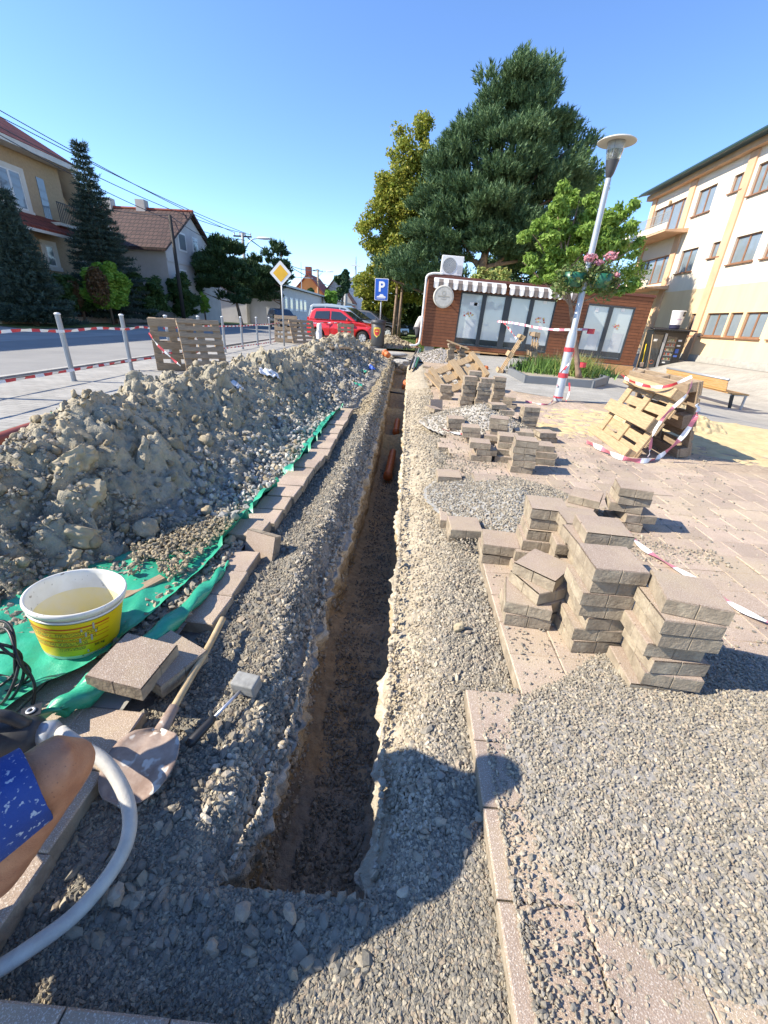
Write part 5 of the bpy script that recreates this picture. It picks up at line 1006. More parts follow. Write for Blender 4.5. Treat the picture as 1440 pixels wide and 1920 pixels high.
    for i in range(7):
        x0 = 1.05+i*(Lc-1.0)/7; x1 = x0+(Lc-1.1)/7-.01; MB().bb(x0, x1, -.06, -.03, Z(x0)+float(gs(P0.x+x0))+.10, -.02).build('skirt_board', M['deck'], t, bevel=.004)
    for x in (.15, 2.2, 4.3, 6.4, 8.4): MB().bb(x, x+.4, .05, .45, Z(x)+float(gs(P0.x+x))-.02, -.001).build('support_block', M['concrete'], t)
    # downpipe
    MB().tube(curve_pts([(.55, -.02, Hc+.16), (.15, -.04, Hc+.14), (-.09, -.05, Hc+.02), (-.11, -.05, Hc-.3), (-.10, -.05, 1.3), (-.10, -.05, .25), (-.22, -.10, .02), (-.5, -.2, -.02)], 8), .042, 10).build('hose_duct', M['white'], t, True)
    # outdoor unit on the roof
    ax_, az_ = loc(848, 515); u = thing('air_conditioner', 'white outdoor unit with a round fan grille on the roof of the cabin', 'air conditioner'); u.matrix_world = MW@Matrix.Translation((ax_-.02, .55, Hc+.17))
    MB().bb(-.45, .45, -.16, .16, 0, .70).build('casing', M['white'], u, bevel=.02, seg=2); MB().lathe([(.0, 0), (.25, 0), (.265, .01), (.28, .0)], 32, c=(-.12, -.165, .35), M=RX90).build('fan_grille', flat('grille_grey', (.30, .31, .31)), u)
    for k in range(5): MB().lathe([(.05+k*.05, .012), (.056+k*.05, .012)], 32, c=(-.12, -.162, .35), M=RX90).build('grille_ring', M['white'], u, solid=.004)
    for s_ in (-.35, .35): MB().bb(s_-.03, s_+.03, -.18, .18, -.08, -.001).build('foot', M['dark'], u)
    for k in range(9): MB().bb(.22, .40, -.166, -.161, .08+k*.035, .095+k*.035).build('louvre', flat('louvre_grey', (.5, .5, .5)) if k == 0 else bpy.data.materials['louvre_grey'], u)
    return MW, Lc, Hc
CMW, CL, CH = cabin()

# ------------------------------------------------------------------ vending kiosk, tools, bench
def kiosk():
    p = GS(1203, 692); t = thing('vending_kiosk', 'black coffee vending kiosk with corrugated roof and a giant white cup on top', 'vending machine', (p.x+.05, p.y, p.z), -.12); bl = flat('kiosk_black', (.015, .016, .02), .3)
    W_, H_ = 1.75, 2.02
    MB().bb(0, W_, .02, .95, .02, H_).build('cabinet', bl, t, bevel=.015); MB().bb(.06, .55, -.012, .018, .1, 1.85).build('display', M['glass'], t); MB().bb(.80, 1.30, -.012, .018, .35, 1.8).build('display', M['glass'], t)
    MB().bb(.62, .75, -.03, .016, .02, 1.93).build('steel_panel', M['grey_metal'], t, bevel=.005); r = random.Random(8); cs = [flat('can_%s' % n, c, .4) for n, c in (('cream', (.5, .45, .3)), ('olive', (.2, .22, .1)), ('grey', (.3, .3, .32)), ('red', (.4, .08, .05)))]
    for k in range(5):
        sh = MB().bb(.83, 1.27, -.02, -.014, .55+k*.24, .57+k*.24).build('shelf', M['grey_metal'], t)
        for j in range(7): MB().bb(.85+j*.06, .89+j*.06, -.022, -.015, .58+k*.24, .66+k*.24+r.random()*.06).build('can', cs[r.randrange(4)], sh)
    for z, c, h_ in ((1.55, 'notice_white', .1), (.95, 'notice_blue', .22), (1.3, 'notice_pale', .08), (.75, 'notice_blue', .1)):
        MB().bb(1.38, 1.56, -.01, .016, z, z+h_).build('notice', flat(c, (.05, .12, .45) if 'blue' in c else (.6, .62, .65)), t)
    MB().bb(.12, .3, -.02, -.014, 1.5, 1.62).build('notice', M['white'], t); MB().lathe([(.10, 0), (.11, .01), (.09, .01)], 20, c=(.33, -.02, .42), M=Matrix.Rotation(math.pi/2, 3, 'X')).build('emblem', M['orange'], t); MB().bb(.9, 1.05, -.02, -.014, .4, .47).build('notice', M['white'], t)
    mb = MB(); n = 64; V = []
    for i in range(n+1): x = -.18+2.15*i/n; z = H_+.10+.025*math.cos(i*math.pi/2); V += [(x, -.45, z-.02), (x, 1.0, z+.08)]
    mb.add(V, [(2*i, 2*i+2, 2*i+3, 2*i+1) for i in range(n)]); mb.build('roof', bl, t, True, solid=.02)
    MB().bb(0, W_, -.02, .9, H_, H_+.06).build('roof_beam', bl, t)
    c = thing('giant_cup', 'giant white paper cup with a dark base on the kiosk roof', 'cup', t.matrix_world@Vector((0, 0, 0)))
    c.location = (p.x+1.12, p.y+.1, p.z+H_+.16); M['cup'] = mat('cup_white', (.80, .79, .77), rough=.4)
    MB().lathe([(0, 0), (.245, 0), (.25, .03), (.27, .20)], 32).build('base_band', flat('cup_dark', (.03, .03, .07)), c, True); MB().lathe([(.27, .20), (.34, .86), (.35, .88), (.335, .9), (0, .88)], 32).build('cup_body', M['cup'], c, True)
    mb = MB(); V = [(rr_*math.cos(a), rr_*math.sin(a), z) for a in np.linspace(-1.35, -.75, 7) for rr_, z in ((.322, .62), (.349, .84))]; mb.add(V, [(2*i, 2*i+2, 2*i+3, 2*i+1) for i in range(6)]); lg = mb.build('logo_patch', flat('logo_black', (.02, .02, .02)), c)
    mb = MB(); V = [(rr_*math.cos(a), rr_*math.sin(a), z) for a in np.linspace(-2.0, -1.2, 9) for rr_, z in ((.300, .44), (.309, .50))]; mb.add(V, [(2*i, 2*i+2, 2*i+3, 2*i+1) for i in range(8)]); mb.build('cup_lettering', flat('cup_print', (.55, .42, .5)), c)
    MB().lathe([(.0, 0), (.045, .0), (.03, .004), (0, .004)], 16, c=(.335*math.cos(-1.05), .337*math.sin(-1.05), .73), M=Matrix.Rotation(math.pi/2, 3, 'X')).build('crest', flat('logo_gold', (.4, .3, .15)), lg)
    for i, (a, b, lb) in enumerate(((RY(1193, 690, p.y-.5), RY(1212, 623, p.y-.15), 'left wooden-handled shovel leaning on the kiosk'), (RY(1214, 690, p.y-.5), RY(1224, 627, p.y-.12), 'right wooden-handled shovel leaning on the kiosk'), (RY(1204, 680, p.y-.4), RY(1212, 645, p.y-.1), 'short yellow-handled tool leaning between the two shovels'))):
        s_ = thing('shovel' if i < 2 else 'hand_tool', lb, 'shovel' if i < 2 else 'tool'); a = Vector(a); MB().cyl(a, b, .024, .022, 8).build('handle', M['wood'] if i < 2 else M['label'], s_, True); d = (a-b).normalized()
        MB().box(a+d*.10, (.2, .02, .24)).build('blade', M['blade'], s_, bevel=.03)
kiosk()
def bench():
    B0 = GS(1338, 742); zg = B0.z; A, B = G(1256, 691, zg+.78), G(1372, 713, zg+.78); A = B+(A-B)*min(1, 3.4/(A-B).length); d = (B-A).normalized(); n = Vector((d.y, -d.x, 0)); L = (B-A).length
    if n.y > 0: n = -n
    t = thing('bench', 'long slatted timber park bench with grey steel frame behind the sand pile', 'bench'); t.matrix_world = Matrix.Translation((A.x, A.y, zg))@Matrix((d, -n, Vector((0, 0, 1)))).transposed().to_4x4()
    M['benchwood'] = mat('bench_timber', (.52, .29, .10), (.42, .22, .075), sc=6, stretch=(1, 8, 8), rough=.6)
    for k in range(6): MB().bb(0, L, .02+k*.01, .05+k*.01, .46+k*.052, .503+k*.052).build('backrest_slat', M['benchwood'], t, bevel=.004)
    MB().tube([(-.02, .09, .79), (L+.02, .09, .79)], .035, 10).build('top_rail', M['grey_metal'], t, True)
    for k in range(4): MB().bb(-.02, L+.28, -.44+k*.115, -.335+k*.115, .415, .45).build('seat_slat', M['benchwood'], t, bevel=.004)
    for x in (.15, L+.22): MB().bb(x-.03, x+.03, -.42, -.38, 0, .41).build('leg', M['grey_metal'], t, bevel=.004); MB().prism([(0, 0), (.06, 0), (.14, .41), (.06, .41)], x-.03, x+.03, lambda u, v, w_: (w_, u-.12, v)).build('leg', M['black'], t); MB().bb(x-.025, x+.025, -.43, .02, .385, .412).build('seat_support', M['grey_metal'], t)
bench()

# ------------------------------------------------------------------ right-hand building
XB = 16.2
def building():
    q4 = lambda x, y: RX(1100+x/2.824, 220+y/2.824, XB)
    zt = 9.95; y0, y1 = 8.0, q4(368, 400).y; t = thing('apartment_building', 'cream and peach three-storey building with brown windows at the right edge', 'building')
    M['cream'] = mat('cream_render', (.76, .66, .53), (.69, .59, .47), sc=1.3, stretch=(1, 1, .12), rough=.9, bump=.002, bsc=60); M['peach'] = mat('peach_render', (.77, .56, .33), (.70, .49, .28), sc=1.3, stretch=(1, 1, .15), rough=.9, bump=.002, bsc=60); M['band'] = mat('peach_band', (.66, .42, .26), sc=1, rough=.9)
    zs = 3.75
    wn = []                                            # (Y near, Y far, z0, z1, mullions)
    def W(xl_, xr_, yt, yb, k=2): a, b = q4(xl_, (yt+yb)/2), q4(xr_, (yt+yb)/2); zz0 = q4((xl_+xr_)/2, yb).z; zz1 = q4((xl_+xr_)/2, yt).z; wn.append([b.y, a.y, zz0, zz1, k])
    for w_ in ((585, 668, 375, 500, 2), (775, 838, 300, 385, 2), (893, 1010, 235, 385, 3), (492, 573, 698, 812, 2), (660, 718, 660, 738, 2), (772, 900, 628, 768, 2), (960, 1060, 580, 740, 2), (540, 590, 1037, 1155, 2), (622, 733, 1035, 1160, 2), (742, 806, 1033, 1168, 1), (822, 942, 1032, 1172, 2), (990, 1140, 1032, 1180, 2)): W(*w_)
    rows = [(6.85, 8.35), (7.2, 8.2), (6.85, 8.35), (4.3, 5.75), (4.75, 5.6), (4.3, 5.75), (4.3, 5.75)]
    rows = [None]*12
    for i in range(12):
        pass
    def norm(idx): a = sum(wn[i][2] for i in idx)/len(idx); b = sum(wn[i][3] for i in idx)/len(idx); [wn[i].__setitem__(2, a) or wn[i].__setitem__(3, b) for i in idx]
    norm([0, 2]); norm([3, 5, 6]); norm([7, 8, 9, 10, 11])
    bal = [(q4(545, 500).y, q4(362, 500).y, wn[0][2]-.35, wn[0][3]), (q4(448, 780).y, q4(275, 790).y, wn[3][2]-.4, wn[3][3])]
    hole = [tuple(w_[:4]) for w_ in wn]+[(a+.2, min(b, y1-.3), c, d) for a, b, c, d in bal]
    # wall as strips between openings (butted, no overlap)
    ye = sorted({y0, y1}|{h[0] for h in hole}|{h[1] for h in hole}); ze = sorted({0, zs, zt}|{h[2] for h in hole}|{h[3] for h in hole}); ye = [y for y in ye if y0 <= y <= y1]
    up, lo = MB(), MB()
    for a, b in zip(ye, ye[1:]):
        st = None
        for c, d in zip(ze, ze[1:]):
            my, mz = (a+b)/2, (c+d)/2
            if any(h[0] < my < h[1] and h[2] < mz < h[3] for h in hole): continue
            (lo if mz < zs else up).quad((XB, a, c), (XB, b, c), (XB, b, d), (XB, a, d))
            for h in hole: pass
    for h in hole:
        m_ = lo if h[3] < zs else up; a, b, c, d = h; D = .22
        for q in (((a, c), (b, c)), ((b, c), (b, d)), ((b, d), (a, d)), ((a, d), (a, c))): m_.quad((XB, q[0][0], q[0][1]), (XB, q[1][0], q[1][1]), (XB+D, q[1][0], q[1][1]), (XB+D, q[0][0], q[0][1]))
    wl = up.build('upper_wall', M['cream'], t); lo.build('ground_floor_wall', M['peach'], t)
    MB().bb(XB+.25, XB+12, y0, y1, 0, zt).build('body', M['cream'], t)
    M['winframe'] = mat('brown_window_frame', (.26, .13, .07), rough=.5); M['winglass'] = flat('window_glass', (.20, .24, .27), .06, spec=.9)
    for a, b, c, d, k in wn:
        f = MB(); w_ = .07
        f.bb(XB+.10, XB+.16, a, b, c, c+w_); f.bb(XB+.10, XB+.16, a, b, d-w_, d); f.bb(XB+.10, XB+.16, a, a+w_, c+w_, d-w_); f.bb(XB+.10, XB+.16, b-w_, b, c+w_, d-w_)
        for i in range(1, k): y = a+(b-a)*i/k; f.bb(XB+.095, XB+.165, y-.05, y+.05, c+w_, d-w_)
        fo = f.build('window', M['winframe'], t); MB().bb(XB+.13, XB+.14, a+w_, b-w_, c+w_, d-w_).build('pane', M['winglass'], fo); MB().bb(XB-.10, XB+.12, a-.08, b+.08, c-.06, c-.002).build('sill', M['winframe'], fo)
        cu = MB().bb(XB+.17, XB+.175, a+w_, b-w_, c+w_+(d-c)*.0, d-w_).build('curtain', flat('net_curtain', (.4, .4, .36)) if 'net_curtain' not in bpy.data.materials else bpy.data.materials['net_curtain'], fo)
    for i, (a, b, c, d) in enumerate(bal):
        a2 = a+.2; b2 = min(b, y1-.3); f = MB(); w_ = .08
        f.bb(XB+.10, XB+.16, a2, b2, c, c+w_); f.bb(XB+.10, XB+.16, a2, b2, d-w_, d)
        for k in range(5): y = a2+(b2-a2)*k/4; f.bb(XB+.095, XB+.165, max(a2, y-.07), min(b2, y+.07), c+w_, d-w_)
        fo = f.build('balcony_door', M['winframe'], t); MB().bb(XB+.13, XB+.14, a2, b2, c+w_, d-w_).build('pane', M['winglass'], fo)
        s_ = MB().prism([(0, 0), (1.35, 0), (1.35, .09), (0, .22)], a-.5, y1+1.2, lambda u, v, w_: (XB-u, w_, c-.42+v)).build('balcony', M['band'], t)
        MB().bb(XB-1.33, XB-1.28, a-.45, y1+1.15, c-.28, c+.05).build('parapet', M['cream'], s_)
        rl = MB(); [rl.bb(XB-1.32, XB-1.29, a-.45, y1+1.15, c+z, c+z+.025) for z in (.15, .62)]; [rl.bb(XB-1.315, XB-1.295, y, y+.02, c+.05, c+.62) for y in np.arange(a-.4, y1+1.1, .16)]; rl.build('railing', flat('railing_grey', (.35, .35, .33)) if 'railing_grey' not in bpy.data.materials else bpy.data.materials['railing_grey'], s_)
    for px_, py_ in ((590, 300), (917, 140)):
        y = q4(px_, py_).y; MB().bb(XB-.09, XB-.002, y-.28, y+.28, 0, zt-.32).build('pilaster', M['band'], t)
    for y in (8.5, y1-.3): MB().bb(XB-.09, XB-.002, y-.28, y+.28, 0, zt-.32).build('pilaster', M['band'], t)
    MB().bb(XB-.35, XB-.002, y0-1, y1+.35, zt-.3, zt-.02).build('cornice', M['band'], t)
    MB().prism([(-.75, 0), (6.5, 1.5), (13, 0), (13, .16), (6.5, 1.66), (-.75, .16)], y0-1, y1+.6, lambda u, v, w_: (XB+u, w_, zt+v)).build('roof', flat('dark_green_roof', (.02, .045, .04), .5), t)
    MB().tube([(XB-.8, y0-1, zt+.02), (XB-.8, y1+.6, zt+.02)], .07, 8).build('gutter', flat('gutter_green', (.02, .05, .04), .4), t)
    MB().bb(XB-.06, XB-.003, y0, y1, 0, .35).build('base_course', M['concrete'], t)
    yl = q4(460, 418).y; MB().lathe([(0, 0), (.08, 0), (.08, .2), (0, .24)], 10, c=(XB-.1, yl, 8.9)).build('wall_lamp', M['wood'], t)
    # blue cloth on the lower balcony
    y = q4(345, 850).y; tag(MB().bb(XB-1.40, XB-1.36, y-.35, y+.35, bal[1][2]+.1, bal[1][2]+.65).build('towel', flat('towel_blue', (.15, .4, .5)), None, bevel=.01), 'blue and white towel hung over the lower balcony railing', 'towel')
    return t
building()
p = G(1425, 690); tag(plank('loose_plank', p+Vector((-.3, .2, .08)), p+Vector((1.2, .5, .2)), .1, .03, M['woodgrey'], None, None), 'grey boards lying at the right edge before the building', 'board')
tag(plank('loose_plank', p+Vector((-.2, 0, .05)), p+Vector((1.2, .0, .1)), .1, .03, M['wood'], None, None), 'paler board lying under the grey one at the right edge', 'board')

# ------------------------------------------------------------------ foliage makers
def bark(n='bark'): return M.setdefault(n, mat(n, (.16, .12, .09), (.10, .075, .055), sc=14, rough=.95, bump=.01, bsc=20))
def E_px(px, py, rx, ry, Y, dy=0, dep=None):
    c = RY(px, py, Y); zc = Vector((c.x, c.y, c.z-EYE)).dot(Vector((-.03, .905, -.424))); s = zc/F_; return (c.x, c.y+dy, c.z), (rx*s, (dep or rx*s), ry*s)
def limbs(base, lobes, r0, top, par, m, name='trunk', seed=1):
    r = random.Random(seed); mb = MB(); base = Vector(base); top = Vector(top); P = [base.lerp(top, t)+Vector((r.gauss(0, .03), r.gauss(0, .03), 0))*(0 if t == 0 else 1)*top.z*.2 for t in (0, .2, .4, .6, .8, 1)]
    C = curve_pts(P, 4); mb.tube(C, [r0*(1-.85*i/(len(C)-1))*(1.25 if i == 0 else 1) for i in range(len(C))], 10); o = mb.build(name, m, par, True); lb = MB()
    for c, R in lobes:
        c = Vector(c); t = max(.15, min(.9, (c.z-base.z)/(top.z-base.z)*.75)); s = base.lerp(top, t); mid = s.lerp(c, .5)+Vector((0, 0, -.05*(c-s).length)); lb.tube(curve_pts([s, mid, c, c+(c-s).normalized()*R[0]*.5], 4), [r0*.38*(1-.9*i/12) for i in range(13)], 6)
    lb.build('limbs', m, par, True); return o
def clumps(lobes, k, seed, fr=(.28, .45), inner=.55):
    r = np.random.default_rng(seed); C = []; R = []; vol = np.array([np.prod(b)**(2/3) for a, b in lobes]); cnt = np.maximum(4, (k*vol/vol.sum()).astype(int))
    for (c, rad), n in zip(lobes, cnt):
        d = r.normal(size=(n, 3)); d /= np.linalg.norm(d, axis=1)[:, None]; q = inner+(1-inner)*r.uniform(0, 1, (n, 1)); C.append(np.array(c)+d*np.array(rad)*q*.9); f = r.uniform(*fr, (n, 1)); R.append(np.minimum(np.array(rad), np.mean(rad)*1.1)*f*np.array([1.1, 1.1, .75]))
    return np.concatenate(C), np.concatenate(R)
def leaf_tree(name, label, base, lobes, n, size, m, group=None, r0=.15, k=120, seed=1, elong=1.5, droop=.0, cat='tree', barkm=None, fr=(.28, .45)):
    t = thing(name, label, cat, group=group); top = Vector(max(lobes, key=lambda l: l[0][2])[0]); limbs(base, lobes, r0, top, t, barkm or bark(), seed=seed)
    C, R = clumps(lobes, k, seed, fr); leafcloud('crown', C, R, n, size, m, t, seed, droop, .6, elong); return t
def tufts(name, P, A, L, m, par=None, seed=1, nn=16, wd=.02, spread=.55, nl=.16):
    """needle tufts: shoots of length L along A with nn needles each"""
    r = np.random.default_rng(seed); n = len(P); P = np.repeat(P, nn, 0); A = np.repeat(A/np.linalg.norm(A, axis=1)[:, None], nn, 0); Ln = np.repeat(L, nn)[:, None]; u = r.uniform(0, 1, (n*nn, 1))
    q = r.normal(size=(n*nn, 3)); q -= A*(q*A).sum(1)[:, None]; q /= np.linalg.norm(q, axis=1)[:, None]; d = A*(1-spread*.5)+q*spread; d /= np.linalg.norm(d, axis=1)[:, None]; s = P+A*Ln*u; e = s+d*nl*Ln/np.mean(L)*r.uniform(.7, 1.2, (n*nn, 1)); sd = np.cross(d, r.normal(size=(n*nn, 3))); sd /= np.linalg.norm(sd, axis=1)[:, None]
    V = np.stack([s-sd*wd, s+sd*wd, e], 1).reshape(-1, 3); F3 = np.arange(n*nn*3).reshape(-1, 3); me = mesh_np(name, V, F3, m); return link(name, me, par)
def pine_tree(name, label, base, lobes, nt, L, m, group=None, r0=.25, k=90, seed=1, nn=16, wd=.02, nl=.2, cat='tree', fr=(.28, .42), upw=.75, barkm=None):
    t = thing(name, label, cat, group=group); top = Vector(max(lobes, key=lambda l: l[0][2])[0]); limbs(base, lobes, r0, top, t, barkm or bark(), seed=seed); r = np.random.default_rng(seed)
    C, R = clumps(lobes, k, seed, fr, .5); vol = R.prod(1)**(2/3); kk = r.choice(len(C), nt, p=vol/vol.sum()); d = r.normal(size=(nt, 3)); d[:, 2] = np.abs(d[:, 2])*.8+d[:, 2]*.4; d /= np.linalg.norm(d, axis=1)[:, None]
    P = C[kk]+d*R[kk]*r.uniform(.5, 1, (nt, 1)); ctr = np.mean([l[0] for l in lobes], 0); out = P-ctr; out[:, 2] *= .3; out /= np.linalg.norm(out, axis=1)[:, None]+1e-6; A = d*.55+out*.45+np.array([0, 0, upw])+r.normal(0, .15, (nt, 3))
    tufts('crown', P, A, L*r.uniform(.6, 1.3, nt), m, t, seed, nn, wd, .55, nl); return t
def spruce(name, label, base, H, R, m, group=None, seed=1, lv=26, nb=11, z0=.08, dens=7, wd=.022, L=.34, droop=.35):
    t = thing(name, label, 'tree', group=group); r = np.random.default_rng(seed); base = np.array(base); MB().tube([base, base+np.array([0, 0, H*.97])], [R*.07, .01], 8).build('trunk', bark(), t, True); P = []; A = []
    for i in range(lv):
        f = z0+(1-z0)*(i/(lv-1))**.9; rad = R*(1-f)**1.12+.05; z = H*f; b_ = max(4, int(nb*(1-f*.5)))
        for j in range(b_):
            a = 2*math.pi*(j+r.uniform(-.3, .3))/b_+i*.7; rl = rad*r.uniform(.65, 1.15); n = max(2, int(dens*rl/R*2)+1)
            for s in np.linspace(.18, 1, n):
                for side in (-1, 0, 1):
                    c = np.array([math.cos(a), math.sin(a), 0]); sd = np.array([-math.sin(a), math.cos(a), 0]); q = base+np.array([0, 0, z])+c*rl*s+sd*side*.16*rl*(1-s*.6)+np.array([0, 0, -droop*rl*s+.22*rl*s*s+r.normal(0, .03)]); P.append(q); A.append(c*.8+sd*side*.6+np.array([0, 0, .1+.25*s]))
    P, A = np.array(P), np.array(A); tufts('crown', P, A, L*np.random.default_rng(seed).uniform(.7, 1.2, len(P)), m, t, seed, 15, wd, .7, .17); return t

M['pineN'] = leafmat('pine_needles', [(.065, .125, .055), (.10, .17, .075), (.15, .23, .10)], .12); M['pineD'] = leafmat('dark_pine_needles', [(.03, .065, .025), (.05, .095, .036), (.075, .13, .05)], .1)
M['spruceN'] = leafmat('spruce_needles', [(.04, .07, .055), (.06, .095, .075), (.085, .125, .09)], .08); M['maple'] = leafmat('autumn_leaves', [(.17, .23, .03), (.28, .31, .045), (.40, .37, .06), (.14, .20, .03)], .35)
M['lime'] = leafmat('fresh_green_leaves', [(.16, .27, .045), (.24, .37, .07), (.31, .44, .10)], .4); M['thujaL'] = leafmat('thuja_bright', [(.12, .26, .03), (.20, .36, .045), (.28, .44, .07)], .2); M['thujaD'] = leafmat('thuja_dark', [(.03, .07, .018), (.05, .10, .026), (.07, .13, .035)], .15); M['brownleaf'] = leafmat('brown_leaves', [(.12, .07, .03), (.16, .09, .04), (.08, .06, .03)], .15)  # bright thuja leaves lightened to stand in for sun on the shrub
bark('bark'); M['palebark'] = mat('pine_bark', (.32, .22, .15), (.16, .11, .08), sc=8, rough=.95, bump=.01, bsc=20)
YP = 27.5
LB = [E_px(q[0]+(12 if q[0] < 800 else 4), q[1]+24, q[2]*(.86 if q[0] < 900 else .98), q[3]*.86, YP) for q in ((985, 128, 50, 44), (985, 160, 60, 60), (935, 178, 54, 56), (1070, 250, 36, 40), (1075, 320, 40, 50), (1015, 195, 48, 70), (880, 250, 58, 75), (960, 270, 75, 80), (1045, 290, 42, 70), (835, 340, 62, 80), (930, 370, 85, 75), (1030, 360, 60, 70), (790, 410, 55, 75), (865, 430, 75, 60), (770, 490, 60, 55), (965, 440, 85, 55), (1060, 430, 40, 50), (720, 500, 30, 45), (830, 510, 60, 35))]
base = RY(878, 560, YP); pine_tree('pine_tree', 'huge dark green pine tree towering behind the wooden cabin', (base.x, YP, 0), LB, 26000, .44, M['pineN'], r0=.33, k=340, seed=5, nn=14, wd=.030, nl=.20, fr=(.28, .44), barkm=M['palebark'])
LB = [E_px(*q, 31) for q in ((800, 230, 26, 42), (765, 290, 42, 50), (735, 360, 45, 52), (770, 390, 60, 55), (710, 430, 42, 45), (750, 480, 55, 50), (705, 520, 36, 34), (760, 545, 50, 30))]
b1 = RY(741, 600, 31); leaf_tree('maple_tree', 'tall yellow-green autumn tree left of the huge pine', (b1.x, 31, 0), LB, 52000, .135, M['maple'], r0=.2, k=210, seed=7)
LB = [E_px(*q, 11.6) for q in ((1045, 395, 34, 42), (1080, 400, 40, 48), (1010, 455, 36, 40), (1060, 460, 48, 40), (1115, 440, 44, 50), (1160, 420, 34, 52), (1180, 470, 28, 36), (1040, 520, 42, 28), (1100, 530, 50, 26), (990, 500, 28, 22), (1160, 530, 34, 22))]
b2 = G(1036, 704); tr = leaf_tree('young_tree', 'young bright green tree rising from the planting bed behind the street lamp', (b2.x+.35, 11.6, .05), LB, 23000, .062, M['lime'], r0=.075, k=150, seed=9, fr=(.22, .38), barkm=M['palebark'], elong=1.9)
for z in (1.15, .35): MB().lathe([(.085, 0), (.088, 0), (.088, .12), (.085, .12)], 14, c=(b2.x+.35, 11.6, z)).build('tape_band', M['tapeR'], tr)
tape('barrier_tape', [(b2.x+.25, 11.55, 1.25), (b2.x-.5, 12.3, 1.2), (b2.x-1.1, 13.5, 1.3), (b2.x-1.25, 15.6, 1.35)], 'tape strung from the young tree to the pallet frame before the cabin', .06)
tape('barrier_tape', [RY(945, 605, 17.6), RY(955, 617, 17.2), RY(968, 635, 16.5)], 'loose tape end hanging in front of the cabin windows', .06)
for i, (q, Y, lb) in enumerate([(((700, 560, 34, 28), (735, 575, 30, 24), (680, 535, 22, 22)), 33, 'yellowish low tree behind the blue parking sign'), (((930, 530, 26, 28), (905, 520, 20, 20)), 25, 'drooping olive-green conifer peeping over the cabin roof'), (((1100, 320, 14, 40), (1110, 380, 22, 50), (1125, 330, 10, 25)), 34, 'pale green slim tree behind the young tree'), (((1130, 500, 70, 60), (1180, 440, 30, 50)), 30, 'loose green tree between the young tree and the building'), (((800, 560, 70, 40), (760, 585, 40, 28)), 36, 'dark tree low behind the cabin corner'), (((980, 510, 90, 50), (1060, 520, 70, 45)), 38, 'dark green tree mass behind the cabin roof')]):
    L_ = [E_px(*a, Y) for a in q]; mm = [M['maple'], M['grassB'], M['lime'], M['lime'], M['pineD'], M['pineD']][i]
    (leaf_tree if i not in (1,) else leaf_tree)('broadleaf_tree' if i != 1 else 'weeping_conifer', lb, (L_[0][0][0], Y, 0), L_, [6000, 3500, 3500, 5000, 9000, 9000][i], [.16, .13, .13, .13, .2, .22][i], mm, 'trees on the lawn behind the cabin' if i not in (1,) else None, r0=.12, k=50, seed=20+i, droop=.6 if i == 1 else 0)
for i, (px_, lb) in enumerate(((738, 'left thin trunk standing on the lawn before the dark blue car'), (747, 'right thin trunk standing on the lawn before the dark blue car'))):
    a = RY(px_, 622, 29.5); tag(MB().tube([(a.x, 29.5, 0), (a.x+.02, 29.5, 1.5), (a.x+.1, 29.6, 4.2)], [.13, .10, .07], 8).build('tree_trunk', M['palebark'], smooth=True), lb, 'tree trunk')

# left side trees and shrubs (along X about -19)
def gX(px, X): a = RX(px, 590, X); return (X, a.y, .02)
def SP(name, lb, pxc, top, halfw, X, m, seed, **k):
    b = gX(pxc, X); tp = RX(top[0], top[1], X); zc = .905*b[1]+.03*19+.42*1.2; spruce(name, lb, b, tp.z, halfw*zc/F_*1.12, m, None, seed, **k)
SP('spruce_tree', 'tall dark spruce with a bare spiky tip in front of the tan house', 213, (152, 275), 66, -18.6, M['spruceN'], 3, lv=30, dens=8)
SP('spruce_tree', 'bluish spruce at the left edge before the tan house', 64, (12, 366), 60, -17.2, M['spruceN'], 4, lv=24, dens=8)
def shrub(name, lb, cx, cy, rx, ry, X, m, n, s, seed, m2=None, group=None):
    a = RX(cx, cy, X); zc = .905*a.y+.424*(EYE-a.z)+.03*abs(X); k = zc/F_; t = thing(name, lb, 'shrub', group=group)
    L_ = [((X, a.y, a.z), (rx*k*.8, rx*k*.85, ry*k)), ((X, a.y-.3*rx*k, a.z-.3*ry*k), (rx*k*.7, rx*k*.7, ry*k*.65)), ((X, a.y+.35*rx*k, a.z-.3*ry*k), (rx*k*.7, rx*k*.7, ry*k*.65))]
    C, R = clumps(L_, 70, seed, (.22, .34), .6); leafcloud('foliage', C, R, int(n*1.8), s, m, t, seed, 0, .6, 2.2, 1.0); MB().tube([(X, a.y, 0), (X, a.y, a.z)], [.08, .04], 8).build('stem', bark(), t, True)
    if m2: leafcloud('dead_patch', [(X+.3, a.y-rx*k*.8, a.z-.1)], [(rx*k*.4, rx*k*.35, ry*k*.7)], n//5, s, m2, t, seed+1)
SG = 'rounded thuja shrubs along the left pavement'
shrub('thuja', 'bright green rounded thuja with a brown dead patch on its left', 198, 535, 46, 46, -16.9, M['thujaL'], 9000, .11, 31, M['brownleaf'], SG)
shrub('thuja', 'dark green thuja shrub right of the bright green one', 275, 550, 42, 42, -17.2, M['thujaD'], 7000, .11, 32, None, SG)
shrub('thuja', 'third thuja shrub from the left, darkest, in front of the brown-roofed house', 340, 553, 37, 40, -16.9, M['thujaD'], 7000, .11, 33, None, SG)
shrub('thuja', 'small light bush right of the darkest thuja', 382, 568, 12, 20, -16.5, M['thujaL'], 1400, .1, 34, None, SG)
for i, (cx, lb) in enumerate(((70, 'dark hedge section behind the gate pillar'), (110, 'dark hedge section below the ground floor window of the tan house'), (148, 'brownish hedge section left of the bright thuja'))): shrub('hedge', lb, cx, 550, 30, 34, -18.2, M['thujaD'], 4200, .13, 40+i, M['brownleaf'] if i == 2 else None, 'hedge sections before the tan house')
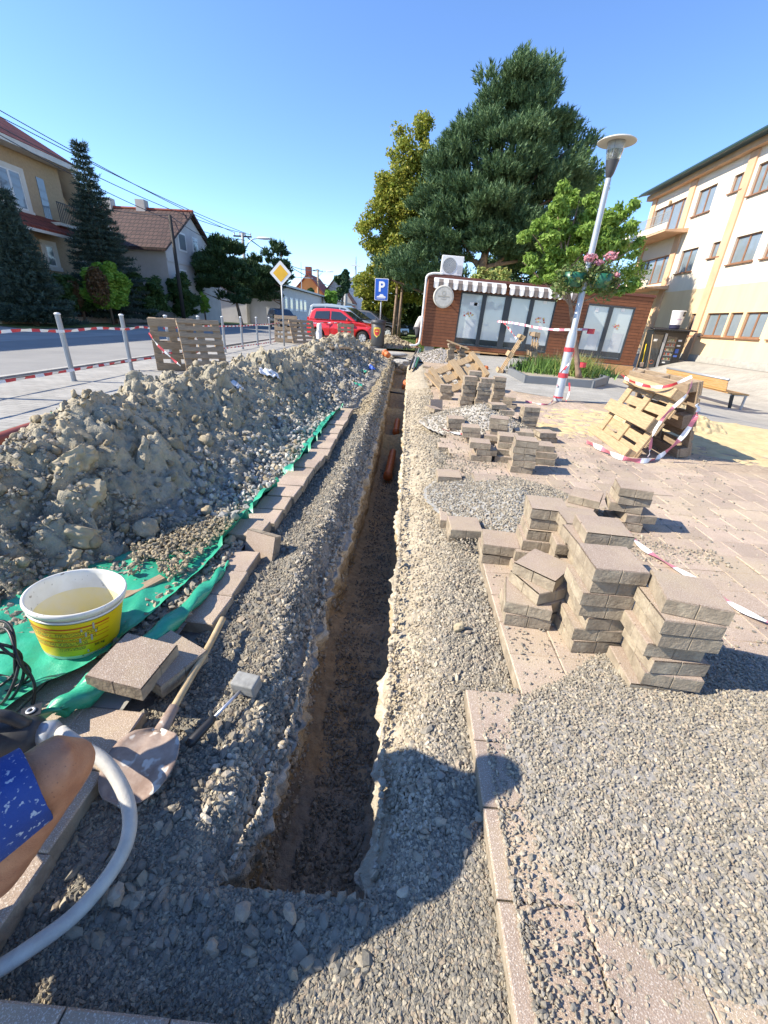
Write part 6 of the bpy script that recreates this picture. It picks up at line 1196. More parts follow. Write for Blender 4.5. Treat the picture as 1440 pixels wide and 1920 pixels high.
for i, (q, X, lb) in enumerate([(((400, 500, 34, 28), (430, 490, 34, 30), (375, 510, 22, 22), (440, 525, 34, 22), (405, 530, 34, 22), (435, 556, 34, 18), (385, 550, 22, 18)), -15.2, 'flat-crowned pine left of the concrete power pole'), (((485, 510, 34, 26), (520, 495, 24, 30), (528, 475, 12, 16), (500, 530, 40, 24), (470, 545, 32, 24), (505, 556, 24, 16)), -14.4, 'rugged dark pine right of the concrete power pole')]):
    Yq = RX(430 if i == 0 else 500, 560, X).y; L_ = [E_px(*a, Yq) for a in q]; pine_tree('pine_tree', lb, (L_[1][0][0]+(.6 if i == 0 else 0), Yq, 0), L_, 4200, .45, M['pineD'], 'roadside pines', r0=.16, k=60, seed=50+i, nn=14, wd=.045, nl=.25, barkm=M['palebark'])

# ------------------------------------------------------------------ left houses
def gable_house(name, label, V, wallm, roofm, par=None): pass
def tan_house():
    t = thing('tan_house', 'tan rendered two-storey house with red tiled roof at the left edge', 'house'); X = -21.5; q = lambda px, py: RX(px, py, X)
    M['tan'] = mat('tan_render', (.47, .345, .215), (.41, .30, .185), sc=8, rough=.95, bump=.006, bsc=30); M['tiles'] = brickmat('red_tiles', (.30, .075, .045), (.24, .06, .04), (.10, .03, .02), .3, .32, .02, .5, .7, .03, swap=(1, 2)); M['trim'] = flat('white_trim', (.70, .66, .58), .6)
    c = q(104, 305); ye, ze = c.y, c.z; y0 = 12.0
    e2 = q(143, 362); mb = MB(); mb.prism([(y0, 0), (ye, 0), (ye, ze-.1), (y0, ze-.1)], 0, 9, lambda u, v, w_: (X-w_, u, v)).build('wall', M['tan'], t)
    MB().prism([(ye+.002, 0), (ye+4.5, 0), (ye+4.5, ze-4.2), (ye+.002, ze-.35)], .9, 9, lambda u, v, w_: (X-w_, u, v)).build('wing_wall', M['tan'], t)
    zr_ = 3.6; V = [(X+.95, y0-6, ze-.05), (X+.95, ye+.7, ze-.05), (X-9.9, ye+.7, ze-.05), (X-9.9, y0-6, ze-.05), (X-4.5, y0-6, ze+zr_), (X-4.5, ye-5.2, ze+zr_)]
    rf = MB().add(V, [(0, 1, 5, 4), (1, 2, 5), (2, 3, 4, 5), (0, 4, 3), (0, 3, 2, 1)]).build('roof', M['tiles'], t)
    MB().bb(X+.1, X+.92, y0-1, ye+.55, ze-.32, ze-.06).build('eave_box', M['trim'], rf); MB().prism([(0, 0), (4.9, -4.4), (4.9, -4.15), (0, .3)], -.35, 9.2, lambda u, v, w_: (X-w_, ye+.3+u, ze+v)).build('wing_roof', M['trim'], t)
    def win(x0, x1, yt, yb, nm='window', k=2, surround=.28):
        a, b = q(x0, yb), q(x1, yb); z0 = (a.z+b.z)/2; z1 = (q(x0, yt).z+q(x1, yt).z)/2; f = MB(); s_ = surround
        sr = MB(); sr.bb(X, X+.05, a.y-s_, b.y+s_, z1, z1+s_*.8); sr.bb(X, X+.05, a.y-s_, a.y-.002, z0, z1); sr.bb(X, X+.05, b.y+.002, b.y+s_, z0, z1); sr.bb(X, X+.09, a.y-s_-.05, b.y+s_+.05, z0-.22, z0)
        sf = sr.build(nm, M['trim'], t); w_ = .08; f.bb(X+.01, X+.035, a.y, b.y, z0, z0+w_); f.bb(X+.01, X+.035, a.y, b.y, z1-w_, z1)
        for i in range(k+1): y = a.y+(b.y-a.y)*i/k; f.bb(X+.012, X+.034, max(a.y, y-.06), min(b.y, y+.06), z0+w_, z1-w_)
        f.build('frame', M['white'], sf); MB().bb(X+.002, X+.02, a.y, b.y, z0, z1).build('pane', M['winglass'], sf)
    win(10, 52, 322, 390); win(-45, -8, 305, 380); win(93, 107, 462, 500, k=1); win(-20, 10, 440, 500)
    a, b = q(76, 372), q(90, 378); MB().bb(X+.002, X+.03, a.y, b.y, a.z-1.2, a.z+1.0).build('balcony_door', M['winglass'], t)
    z = q(60, 420).z; MB().prism([(0, 0), (1.3, -.75), (1.3, -.62), (0, .16)], 13, q(118, 440).y, lambda u, v, w_: (X+u, w_, z+.35+v)).build('pent_roof', M['tiles'], t); MB().bb(X+1.2, X+1.32, 13, q(118, 440).y, z-.52, z-.38).build('pent_gutter', M['trim'], t)
    y0b, y1b = q(80, 400).y, q(135, 420).y; rl = MB(); rl.bb(X+.95, X+1.0, y0b, y1b, z+1.25, z+1.30); [rl.bb(X+.96, X+.99, y, y+.03, z+.3, z+1.25) for y in np.arange(y0b, y1b, .14)]; rl.build('balcony_railing', M['black'], t)
    MB().bb(X+.05, X+.95, y0b, y1b, z+.15, z+.3).build('balcony_slab', M['trim'], t)
tan_house()
for i, (px_, lb) in enumerate(((36, 'tan gate pillar with a pale cap before the tan house'), (-4, 'tan gate pillar cut off by the left edge'))):
    a = RX(px_, 583, -18.9); tp = RX(px_-8, 510, -18.9); t = thing('gate_pillar', lb, 'pillar', (-18.9, a.y, 0), group='gate pillars'); MB().bb(-.28, .28, -.28, .28, 0, tp.z-.12).build('shaft', M['tan'], t, bevel=.01); MB().add([(-.36, -.36, tp.z-.12), (.36, -.36, tp.z-.12), (.36, .36, tp.z-.12), (-.36, .36, tp.z-.12), (0, 0, tp.z+.1)], [(0, 1, 2, 3), (0, 1, 4), (1, 2, 4), (2, 3, 4), (3, 0, 4)]).build('cap', M['trim'], t)
fw = thing('garden_fence', 'dark low fence with a small white sign between the pillar and the shrubs', 'fence'); a, b = RX(50, 560, -19.1), RX(160, 560, -19.1); MB().bb(-19.2, -19.0, a.y, b.y+12, 0, .35).build('base_wall', M['concrete'], fw)
for y in np.arange(a.y, b.y+12, .32): MB().bb(-19.13, -19.08, y, y+.12, .35, 1.5).build('picket', flat('fence_dark', (.03, .022, .02)) if 'fence_dark' not in bpy.data.materials else bpy.data.materials['fence_dark'], fw)
s_ = RX(55, 538, -18.95); MB().bb(-18.97, -18.95, s_.y-.13, s_.y+.13, s_.z-.15, s_.z+.15).build('house_sign', M['white'], fw)
def brown_house():
    t = thing('brown_roof_house', 'pale half-rendered house with a long brown tiled roof and two chimneys', 'house'); X = -17.6; q = lambda px, py: RX(px, py, X)
    M['plaster'] = mat('old_plaster', (.50, .46, .42), (.42, .38, .33), sc=.8, rough=.95, bump=.004, bsc=20); M['greywall'] = mat('grey_plaster', (.56, .55, .54), (.48, .47, .46), sc=1, rough=.95); M['btiles'] = brickmat('brown_tiles', (.10, .058, .047), (.072, .042, .036), (.03, .02, .018), .32, .30, .03, .5, .75, .05, swap=(0, 2))
    ap = q(354, 402); fe = q(309, 461); ya, za, yf, zf = ap.y, ap.z, fe.y, fe.z; yr = ya+(ya-yf); L = 14
    MB().prism([(yf, 0), (yr, 0), (yr, zf), (ya, za-.1), (yf, zf)], 0, L, lambda u, v, w_: (X-w_, u, v)).build('wall', M['greywall'], t)
    MB().prism([(yf-.004, 0), (yf-.03, 0), (yf-.03, zf), (yf-.004, zf)], .02, L, lambda u, v, w_: (X-w_, u, v)).build('street_side_render', M['plaster'], t)
    sl = (za-zf)/(ya-yf); rf = MB().prism([(yf-.55, zf-.55*sl), (ya, za), (yr+.55, zf-.55*sl), (yr+.55, zf-.55*sl+.16), (ya, za+.18), (yf-.55, zf-.55*sl+.16)], -.35, L, lambda u, v, w_: (X-w_, u, v)).build('roof', M['btiles'], t)
    MB().tube([(X+.35, ya, za+.2), (X-L, ya, za+.2)], .1, 8).build('ridge_tiles', M['tiles'], rf)
    for px_ in (205, 267): a = RY(px_, 390, ya); MB().bb(a.x-.35, a.x+.35, ya-.3, ya+.3, za-.3, za+.75).build('chimney', M['plaster'], rf)
    MB().bb(X-L, X, yf-.5, yf-.44, zf-.35, zf-.2).build('gutter', M['dark'], t)
    for x0, x1, yt, yb in ((336, 350, 435, 470), (362, 372, 445, 472), (340, 352, 505, 530)):
        a, b = q(x0, yb), q(x1, yb); z1 = q(x0, yt).z; w_ = MB().bb(X, X+.04, a.y, b.y, a.z, z1).build('window', M['white'], t); MB().bb(X+.041, X+.05, a.y+.12, b.y-.12, a.z+.12, z1-.12).build('pane', M['winglass'], w_)
    for z in (zf-.9, zf-2.2): MB().bb(X+.002, X+.05, yf, yr, z, z+.18).build('string_course', M['greywall'], t)
    # lower front annex
    c0, c1 = RX(215, 470, X-1), RX(300, 480, X-1); MB().prism([(yf-4.2, 0), (yf-.1, 0), (yf-.1, zf-.9), (yf-4.2, zf-1.6)], 4.5, L, lambda u, v, w_: (X-w_, u, v)).build('annex_wall', M['plaster'], t)
    MB().prism([(yf-4.6, zf-1.7), (yf-.1, zf-.4), (yf-.1, zf-.25), (yf-4.6, zf-1.5)], 4.2, L, lambda u, v, w_: (X-w_, u, v)).build('annex_roof', M['btiles'], t)
brown_house()
def far_house(name, label, x0, x1, Y, yb, yt, yr, wall, roof, gable=True, D=12, wins=0, chim=False):
    t = thing(name, label, 'house', group=None); a, b = RY(x0, yb, Y), RY(x1, yb, Y); zt_ = RY((x0+x1)/2, yt, Y).z; zr = RY((x0+x1)/2, yr, Y).z; mx = (a.x+b.x)/2
    if gable: MB().prism([(a.x, 0), (b.x, 0), (b.x, zt_), (mx, zr-.05), (a.x, zt_)], 0, D, lambda u, v, w_: (u, Y+w_, v)).build('wall', wall, t); rf = MB().prism([(a.x-.5, zt_-.35), (mx, zr), (b.x+.5, zt_-.35), (b.x+.5, zt_-.1), (mx, zr+.3), (a.x-.5, zt_-.1)], -.4, D, lambda u, v, w_: (u, Y+w_, v)).build('roof', roof, t)
    if chim: MB().bb(mx-1.0, mx+.2, Y+2, Y+3, zr-1.5, zr+1.6).build('chimney', M['tiles'], rf)
    for i in range(wins): x = a.x+(b.x-a.x)*(i+.7)/(wins+.4); w_ = MB().bb(x-.6, x+.6, Y-.06, Y-.002, 2.4, 4.2).build('window', M['white'], t); MB().bb(x-.48, x+.48, Y-.08, Y-.062, 2.5, 4.1).build('pane', M['winglass'], w_)
    return t
M['orangewall'] = mat('orange_render', (.62, .23, .07), (.55, .20, .06), sc=1, rough=.9); M['brownroof'] = flat('brown_roof', (.20, .09, .06), .8)
far_house('orange_house', 'bright orange gabled house far down the street', 550, 608, 95, 590, 553, 515, M['orangewall'], M['tiles'], wins=2, chim=True)
far_house('brown_gable_house', 'house with a steep reddish-brown roof right of the orange one', 600, 660, 105, 590, 565, 520, M['plaster'], M['brownroof'], wins=1)
def low_building():
    t = thing('low_building', 'long single-storey whitish building with a grey roof and five windows', 'building'); X = -13.6; q = lambda px, py: RX(px, py, X); a = q(526, 565); y0 = a.y; z0 = q(526, 536).z; y1 = y0*3.2; D = 9
    MB().prism([(y0, 0), (y1, 0), (y1, z0), (y0, z0)], 0, D, lambda u, v, w_: (X-w_, u, v)).build('wall', mat('pale_grey_render', (.56, .55, .53), rough=.9), t); MB().bb(X+.003, X+.06, y0, y1, 0, 1.0).build('plinth', M['greywall'], t)
    MB().prism([(.5, 0), (-4.5, .95), (-9.5, 0), (-9.5, .15), (-4.5, 1.15), (.5, .2)], y0-.6, y1, lambda u, v, w_: (X+u, w_, z0+v)).build('roof', mat('grey_sheet_roof', (.36, .40, .42), rough=.5), t)
    for px_ in (535.5, 545.5, 555.5, 563.5, 571.0):
        ya, yb = q(px_-2.6, 560).y, q(px_+2.6, 560).y; w_ = MB().bb(X, X+.05, ya, yb, 1.5, z0-.9).build('window', M['white'], t); MB().bb(X+.051, X+.06, ya+.2, yb-.2, 1.7, z0-1.1).build('pane', M['winglass'], w_)
    y = y0+(y1-y0)*.62; MB().bb(X, X+.05, y, y+4, .2, z0-.7).build('gate', M['dark'], t); MB().bb(X, X+.07, y-6, y-1.5, 2.6, 3.6).build('sign_board', flat('red_sign', (.55, .12, .1)), t); MB().bb(X-8.9, X-.1, y0-.05, y0-.002, 0, z0).build('end_wall', M['greywall'], t)
low_building()
t = thing('tower', 'slim white tower with a radio mast above the distant roofs', 'tower'); a = RY(663, 590, 110); zt_ = RY(663, 520, 110).z; MB().bb(a.x-2.2, a.x+2.2, 110, 114, 0, zt_).build('shaft', M['white'], t); z2 = RY(660, 478, 110).z; MB().tube([(a.x, 112, zt_), (a.x, 112, z2)], [.35, .12], 6).build('mast', M['grey_metal'], t); MB().bb(a.x-1, a.x+1, 111.6, 112.4, zt_+(z2-zt_)*.55, zt_+(z2-zt_)*.6).build('antenna', M['white'], t); MB().bb(a.x-3.4, a.x+3.2, 109.5, 114.5, zt_-.6, zt_-.1).build('cornice', M['concrete'], t)
M['ochre'] = mat('ochre_wall', (.60, .46, .22), (.54, .41, .2), sc=1, rough=.95)
t = thing('garden_wall', 'long ochre wall behind the parked cars at the end of the lawn', 'wall'); a, b = RY(728, 600, 44), RY(800, 600, 44); zt_ = RY(760, 580, 44).z; MB().bb(a.x, b.x+14, 44, 44.3, 0, zt_).build('wall', M['ochre'], t); MB().bb(a.x-.1, b.x+14, 43.9, 44.4, zt_, zt_+.12).build('coping', M['concrete'], t)
M_ = [(((640, 535, 14, 22), (632, 550, 12, 14), (645, 515, 8, 10)), 75, 'dark pine beside the white tower', 'pineD', .5), (((620, 558, 12, 14),), 70, 'small yellow-green round tree before the orange house', 'thujaL', .3), (((583, 548, 6, 7),), 90, 'tiny dark tree in front of the orange gable', 'thujaD', .3), (((700, 590, 14, 10), (672, 596, 14, 8)), 48, 'low bush behind the silver van', 'thujaD', .2)]
for i, (q, Y, lb, mm, s_) in enumerate(M_): L_ = [E_px(*a, Y) for a in q]; leaf_tree('broadleaf_tree' if i else 'pine_tree', lb, (L_[0][0][0], Y, 0), L_, 2600, s_, M[mm], 'distant trees', r0=.2, k=26, seed=60+i)

# ------------------------------------------------------------------ poles and wires
def pole(px_, top, Y, label, arm=None, lamp=None, m=None, r=.14, name='power_pole', zfix=None):
    a = RY(px_, 590, Y); z = RY(top[0], top[1], Y).z; t = thing(name, label, 'pole', (a.x, Y, 0)); MB().tube([(0, 0, 0), (0, 0, z)], [r, r*.7], 10).build('pole', m or M['concrete'], t, True)
    if arm: MB().bb(-arm, arm, -.06, .06, z-.35, z-.22).build('crossarm', M['dark'], t); [MB().cyl((x, 0, z-.22), (x, 0, z+.05), .07, n=8).build('insulator', M['white'], t) for x in (-arm*.9, -arm*.3, arm*.3, arm*.9)]
    if lamp:
        l = RY(lamp[0], lamp[1], Y)-Vector((a.x, Y, 0)); MB().tube(curve_pts([(0, 0, l.z-1.2), (l.x*.35, 0, l.z-.25), (l.x*.75, 0, l.z)], 5), .05, 6).build('lamp_arm', M['grey_metal'], t, True); MB().lathe([(0, -.9), (.2, -.7), (.26, 0), (.15, .6), (0, .75)], 10, c=(l.x+.1, 0, l.z), M=Matrix.Rotation(math.pi/2, 3, 'Y'), sx=.5).build('lamp_head', M['white'], t, True)
    return Vector((a.x, Y, z))
pt1 = pole(466, (459, 437), 47, 'concrete power pole with crossarm and a curved street lamp arm', .9, (496, 447), r=.2)
pt2 = pole(597, (595, 505), 95, 'distant power pole with a lamp arm before the orange house', 1.0, (618, 509), m=M['woodgrey'], r=.25)
pt3 = pole(344, (328, 404), 31, 'dark bare wooden pole in front of the brown-roofed house', m=flat('tarred_wood', (.03, .027, .025), .8), r=.14)
pole(648, (648, 527), 80, 'short grey pole beside the dark distant pine', m=M['concrete'], r=.35)
t = thing('antenna', 'thin television antenna above the long grey roof', 'antenna'); a = RY(566, 560, 80); z = RY(566, 492, 80).z; MB().cyl((a.x, 80, 2), (a.x, 80, z), .06, n=6).build('mast', M['grey_metal'], t); MB().bb(a.x-2, a.x+2, 79.95, 80.05, z-2.3, z-2.2).build('boom', M['grey_metal'], t)
M['wire'] = flat('wire', (.08, .08, .09), .5)
def wire(a, b, sag, lb, r=.013):
    a, b = Vector(a), Vector(b); P = [a.lerp(b, i/24)-Vector((0, 0, sag*4*(i/24)*(1-i/24))) for i in range(25)]; tag(MB().tube(P, [r*(1+.02*(p-Vector((0, 0, 1.2))).length) for p in P], 5).build('wire', M['wire'], smooth=True), lb, 'wire', 'overhead wires along the street')
q = lambda px_, py_: RX(px_, py_, -19.5)
wire(q(-30, 190), pt1+Vector((-.8, 0, 0)), .25, 'highest overhead wire on the left, from the left edge to the power pole'); wire(q(-30, 203), pt1+Vector((.3, 0, 0)), .25, 'second highest overhead wire, just below the highest'); wire(q(-30, 222), pt1+Vector((.8, 0, -.1)), .6, 'third overhead wire, sagging below the upper pair'); wire(q(-30, 236), pt1+Vector((.2, 0, -.6)), .8, 'lowest of the four wires at the left edge')
wire(pt1, pt2, 1.2, 'upper wire from the near power pole to the distant one', .02); wire(pt1+Vector((.5, 0, -.4)), RY(700, 540, 110), 2.2, 'sagging wire from the power pole to the white tower', .02)
wire(pt3, pt1+Vector((0, 0, -1)), .6, 'wire from the dark bare pole to the concrete pole'); wire(pt3, q(200, 380)+Vector((-2, 0, 0)), .2, 'wire from the dark bare pole to the brown roof')

# ------------------------------------------------------------------ cars
def car(label, loc, rz, paint, spec='hatch', name='car', group='parked cars', s=1.0):
    sp = {'hatch': dict(L=3.5, W=1.62, belt=.96, low=[(0.02, .30), (0, .62), (.04, .9), (.10, .97), (2.42, .97), (2.9, .93), (3.28, .80), (3.45, .62), (3.5, .42), (3.48, .24)], cab=[(.10, .965), (.24, 1.36), (.42, 1.46), (1.0, 1.50), (1.65, 1.47), (1.85, 1.42), (2.55, .965)], wh=(.60, 2.86), r=.29, win=[[(.42, 1.02), (.50, 1.34), (1.18, 1.38), (1.18, 1.02)], [(1.27, 1.02), (1.27, 1.38), (1.72, 1.36), (2.30, 1.02)]]),
          'van': dict(L=4.6, W=1.8, belt=1.12, low=[(0.02, .32), (0, .7), (.02, 1.05), (.05, 1.13), (3.3, 1.13), (3.9, 1.05), (4.35, .9), (4.55, .65), (4.6, .45), (4.58, .26)], cab=[(.05, 1.125), (.14, 1.70), (.35, 1.82), (1.6, 1.86), (2.3, 1.80), (2.55, 1.74), (3.6, 1.125)], wh=(.75, 3.75), r=.32, win=[[(.3, 1.2), (.36, 1.66), (1.15, 1.70), (1.15, 1.2)], [(1.22, 1.2), (1.22, 1.7), (2.1, 1.68), (2.1, 1.2)], [(2.2, 1.2), (2.2, 1.68), (2.5, 1.64), (3.25, 1.2)]]),
          'suv': dict(L=4.3, W=1.8, belt=1.02, low=[(0.02, .34), (0, .66), (.04, .98), (.1, 1.03), (2.9, 1.03), (3.5, .98), (4.0, .86), (4.25, .66), (4.3, .45), (4.28, .28)], cab=[(.10, 1.025), (.30, 1.48), (.55, 1.58), (1.3, 1.62), (2.0, 1.58), (2.2, 1.52), (3.05, 1.025)], wh=(.75, 3.45), r=.34, win=[[(.45, 1.1), (.58, 1.46), (1.05, 1.49), (1.05, 1.1)], [(1.12, 1.1), (1.12, 1.5), (1.75, 1.5), (1.75, 1.1)], [(1.83, 1.1), (1.83, 1.49), (2.12, 1.46), (2.72, 1.1)]])}[spec]
    L, W_, be, wr = sp['L'], sp['W'], sp['belt'], sp['r']; t = thing(name, label, 'car', loc, rz, group); t.scale = (s, s, s)
    hw = lambda z: W_/2*(1-.05*max(0, (.55-z)/.55)) - (max(0, z-be)*.30)-.03*max(0, (z-.62)/(be-.62) if z < be+.01 else 1)
    low = list(sp['low']); bot = []
    for x in reversed(sp['wh']):
        bot += [(x+(wr+.07)*math.cos(a), max(.2, wr+(wr+.07)*math.sin(a))) for a in np.linspace(-.35, math.pi+.35, 13)]
    out = low+[(low[-1][0]-.1, .2)]+bot+[(.12, .22)]
    C2 = L/2; fn = lambda u, v, w_: (u-C2, w_*(hw(v)-.10*max(0, (u-L+.5)/.5)**2-.07*max(0, (.35-u)/.35)**2), v)
    MB().prism(out, -1, 1, fn).build('body', paint, t, bevel=.045, seg=3, smooth=False)
    MB().prism(sp['cab'], -1, 1, fn).build('cabin', paint, t, bevel=.05, seg=3)
    MB().bb(.25-C2, L-.25-C2, -W_/2+.16, W_/2-.16, .18, .62).build('underbody', M['black'], t)
    for sd in (-1, 1):
        for w_ in sp['win']:
            MB().prism(w_, 0, 1, lambda u, v, k: (u-C2, sd*(hw(v)+.003+.008*k), v)).build('side_window', M['glass'], t)
        for x in sp['wh']:
            wl = thing('wheel', None, None); del_ = wl; wl.parent = t; 
            for k_ in ('label', 'category', 'group'):
                if k_ in wl: del wl[k_]
            wl.location = (x-C2, sd*(W_/2-.10), wr); R9 = Matrix.Rotation(math.pi/2, 3, 'X')
            MB().lathe([(wr*.62, -.09), (wr*.93, -.10), (wr, -.06), (wr, .06), (wr*.93, .10), (wr*.62, .09)], 28, M=R9).build('tyre', flat('tyre', (.02, .02, .02), .9) if 'tyre' not in bpy.data.materials else bpy.data.materials['tyre'], wl, True)
            mb = MB(); mb.lathe([(0, .082), (wr*.2, .085), (wr*.22, .07), (wr*.62, .075), (wr*.66, .09)], 28, M=Matrix.Rotation(-sd*math.pi/2*-1, 3, 'X') if False else Matrix.Rotation(sd*-math.pi/2, 3, 'X'))
            for k in range(7): a = 2*math.pi*k/7; mb.box((wr*.4*math.cos(a), sd*.085, wr*.4*math.sin(a)), (wr*.42, .02, .055), Matrix.Rotation(-a, 3, 'Y'))
            mb.build('rim', flat('rim_silver', (.58, .59, .60), .45, .1) if 'rim_silver' not in bpy.data.materials else bpy.data.materials['rim_silver'], wl)
        hl = MB().prism([(L-.52, be-.24), (L-.16, be-.36), (L-.10, be-.22), (L-.40, be-.12)], 0, 1, lambda u, v, k: (u-C2, sd*(W_/2-.06-.10*max(0, (u-L+.5)/.5)**2+.012*k), v)).build('headlight', flat('lamp_glass', (.6, .62, .63), .15) if 'lamp_glass' not in bpy.data.materials else bpy.data.materials['lamp_glass'], t)
        MB().prism([(.005, be-.32), (.18, be-.30), (.14, be-.02), (.02, be-.04)], 0, 1, lambda u, v, k: (u-C2-.01, sd*(W_/2-.05-.06*(1-u/.2)+.012*k), v)).build('tail_light', flat('tail_red', (.4, .02, .02), .2) if 'tail_red' not in bpy.data.materials else bpy.data.materials['tail_red'], t)
        mx = sp['cab'][-1][0]-.42; MB().box((mx-C2, sd*(W_/2+.07), be+.07), (.10, .14, .12)).build('mirror', paint, t, bevel=.03, seg=2)
        for hx_ in ((1.05, 2.0) if spec == 'hatch' else (1.3, 2.3)): MB().box((hx_-C2, sd*(W_/2-.012), be-.12), (.16, .03, .03)).build('door_handle', paint, t, bevel=.008)
        for dx_ in ((1.22, 2.35) if spec == 'hatch' else (1.18, 2.15)): MB().bb(dx_-C2-.004, dx_-C2+.004, sd*(W_/2-.012)-.02, sd*(W_/2-.012)+.02, .36, be-.04).build('door_gap', M['black'], t)
        MB().bb(.9-C2, L-1.1-C2, sd*(W_/2-.015)-.012, sd*(W_/2-.015)+.012, .24, .30).build('sill_trim', M['black'], t)
    cb = sp['cab']; a, b = Vector((cb[-1][0]-C2, 0, cb[-1][1])), Vector((cb[-2][0]-C2, 0, cb[-2][1])); n = Vector((b.z-a.z, 0, a.x-b.x)).normalized(); n = n if n.x > 0 else -n
    for nm, p0, p1, nn_ in (('windscreen', a.lerp(b, .06), a.lerp(b, .9), n), ('rear_window', Vector((cb[0][0]-C2, 0, cb[0][1])).lerp(Vector((cb[1][0]-C2, 0, cb[1][1])), .1), Vector((cb[0][0]-C2, 0, cb[0][1])).lerp(Vector((cb[1][0]-C2, 0, cb[1][1])), .92), Vector((-1, 0, .3)).normalized())):
        V = []
        for p_, k in ((p0, 1), (p1, 1)):
            h_ = hw(p_.z)-.07
            V += [p_+nn_*.004+Vector((0, -h_, 0)), p_+nn_*.004+Vector((0, h_, 0)), p_+nn_*.016+Vector((0, -h_, 0)), p_+nn_*.016+Vector((0, h_, 0))]
        MB().add(V, [(2, 3, 7, 6), (0, 4, 5, 1), (0, 1, 3, 2), (4, 6, 7, 5), (0, 2, 6, 4), (1, 5, 7, 3)]).build(nm, M['glass'], t)
    MB().bb(L-.04-C2, L+.015-C2, -.45, .45, .42, .55).build('grille', M['black'], t); MB().bb(L-C2-.01, L+.03-C2, -.26, .26, .33, .42).build('number_plate', M['white'], t); MB().bb(-C2-.02, -C2+.01, -.26, .26, .55, .66).build('number_plate', M['white'], t)
    return t
def paint(n, c, coat=.8): return mat(n, c, tuple(x*.96 for x in c), rough=.35, coat=coat, spec=.6)
a, b = G(597, 640), G(680, 646); d = (b-a).normalized(); ang = math.atan2(d.y, d.x)
sc = (b-a).length/2.26; mid = (a+b)/2; nrm = Vector((-d.y, d.x, 0))
car('bright red small hatchback parked behind the far heap', (mid.x+nrm.x*.75*sc, mid.y+nrm.y*.75*sc, .0), ang, paint('red_paint', (.62, .012, .015)), 'hatch', s=min(1.08, sc))
def place(px_, py_, Y, lb, rz, p_, spec, s_=1): q = RY(px_, py_, Y); car(lb, (q.x, Y, 0), rz, p_, spec, s=s_)
place(650, 600, 27.8, 'silver-blue van behind the red hatchback', -.28, paint('silver_blue_paint', (.22, .28, .33)), 'van')
place(704, 600, 31.5, 'black estate car right of the silver van', -.35, paint('black_paint', (.012, .012, .014)), 'suv', 1.05)
place(764, 605, 37, 'dark blue car parked at the end of the lawn, right of the thin trunks', -.1, paint('dark_blue_paint', (.012, .03, .08)), 'suv', .95)
place(530, 590, 38, 'black car parked by the roadside pine, facing the camera', -1.0, paint('black_paint_two', (.012, .014, .018)), 'suv', .95)
place(577, 588, 66, 'small distant red car beside the low whitish building', -1.1, paint('red_paint_two', (.5, .02, .03)), 'hatch')

# ------------------------------------------------------------------ signs, bin, white bollard
def sign_pole(px_, Y, ztop, t): a = RY(px_, 600, Y); t.location = (a.x, Y, 0); MB().cyl((0, 0, 0), (0, 0, ztop), .032, n=12).build('pole', M['grey_metal'], t, True); MB().lathe([(0, ztop), (.034, ztop), (.02, ztop+.02), (0, ztop+.02)], 12).build('pole_cap', M['black'], t); return a
Y = 17.6; t = thing('priority_sign', 'yellow diamond priority road sign on a steel pole by the end of the posts', 'road sign'); zc_ = RY(529, 513, Y).z; sign_pole(531, Y, zc_+.2, t)
def rr_poly(s, r, n=6): return [(sx*(s-r)+r*math.cos(a), sy*(s-r)+r*math.sin(a)) for sx, sy, a0 in ((1, 1, 0), (-1, 1, 90), (-1, -1, 180), (1, -1, 270)) for a in [math.radians(a0+90*k/n) for k in range(n+1)]]
def plate(t, poly, y0, y1, z, m, nm, rot=0): return MB().prism([(u*math.cos(rot)-v*math.sin(rot), u*math.sin(rot)+v*math.cos(rot)) for u, v in poly], y0, y1, lambda u, v, w_: (u, w_, z+v)).build(nm, m, t)
pl = plate(t, rr_poly(.30, .04), -.065, -.05, zc_, M['white'], 'plate', math.pi/4); plate(pl, rr_poly(.205, .02), -.070, -.066, zc_, flat('sign_yellow', (.80, .44, .02), .4), 'yellow_field', math.pi/4)
Y = 22.6; t = thing('parking_sign', 'blue parking sign with a white P above a small car pictogram', 'road sign'); zc_ = RY(715, 543, Y).z; sign_pole(713, Y, zc_+.45, t); t.rotation_euler = (0, 0, -.12)
bl_ = flat('sign_blue', (.012, .10, .50), .4); R2 = [(u*.33/.5, v*.47/.5) for u, v in rr_poly(.5, .05)]; pl = plate(t, R2, -.06, -.045, zc_, M['white'], 'plate'); plate(pl, [(u*.93, v*.95) for u, v in R2], -.066, -.061, zc_, bl_, 'blue_field')
tx = bpy.data.curves.new('letter_p', 'FONT'); tx.body = 'P'; tx.size = .60; tx.extrude = .003; tx.offset = .018; tx.align_x = 'CENTER'; to = bpy.data.objects.new('letter_p', tx); me = bpy.data.meshes.new_from_object(to); me.materials.clear(); me.materials.append(M['white']); o = link('letter_p', me, pl); o.rotation_euler = (math.pi/2, 0, 0); o.location = (0, -.071, zc_-.08)
plate(pl, [(-.22, -.35), (.22, -.35), (.23, -.30), (.14, -.27), (.08, -.20), (-.05, -.20), (-.11, -.27), (-.21, -.30)], -.073, -.067, zc_, M['white'], 'car_pictogram')
plate(pl, [(-.22, -.40), (.22, -.40), (.22, -.385), (-.22, -.385)], -.073, -.067, zc_, M['white'], 'line')
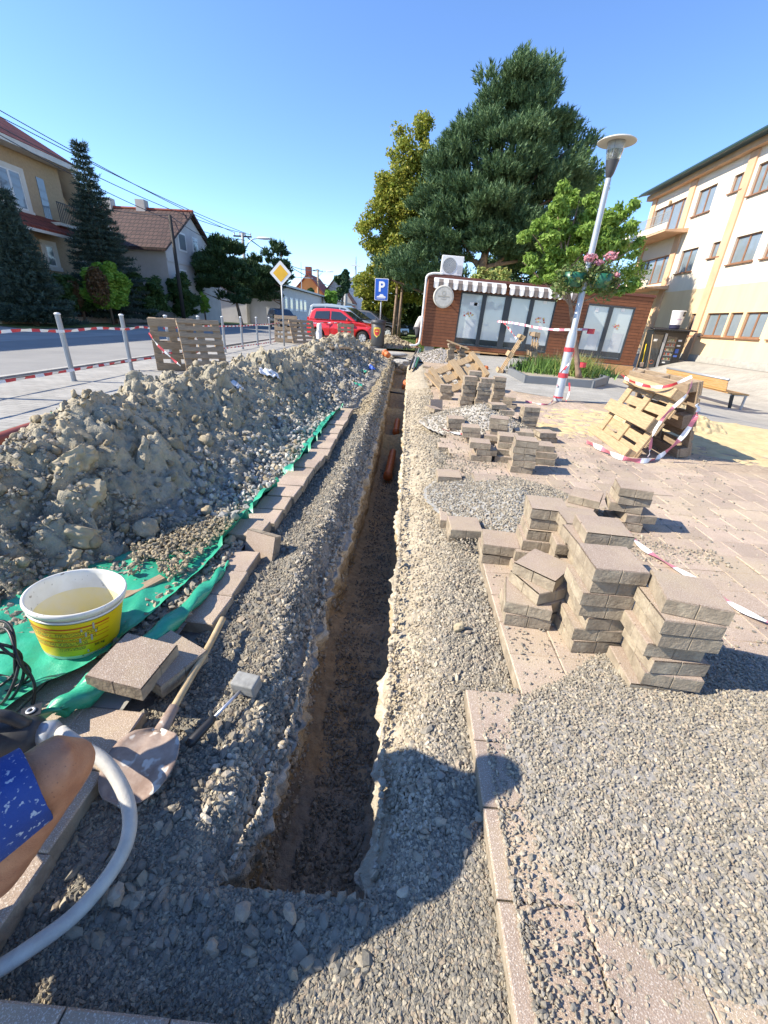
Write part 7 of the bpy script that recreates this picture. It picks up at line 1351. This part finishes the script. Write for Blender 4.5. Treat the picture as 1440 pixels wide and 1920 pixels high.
Y = 46; t = thing('no_stopping_sign', 'small round blue and red no-stopping sign in the distance', 'road sign'); zc_ = RY(688, 559, Y).z; sign_pole(690, Y, zc_+.4, t); RXm = Matrix.Rotation(math.pi/2, 3, 'X'); q = MB().lathe([(0, 0), (.36, 0), (.36, .01), (0, .01)], 24, c=(0, -.05, zc_), M=RXm).build('plate', flat('sign_red', (.6, .03, .05)), t); MB().lathe([(0, 0), (.27, 0), (.27, .01), (0, .01)], 24, c=(0, -.065, zc_), M=RXm).build('blue_field', bl_, q); MB().box((0, -.08, zc_), (.5, .01, .06), Matrix.Rotation(.78, 3, 'Y')).build('bar', bpy.data.materials['sign_red'], q); MB().box((0, -.085, zc_), (.5, .01, .06), Matrix.Rotation(-.78, 3, 'Y')).build('bar', bpy.data.materials['sign_red'], q)
p = RY(709, 620, 20.2); t = thing('litter_bin', 'dark grey litter bin with a red and yellow emblem before the red car', 'bin', (p.x, p.y, 0), -.1); M['bin'] = flat('bin_grey', (.07, .072, .075), .5)
MB().lathe([(0, .08), (.26, .08), (.30, .12), (.31, .98), (.27, 1.02), (.25, 1.02), (.24, .9), (0, .88)], 28).build('body', M['bin'], t, True); MB().lathe([(.31, .98), (.34, 1.0), (.34, 1.10), (.28, 1.16), (.18, 1.17), (.17, 1.12), (.3, 1.05)], 28).build('rim', M['dark'], t, True); MB().lathe([(.26, 0), (.27, 0), (.26, .08), (.0, .08)], 20).build('foot', M['dark'], t)
def curved(poly, m, nm, off, z, par): r_ = .312+off; n = len(poly); V = [(r_*math.sin(u/r_), -r_*math.cos(u/r_), z+v) for u, v in poly]; return MB().add(V, [tuple(range(n))]).build(nm, m, par, solid=.003)
em = curved([(-.15, .17), (-.05, .20), (.05, .20), (.15, .17), (.16, .0), (.12, -.12), (0, -.22), (-.12, -.12), (-.16, 0)], flat('emblem_yellow', (.80, .55, .08)), 'emblem', .008, .66, t)
curved([(-.11, .12), (.11, .12), (.12, .0), (.09, -.09), (0, -.16), (-.09, -.09), (-.12, 0)], flat('emblem_red', (.55, .03, .03)), 'shield', .016, .66, em); curved([(-.07, .02), (-.03, .05), (0, .02), (.03, .05), (.07, .02), (.03, -.02), (0, .0), (-.03, -.02)], bpy.data.materials['emblem_yellow'], 'charge', .024, .68, em)
p = G(599, 643); t = thing('white_bollard', 'short white concrete bollard before the rear door of the red car', 'bollard', (p.x, p.y, 0)); MB().lathe([(0, 0), (.15, 0), (.145, .05), (.115, .78), (.10, .83), (.06, .86), (0, .87)], 24).build('post', M['white'], t, True); MB().lathe([(.15, 0), (.19, 0), (.18, .04), (.148, .05)], 24).build('foot', M['concrete'], t, True)

# ------------------------------------------------------------------ man bending behind the cabin corner
t = thing('person', 'man in a light grey shirt and dark shorts bending over behind the cabin corner', 'person', (.36, 20.9, 0), 0)
N = [(0, 0, .92, .13), (.06, 0, 1.12, .13), (.17, .0, 1.30, .16), (.30, 0, 1.42, .075), (.37, -.02, 1.44, .095), (.45, -.03, 1.43, .085), (-.02, -.10, .88, .10), (.05, -.11, .50, .062), (-.02, -.11, .10, .042), (.13, -.12, .04, .04), (-.02, .10, .88, .10), (.12, .12, .50, .062), (.02, .12, .10, .042), (.17, .12, .04, .04), (.20, -.19, 1.26, .055), (.24, -.23, 1.02, .042), (.36, -.20, .84, .035), (.20, .19, 1.26, .055), (.30, .21, 1.02, .042), (.42, .16, .86, .035)]
skinned('body', N, [(0, 1), (1, 2), (2, 3), (3, 4), (4, 5), (0, 6), (6, 7), (7, 8), (8, 9), (0, 10), (10, 11), (11, 12), (12, 13), (2, 14), (14, 15), (15, 16), (2, 17), (17, 18), (18, 19)], 0, M['skin'], t, 2)
def garment(nm, segs, m):
    mb = MB()
    for P, R_ in segs: mb.tube([Vector(p) for p in P], R_, 16, cap=False)
    return mb.build(nm, m, t, True, solid=.01)
garment('shirt', [([(-.02, 0, .86), (.03, 0, 1.0), (.08, 0, 1.14), (.17, 0, 1.30), (.24, 0, 1.38)], [.17, .175, .175, .185, .10])], flat('grey_shirt', (.52, .50, .47), .9)); garment('sleeve', [([(.17, -.14, 1.30), (.21, -.20, 1.20), (.23, -.22, 1.08)], [.085, .08, .075])], bpy.data.materials['grey_shirt'])
garment('shorts', [([(-.02, 0, .96), (-.02, 0, .84)], [.18, .18]), ([(-.02, -.10, .90), (.02, -.105, .68), (.045, -.11, .52)], [.115, .11, .10]), ([(-.02, .10, .90), (.04, .11, .68), (.10, .12, .52)], [.115, .11, .10])], flat('dark_shorts', (.05, .05, .06), .9))
for s_, x in ((-1, .06), (1, .09)): MB().box((x, s_*.115, .04), (.27, .10, .08)).build('shoe', M['dark'], t, bevel=.025, seg=2)
MB().lathe([(0, .1), (.06, .09), (.1, .03), (.105, -.02), (.0, -.02)], 16, c=(.42, -.03, 1.47)).build('hair', M['dark'], t, True)
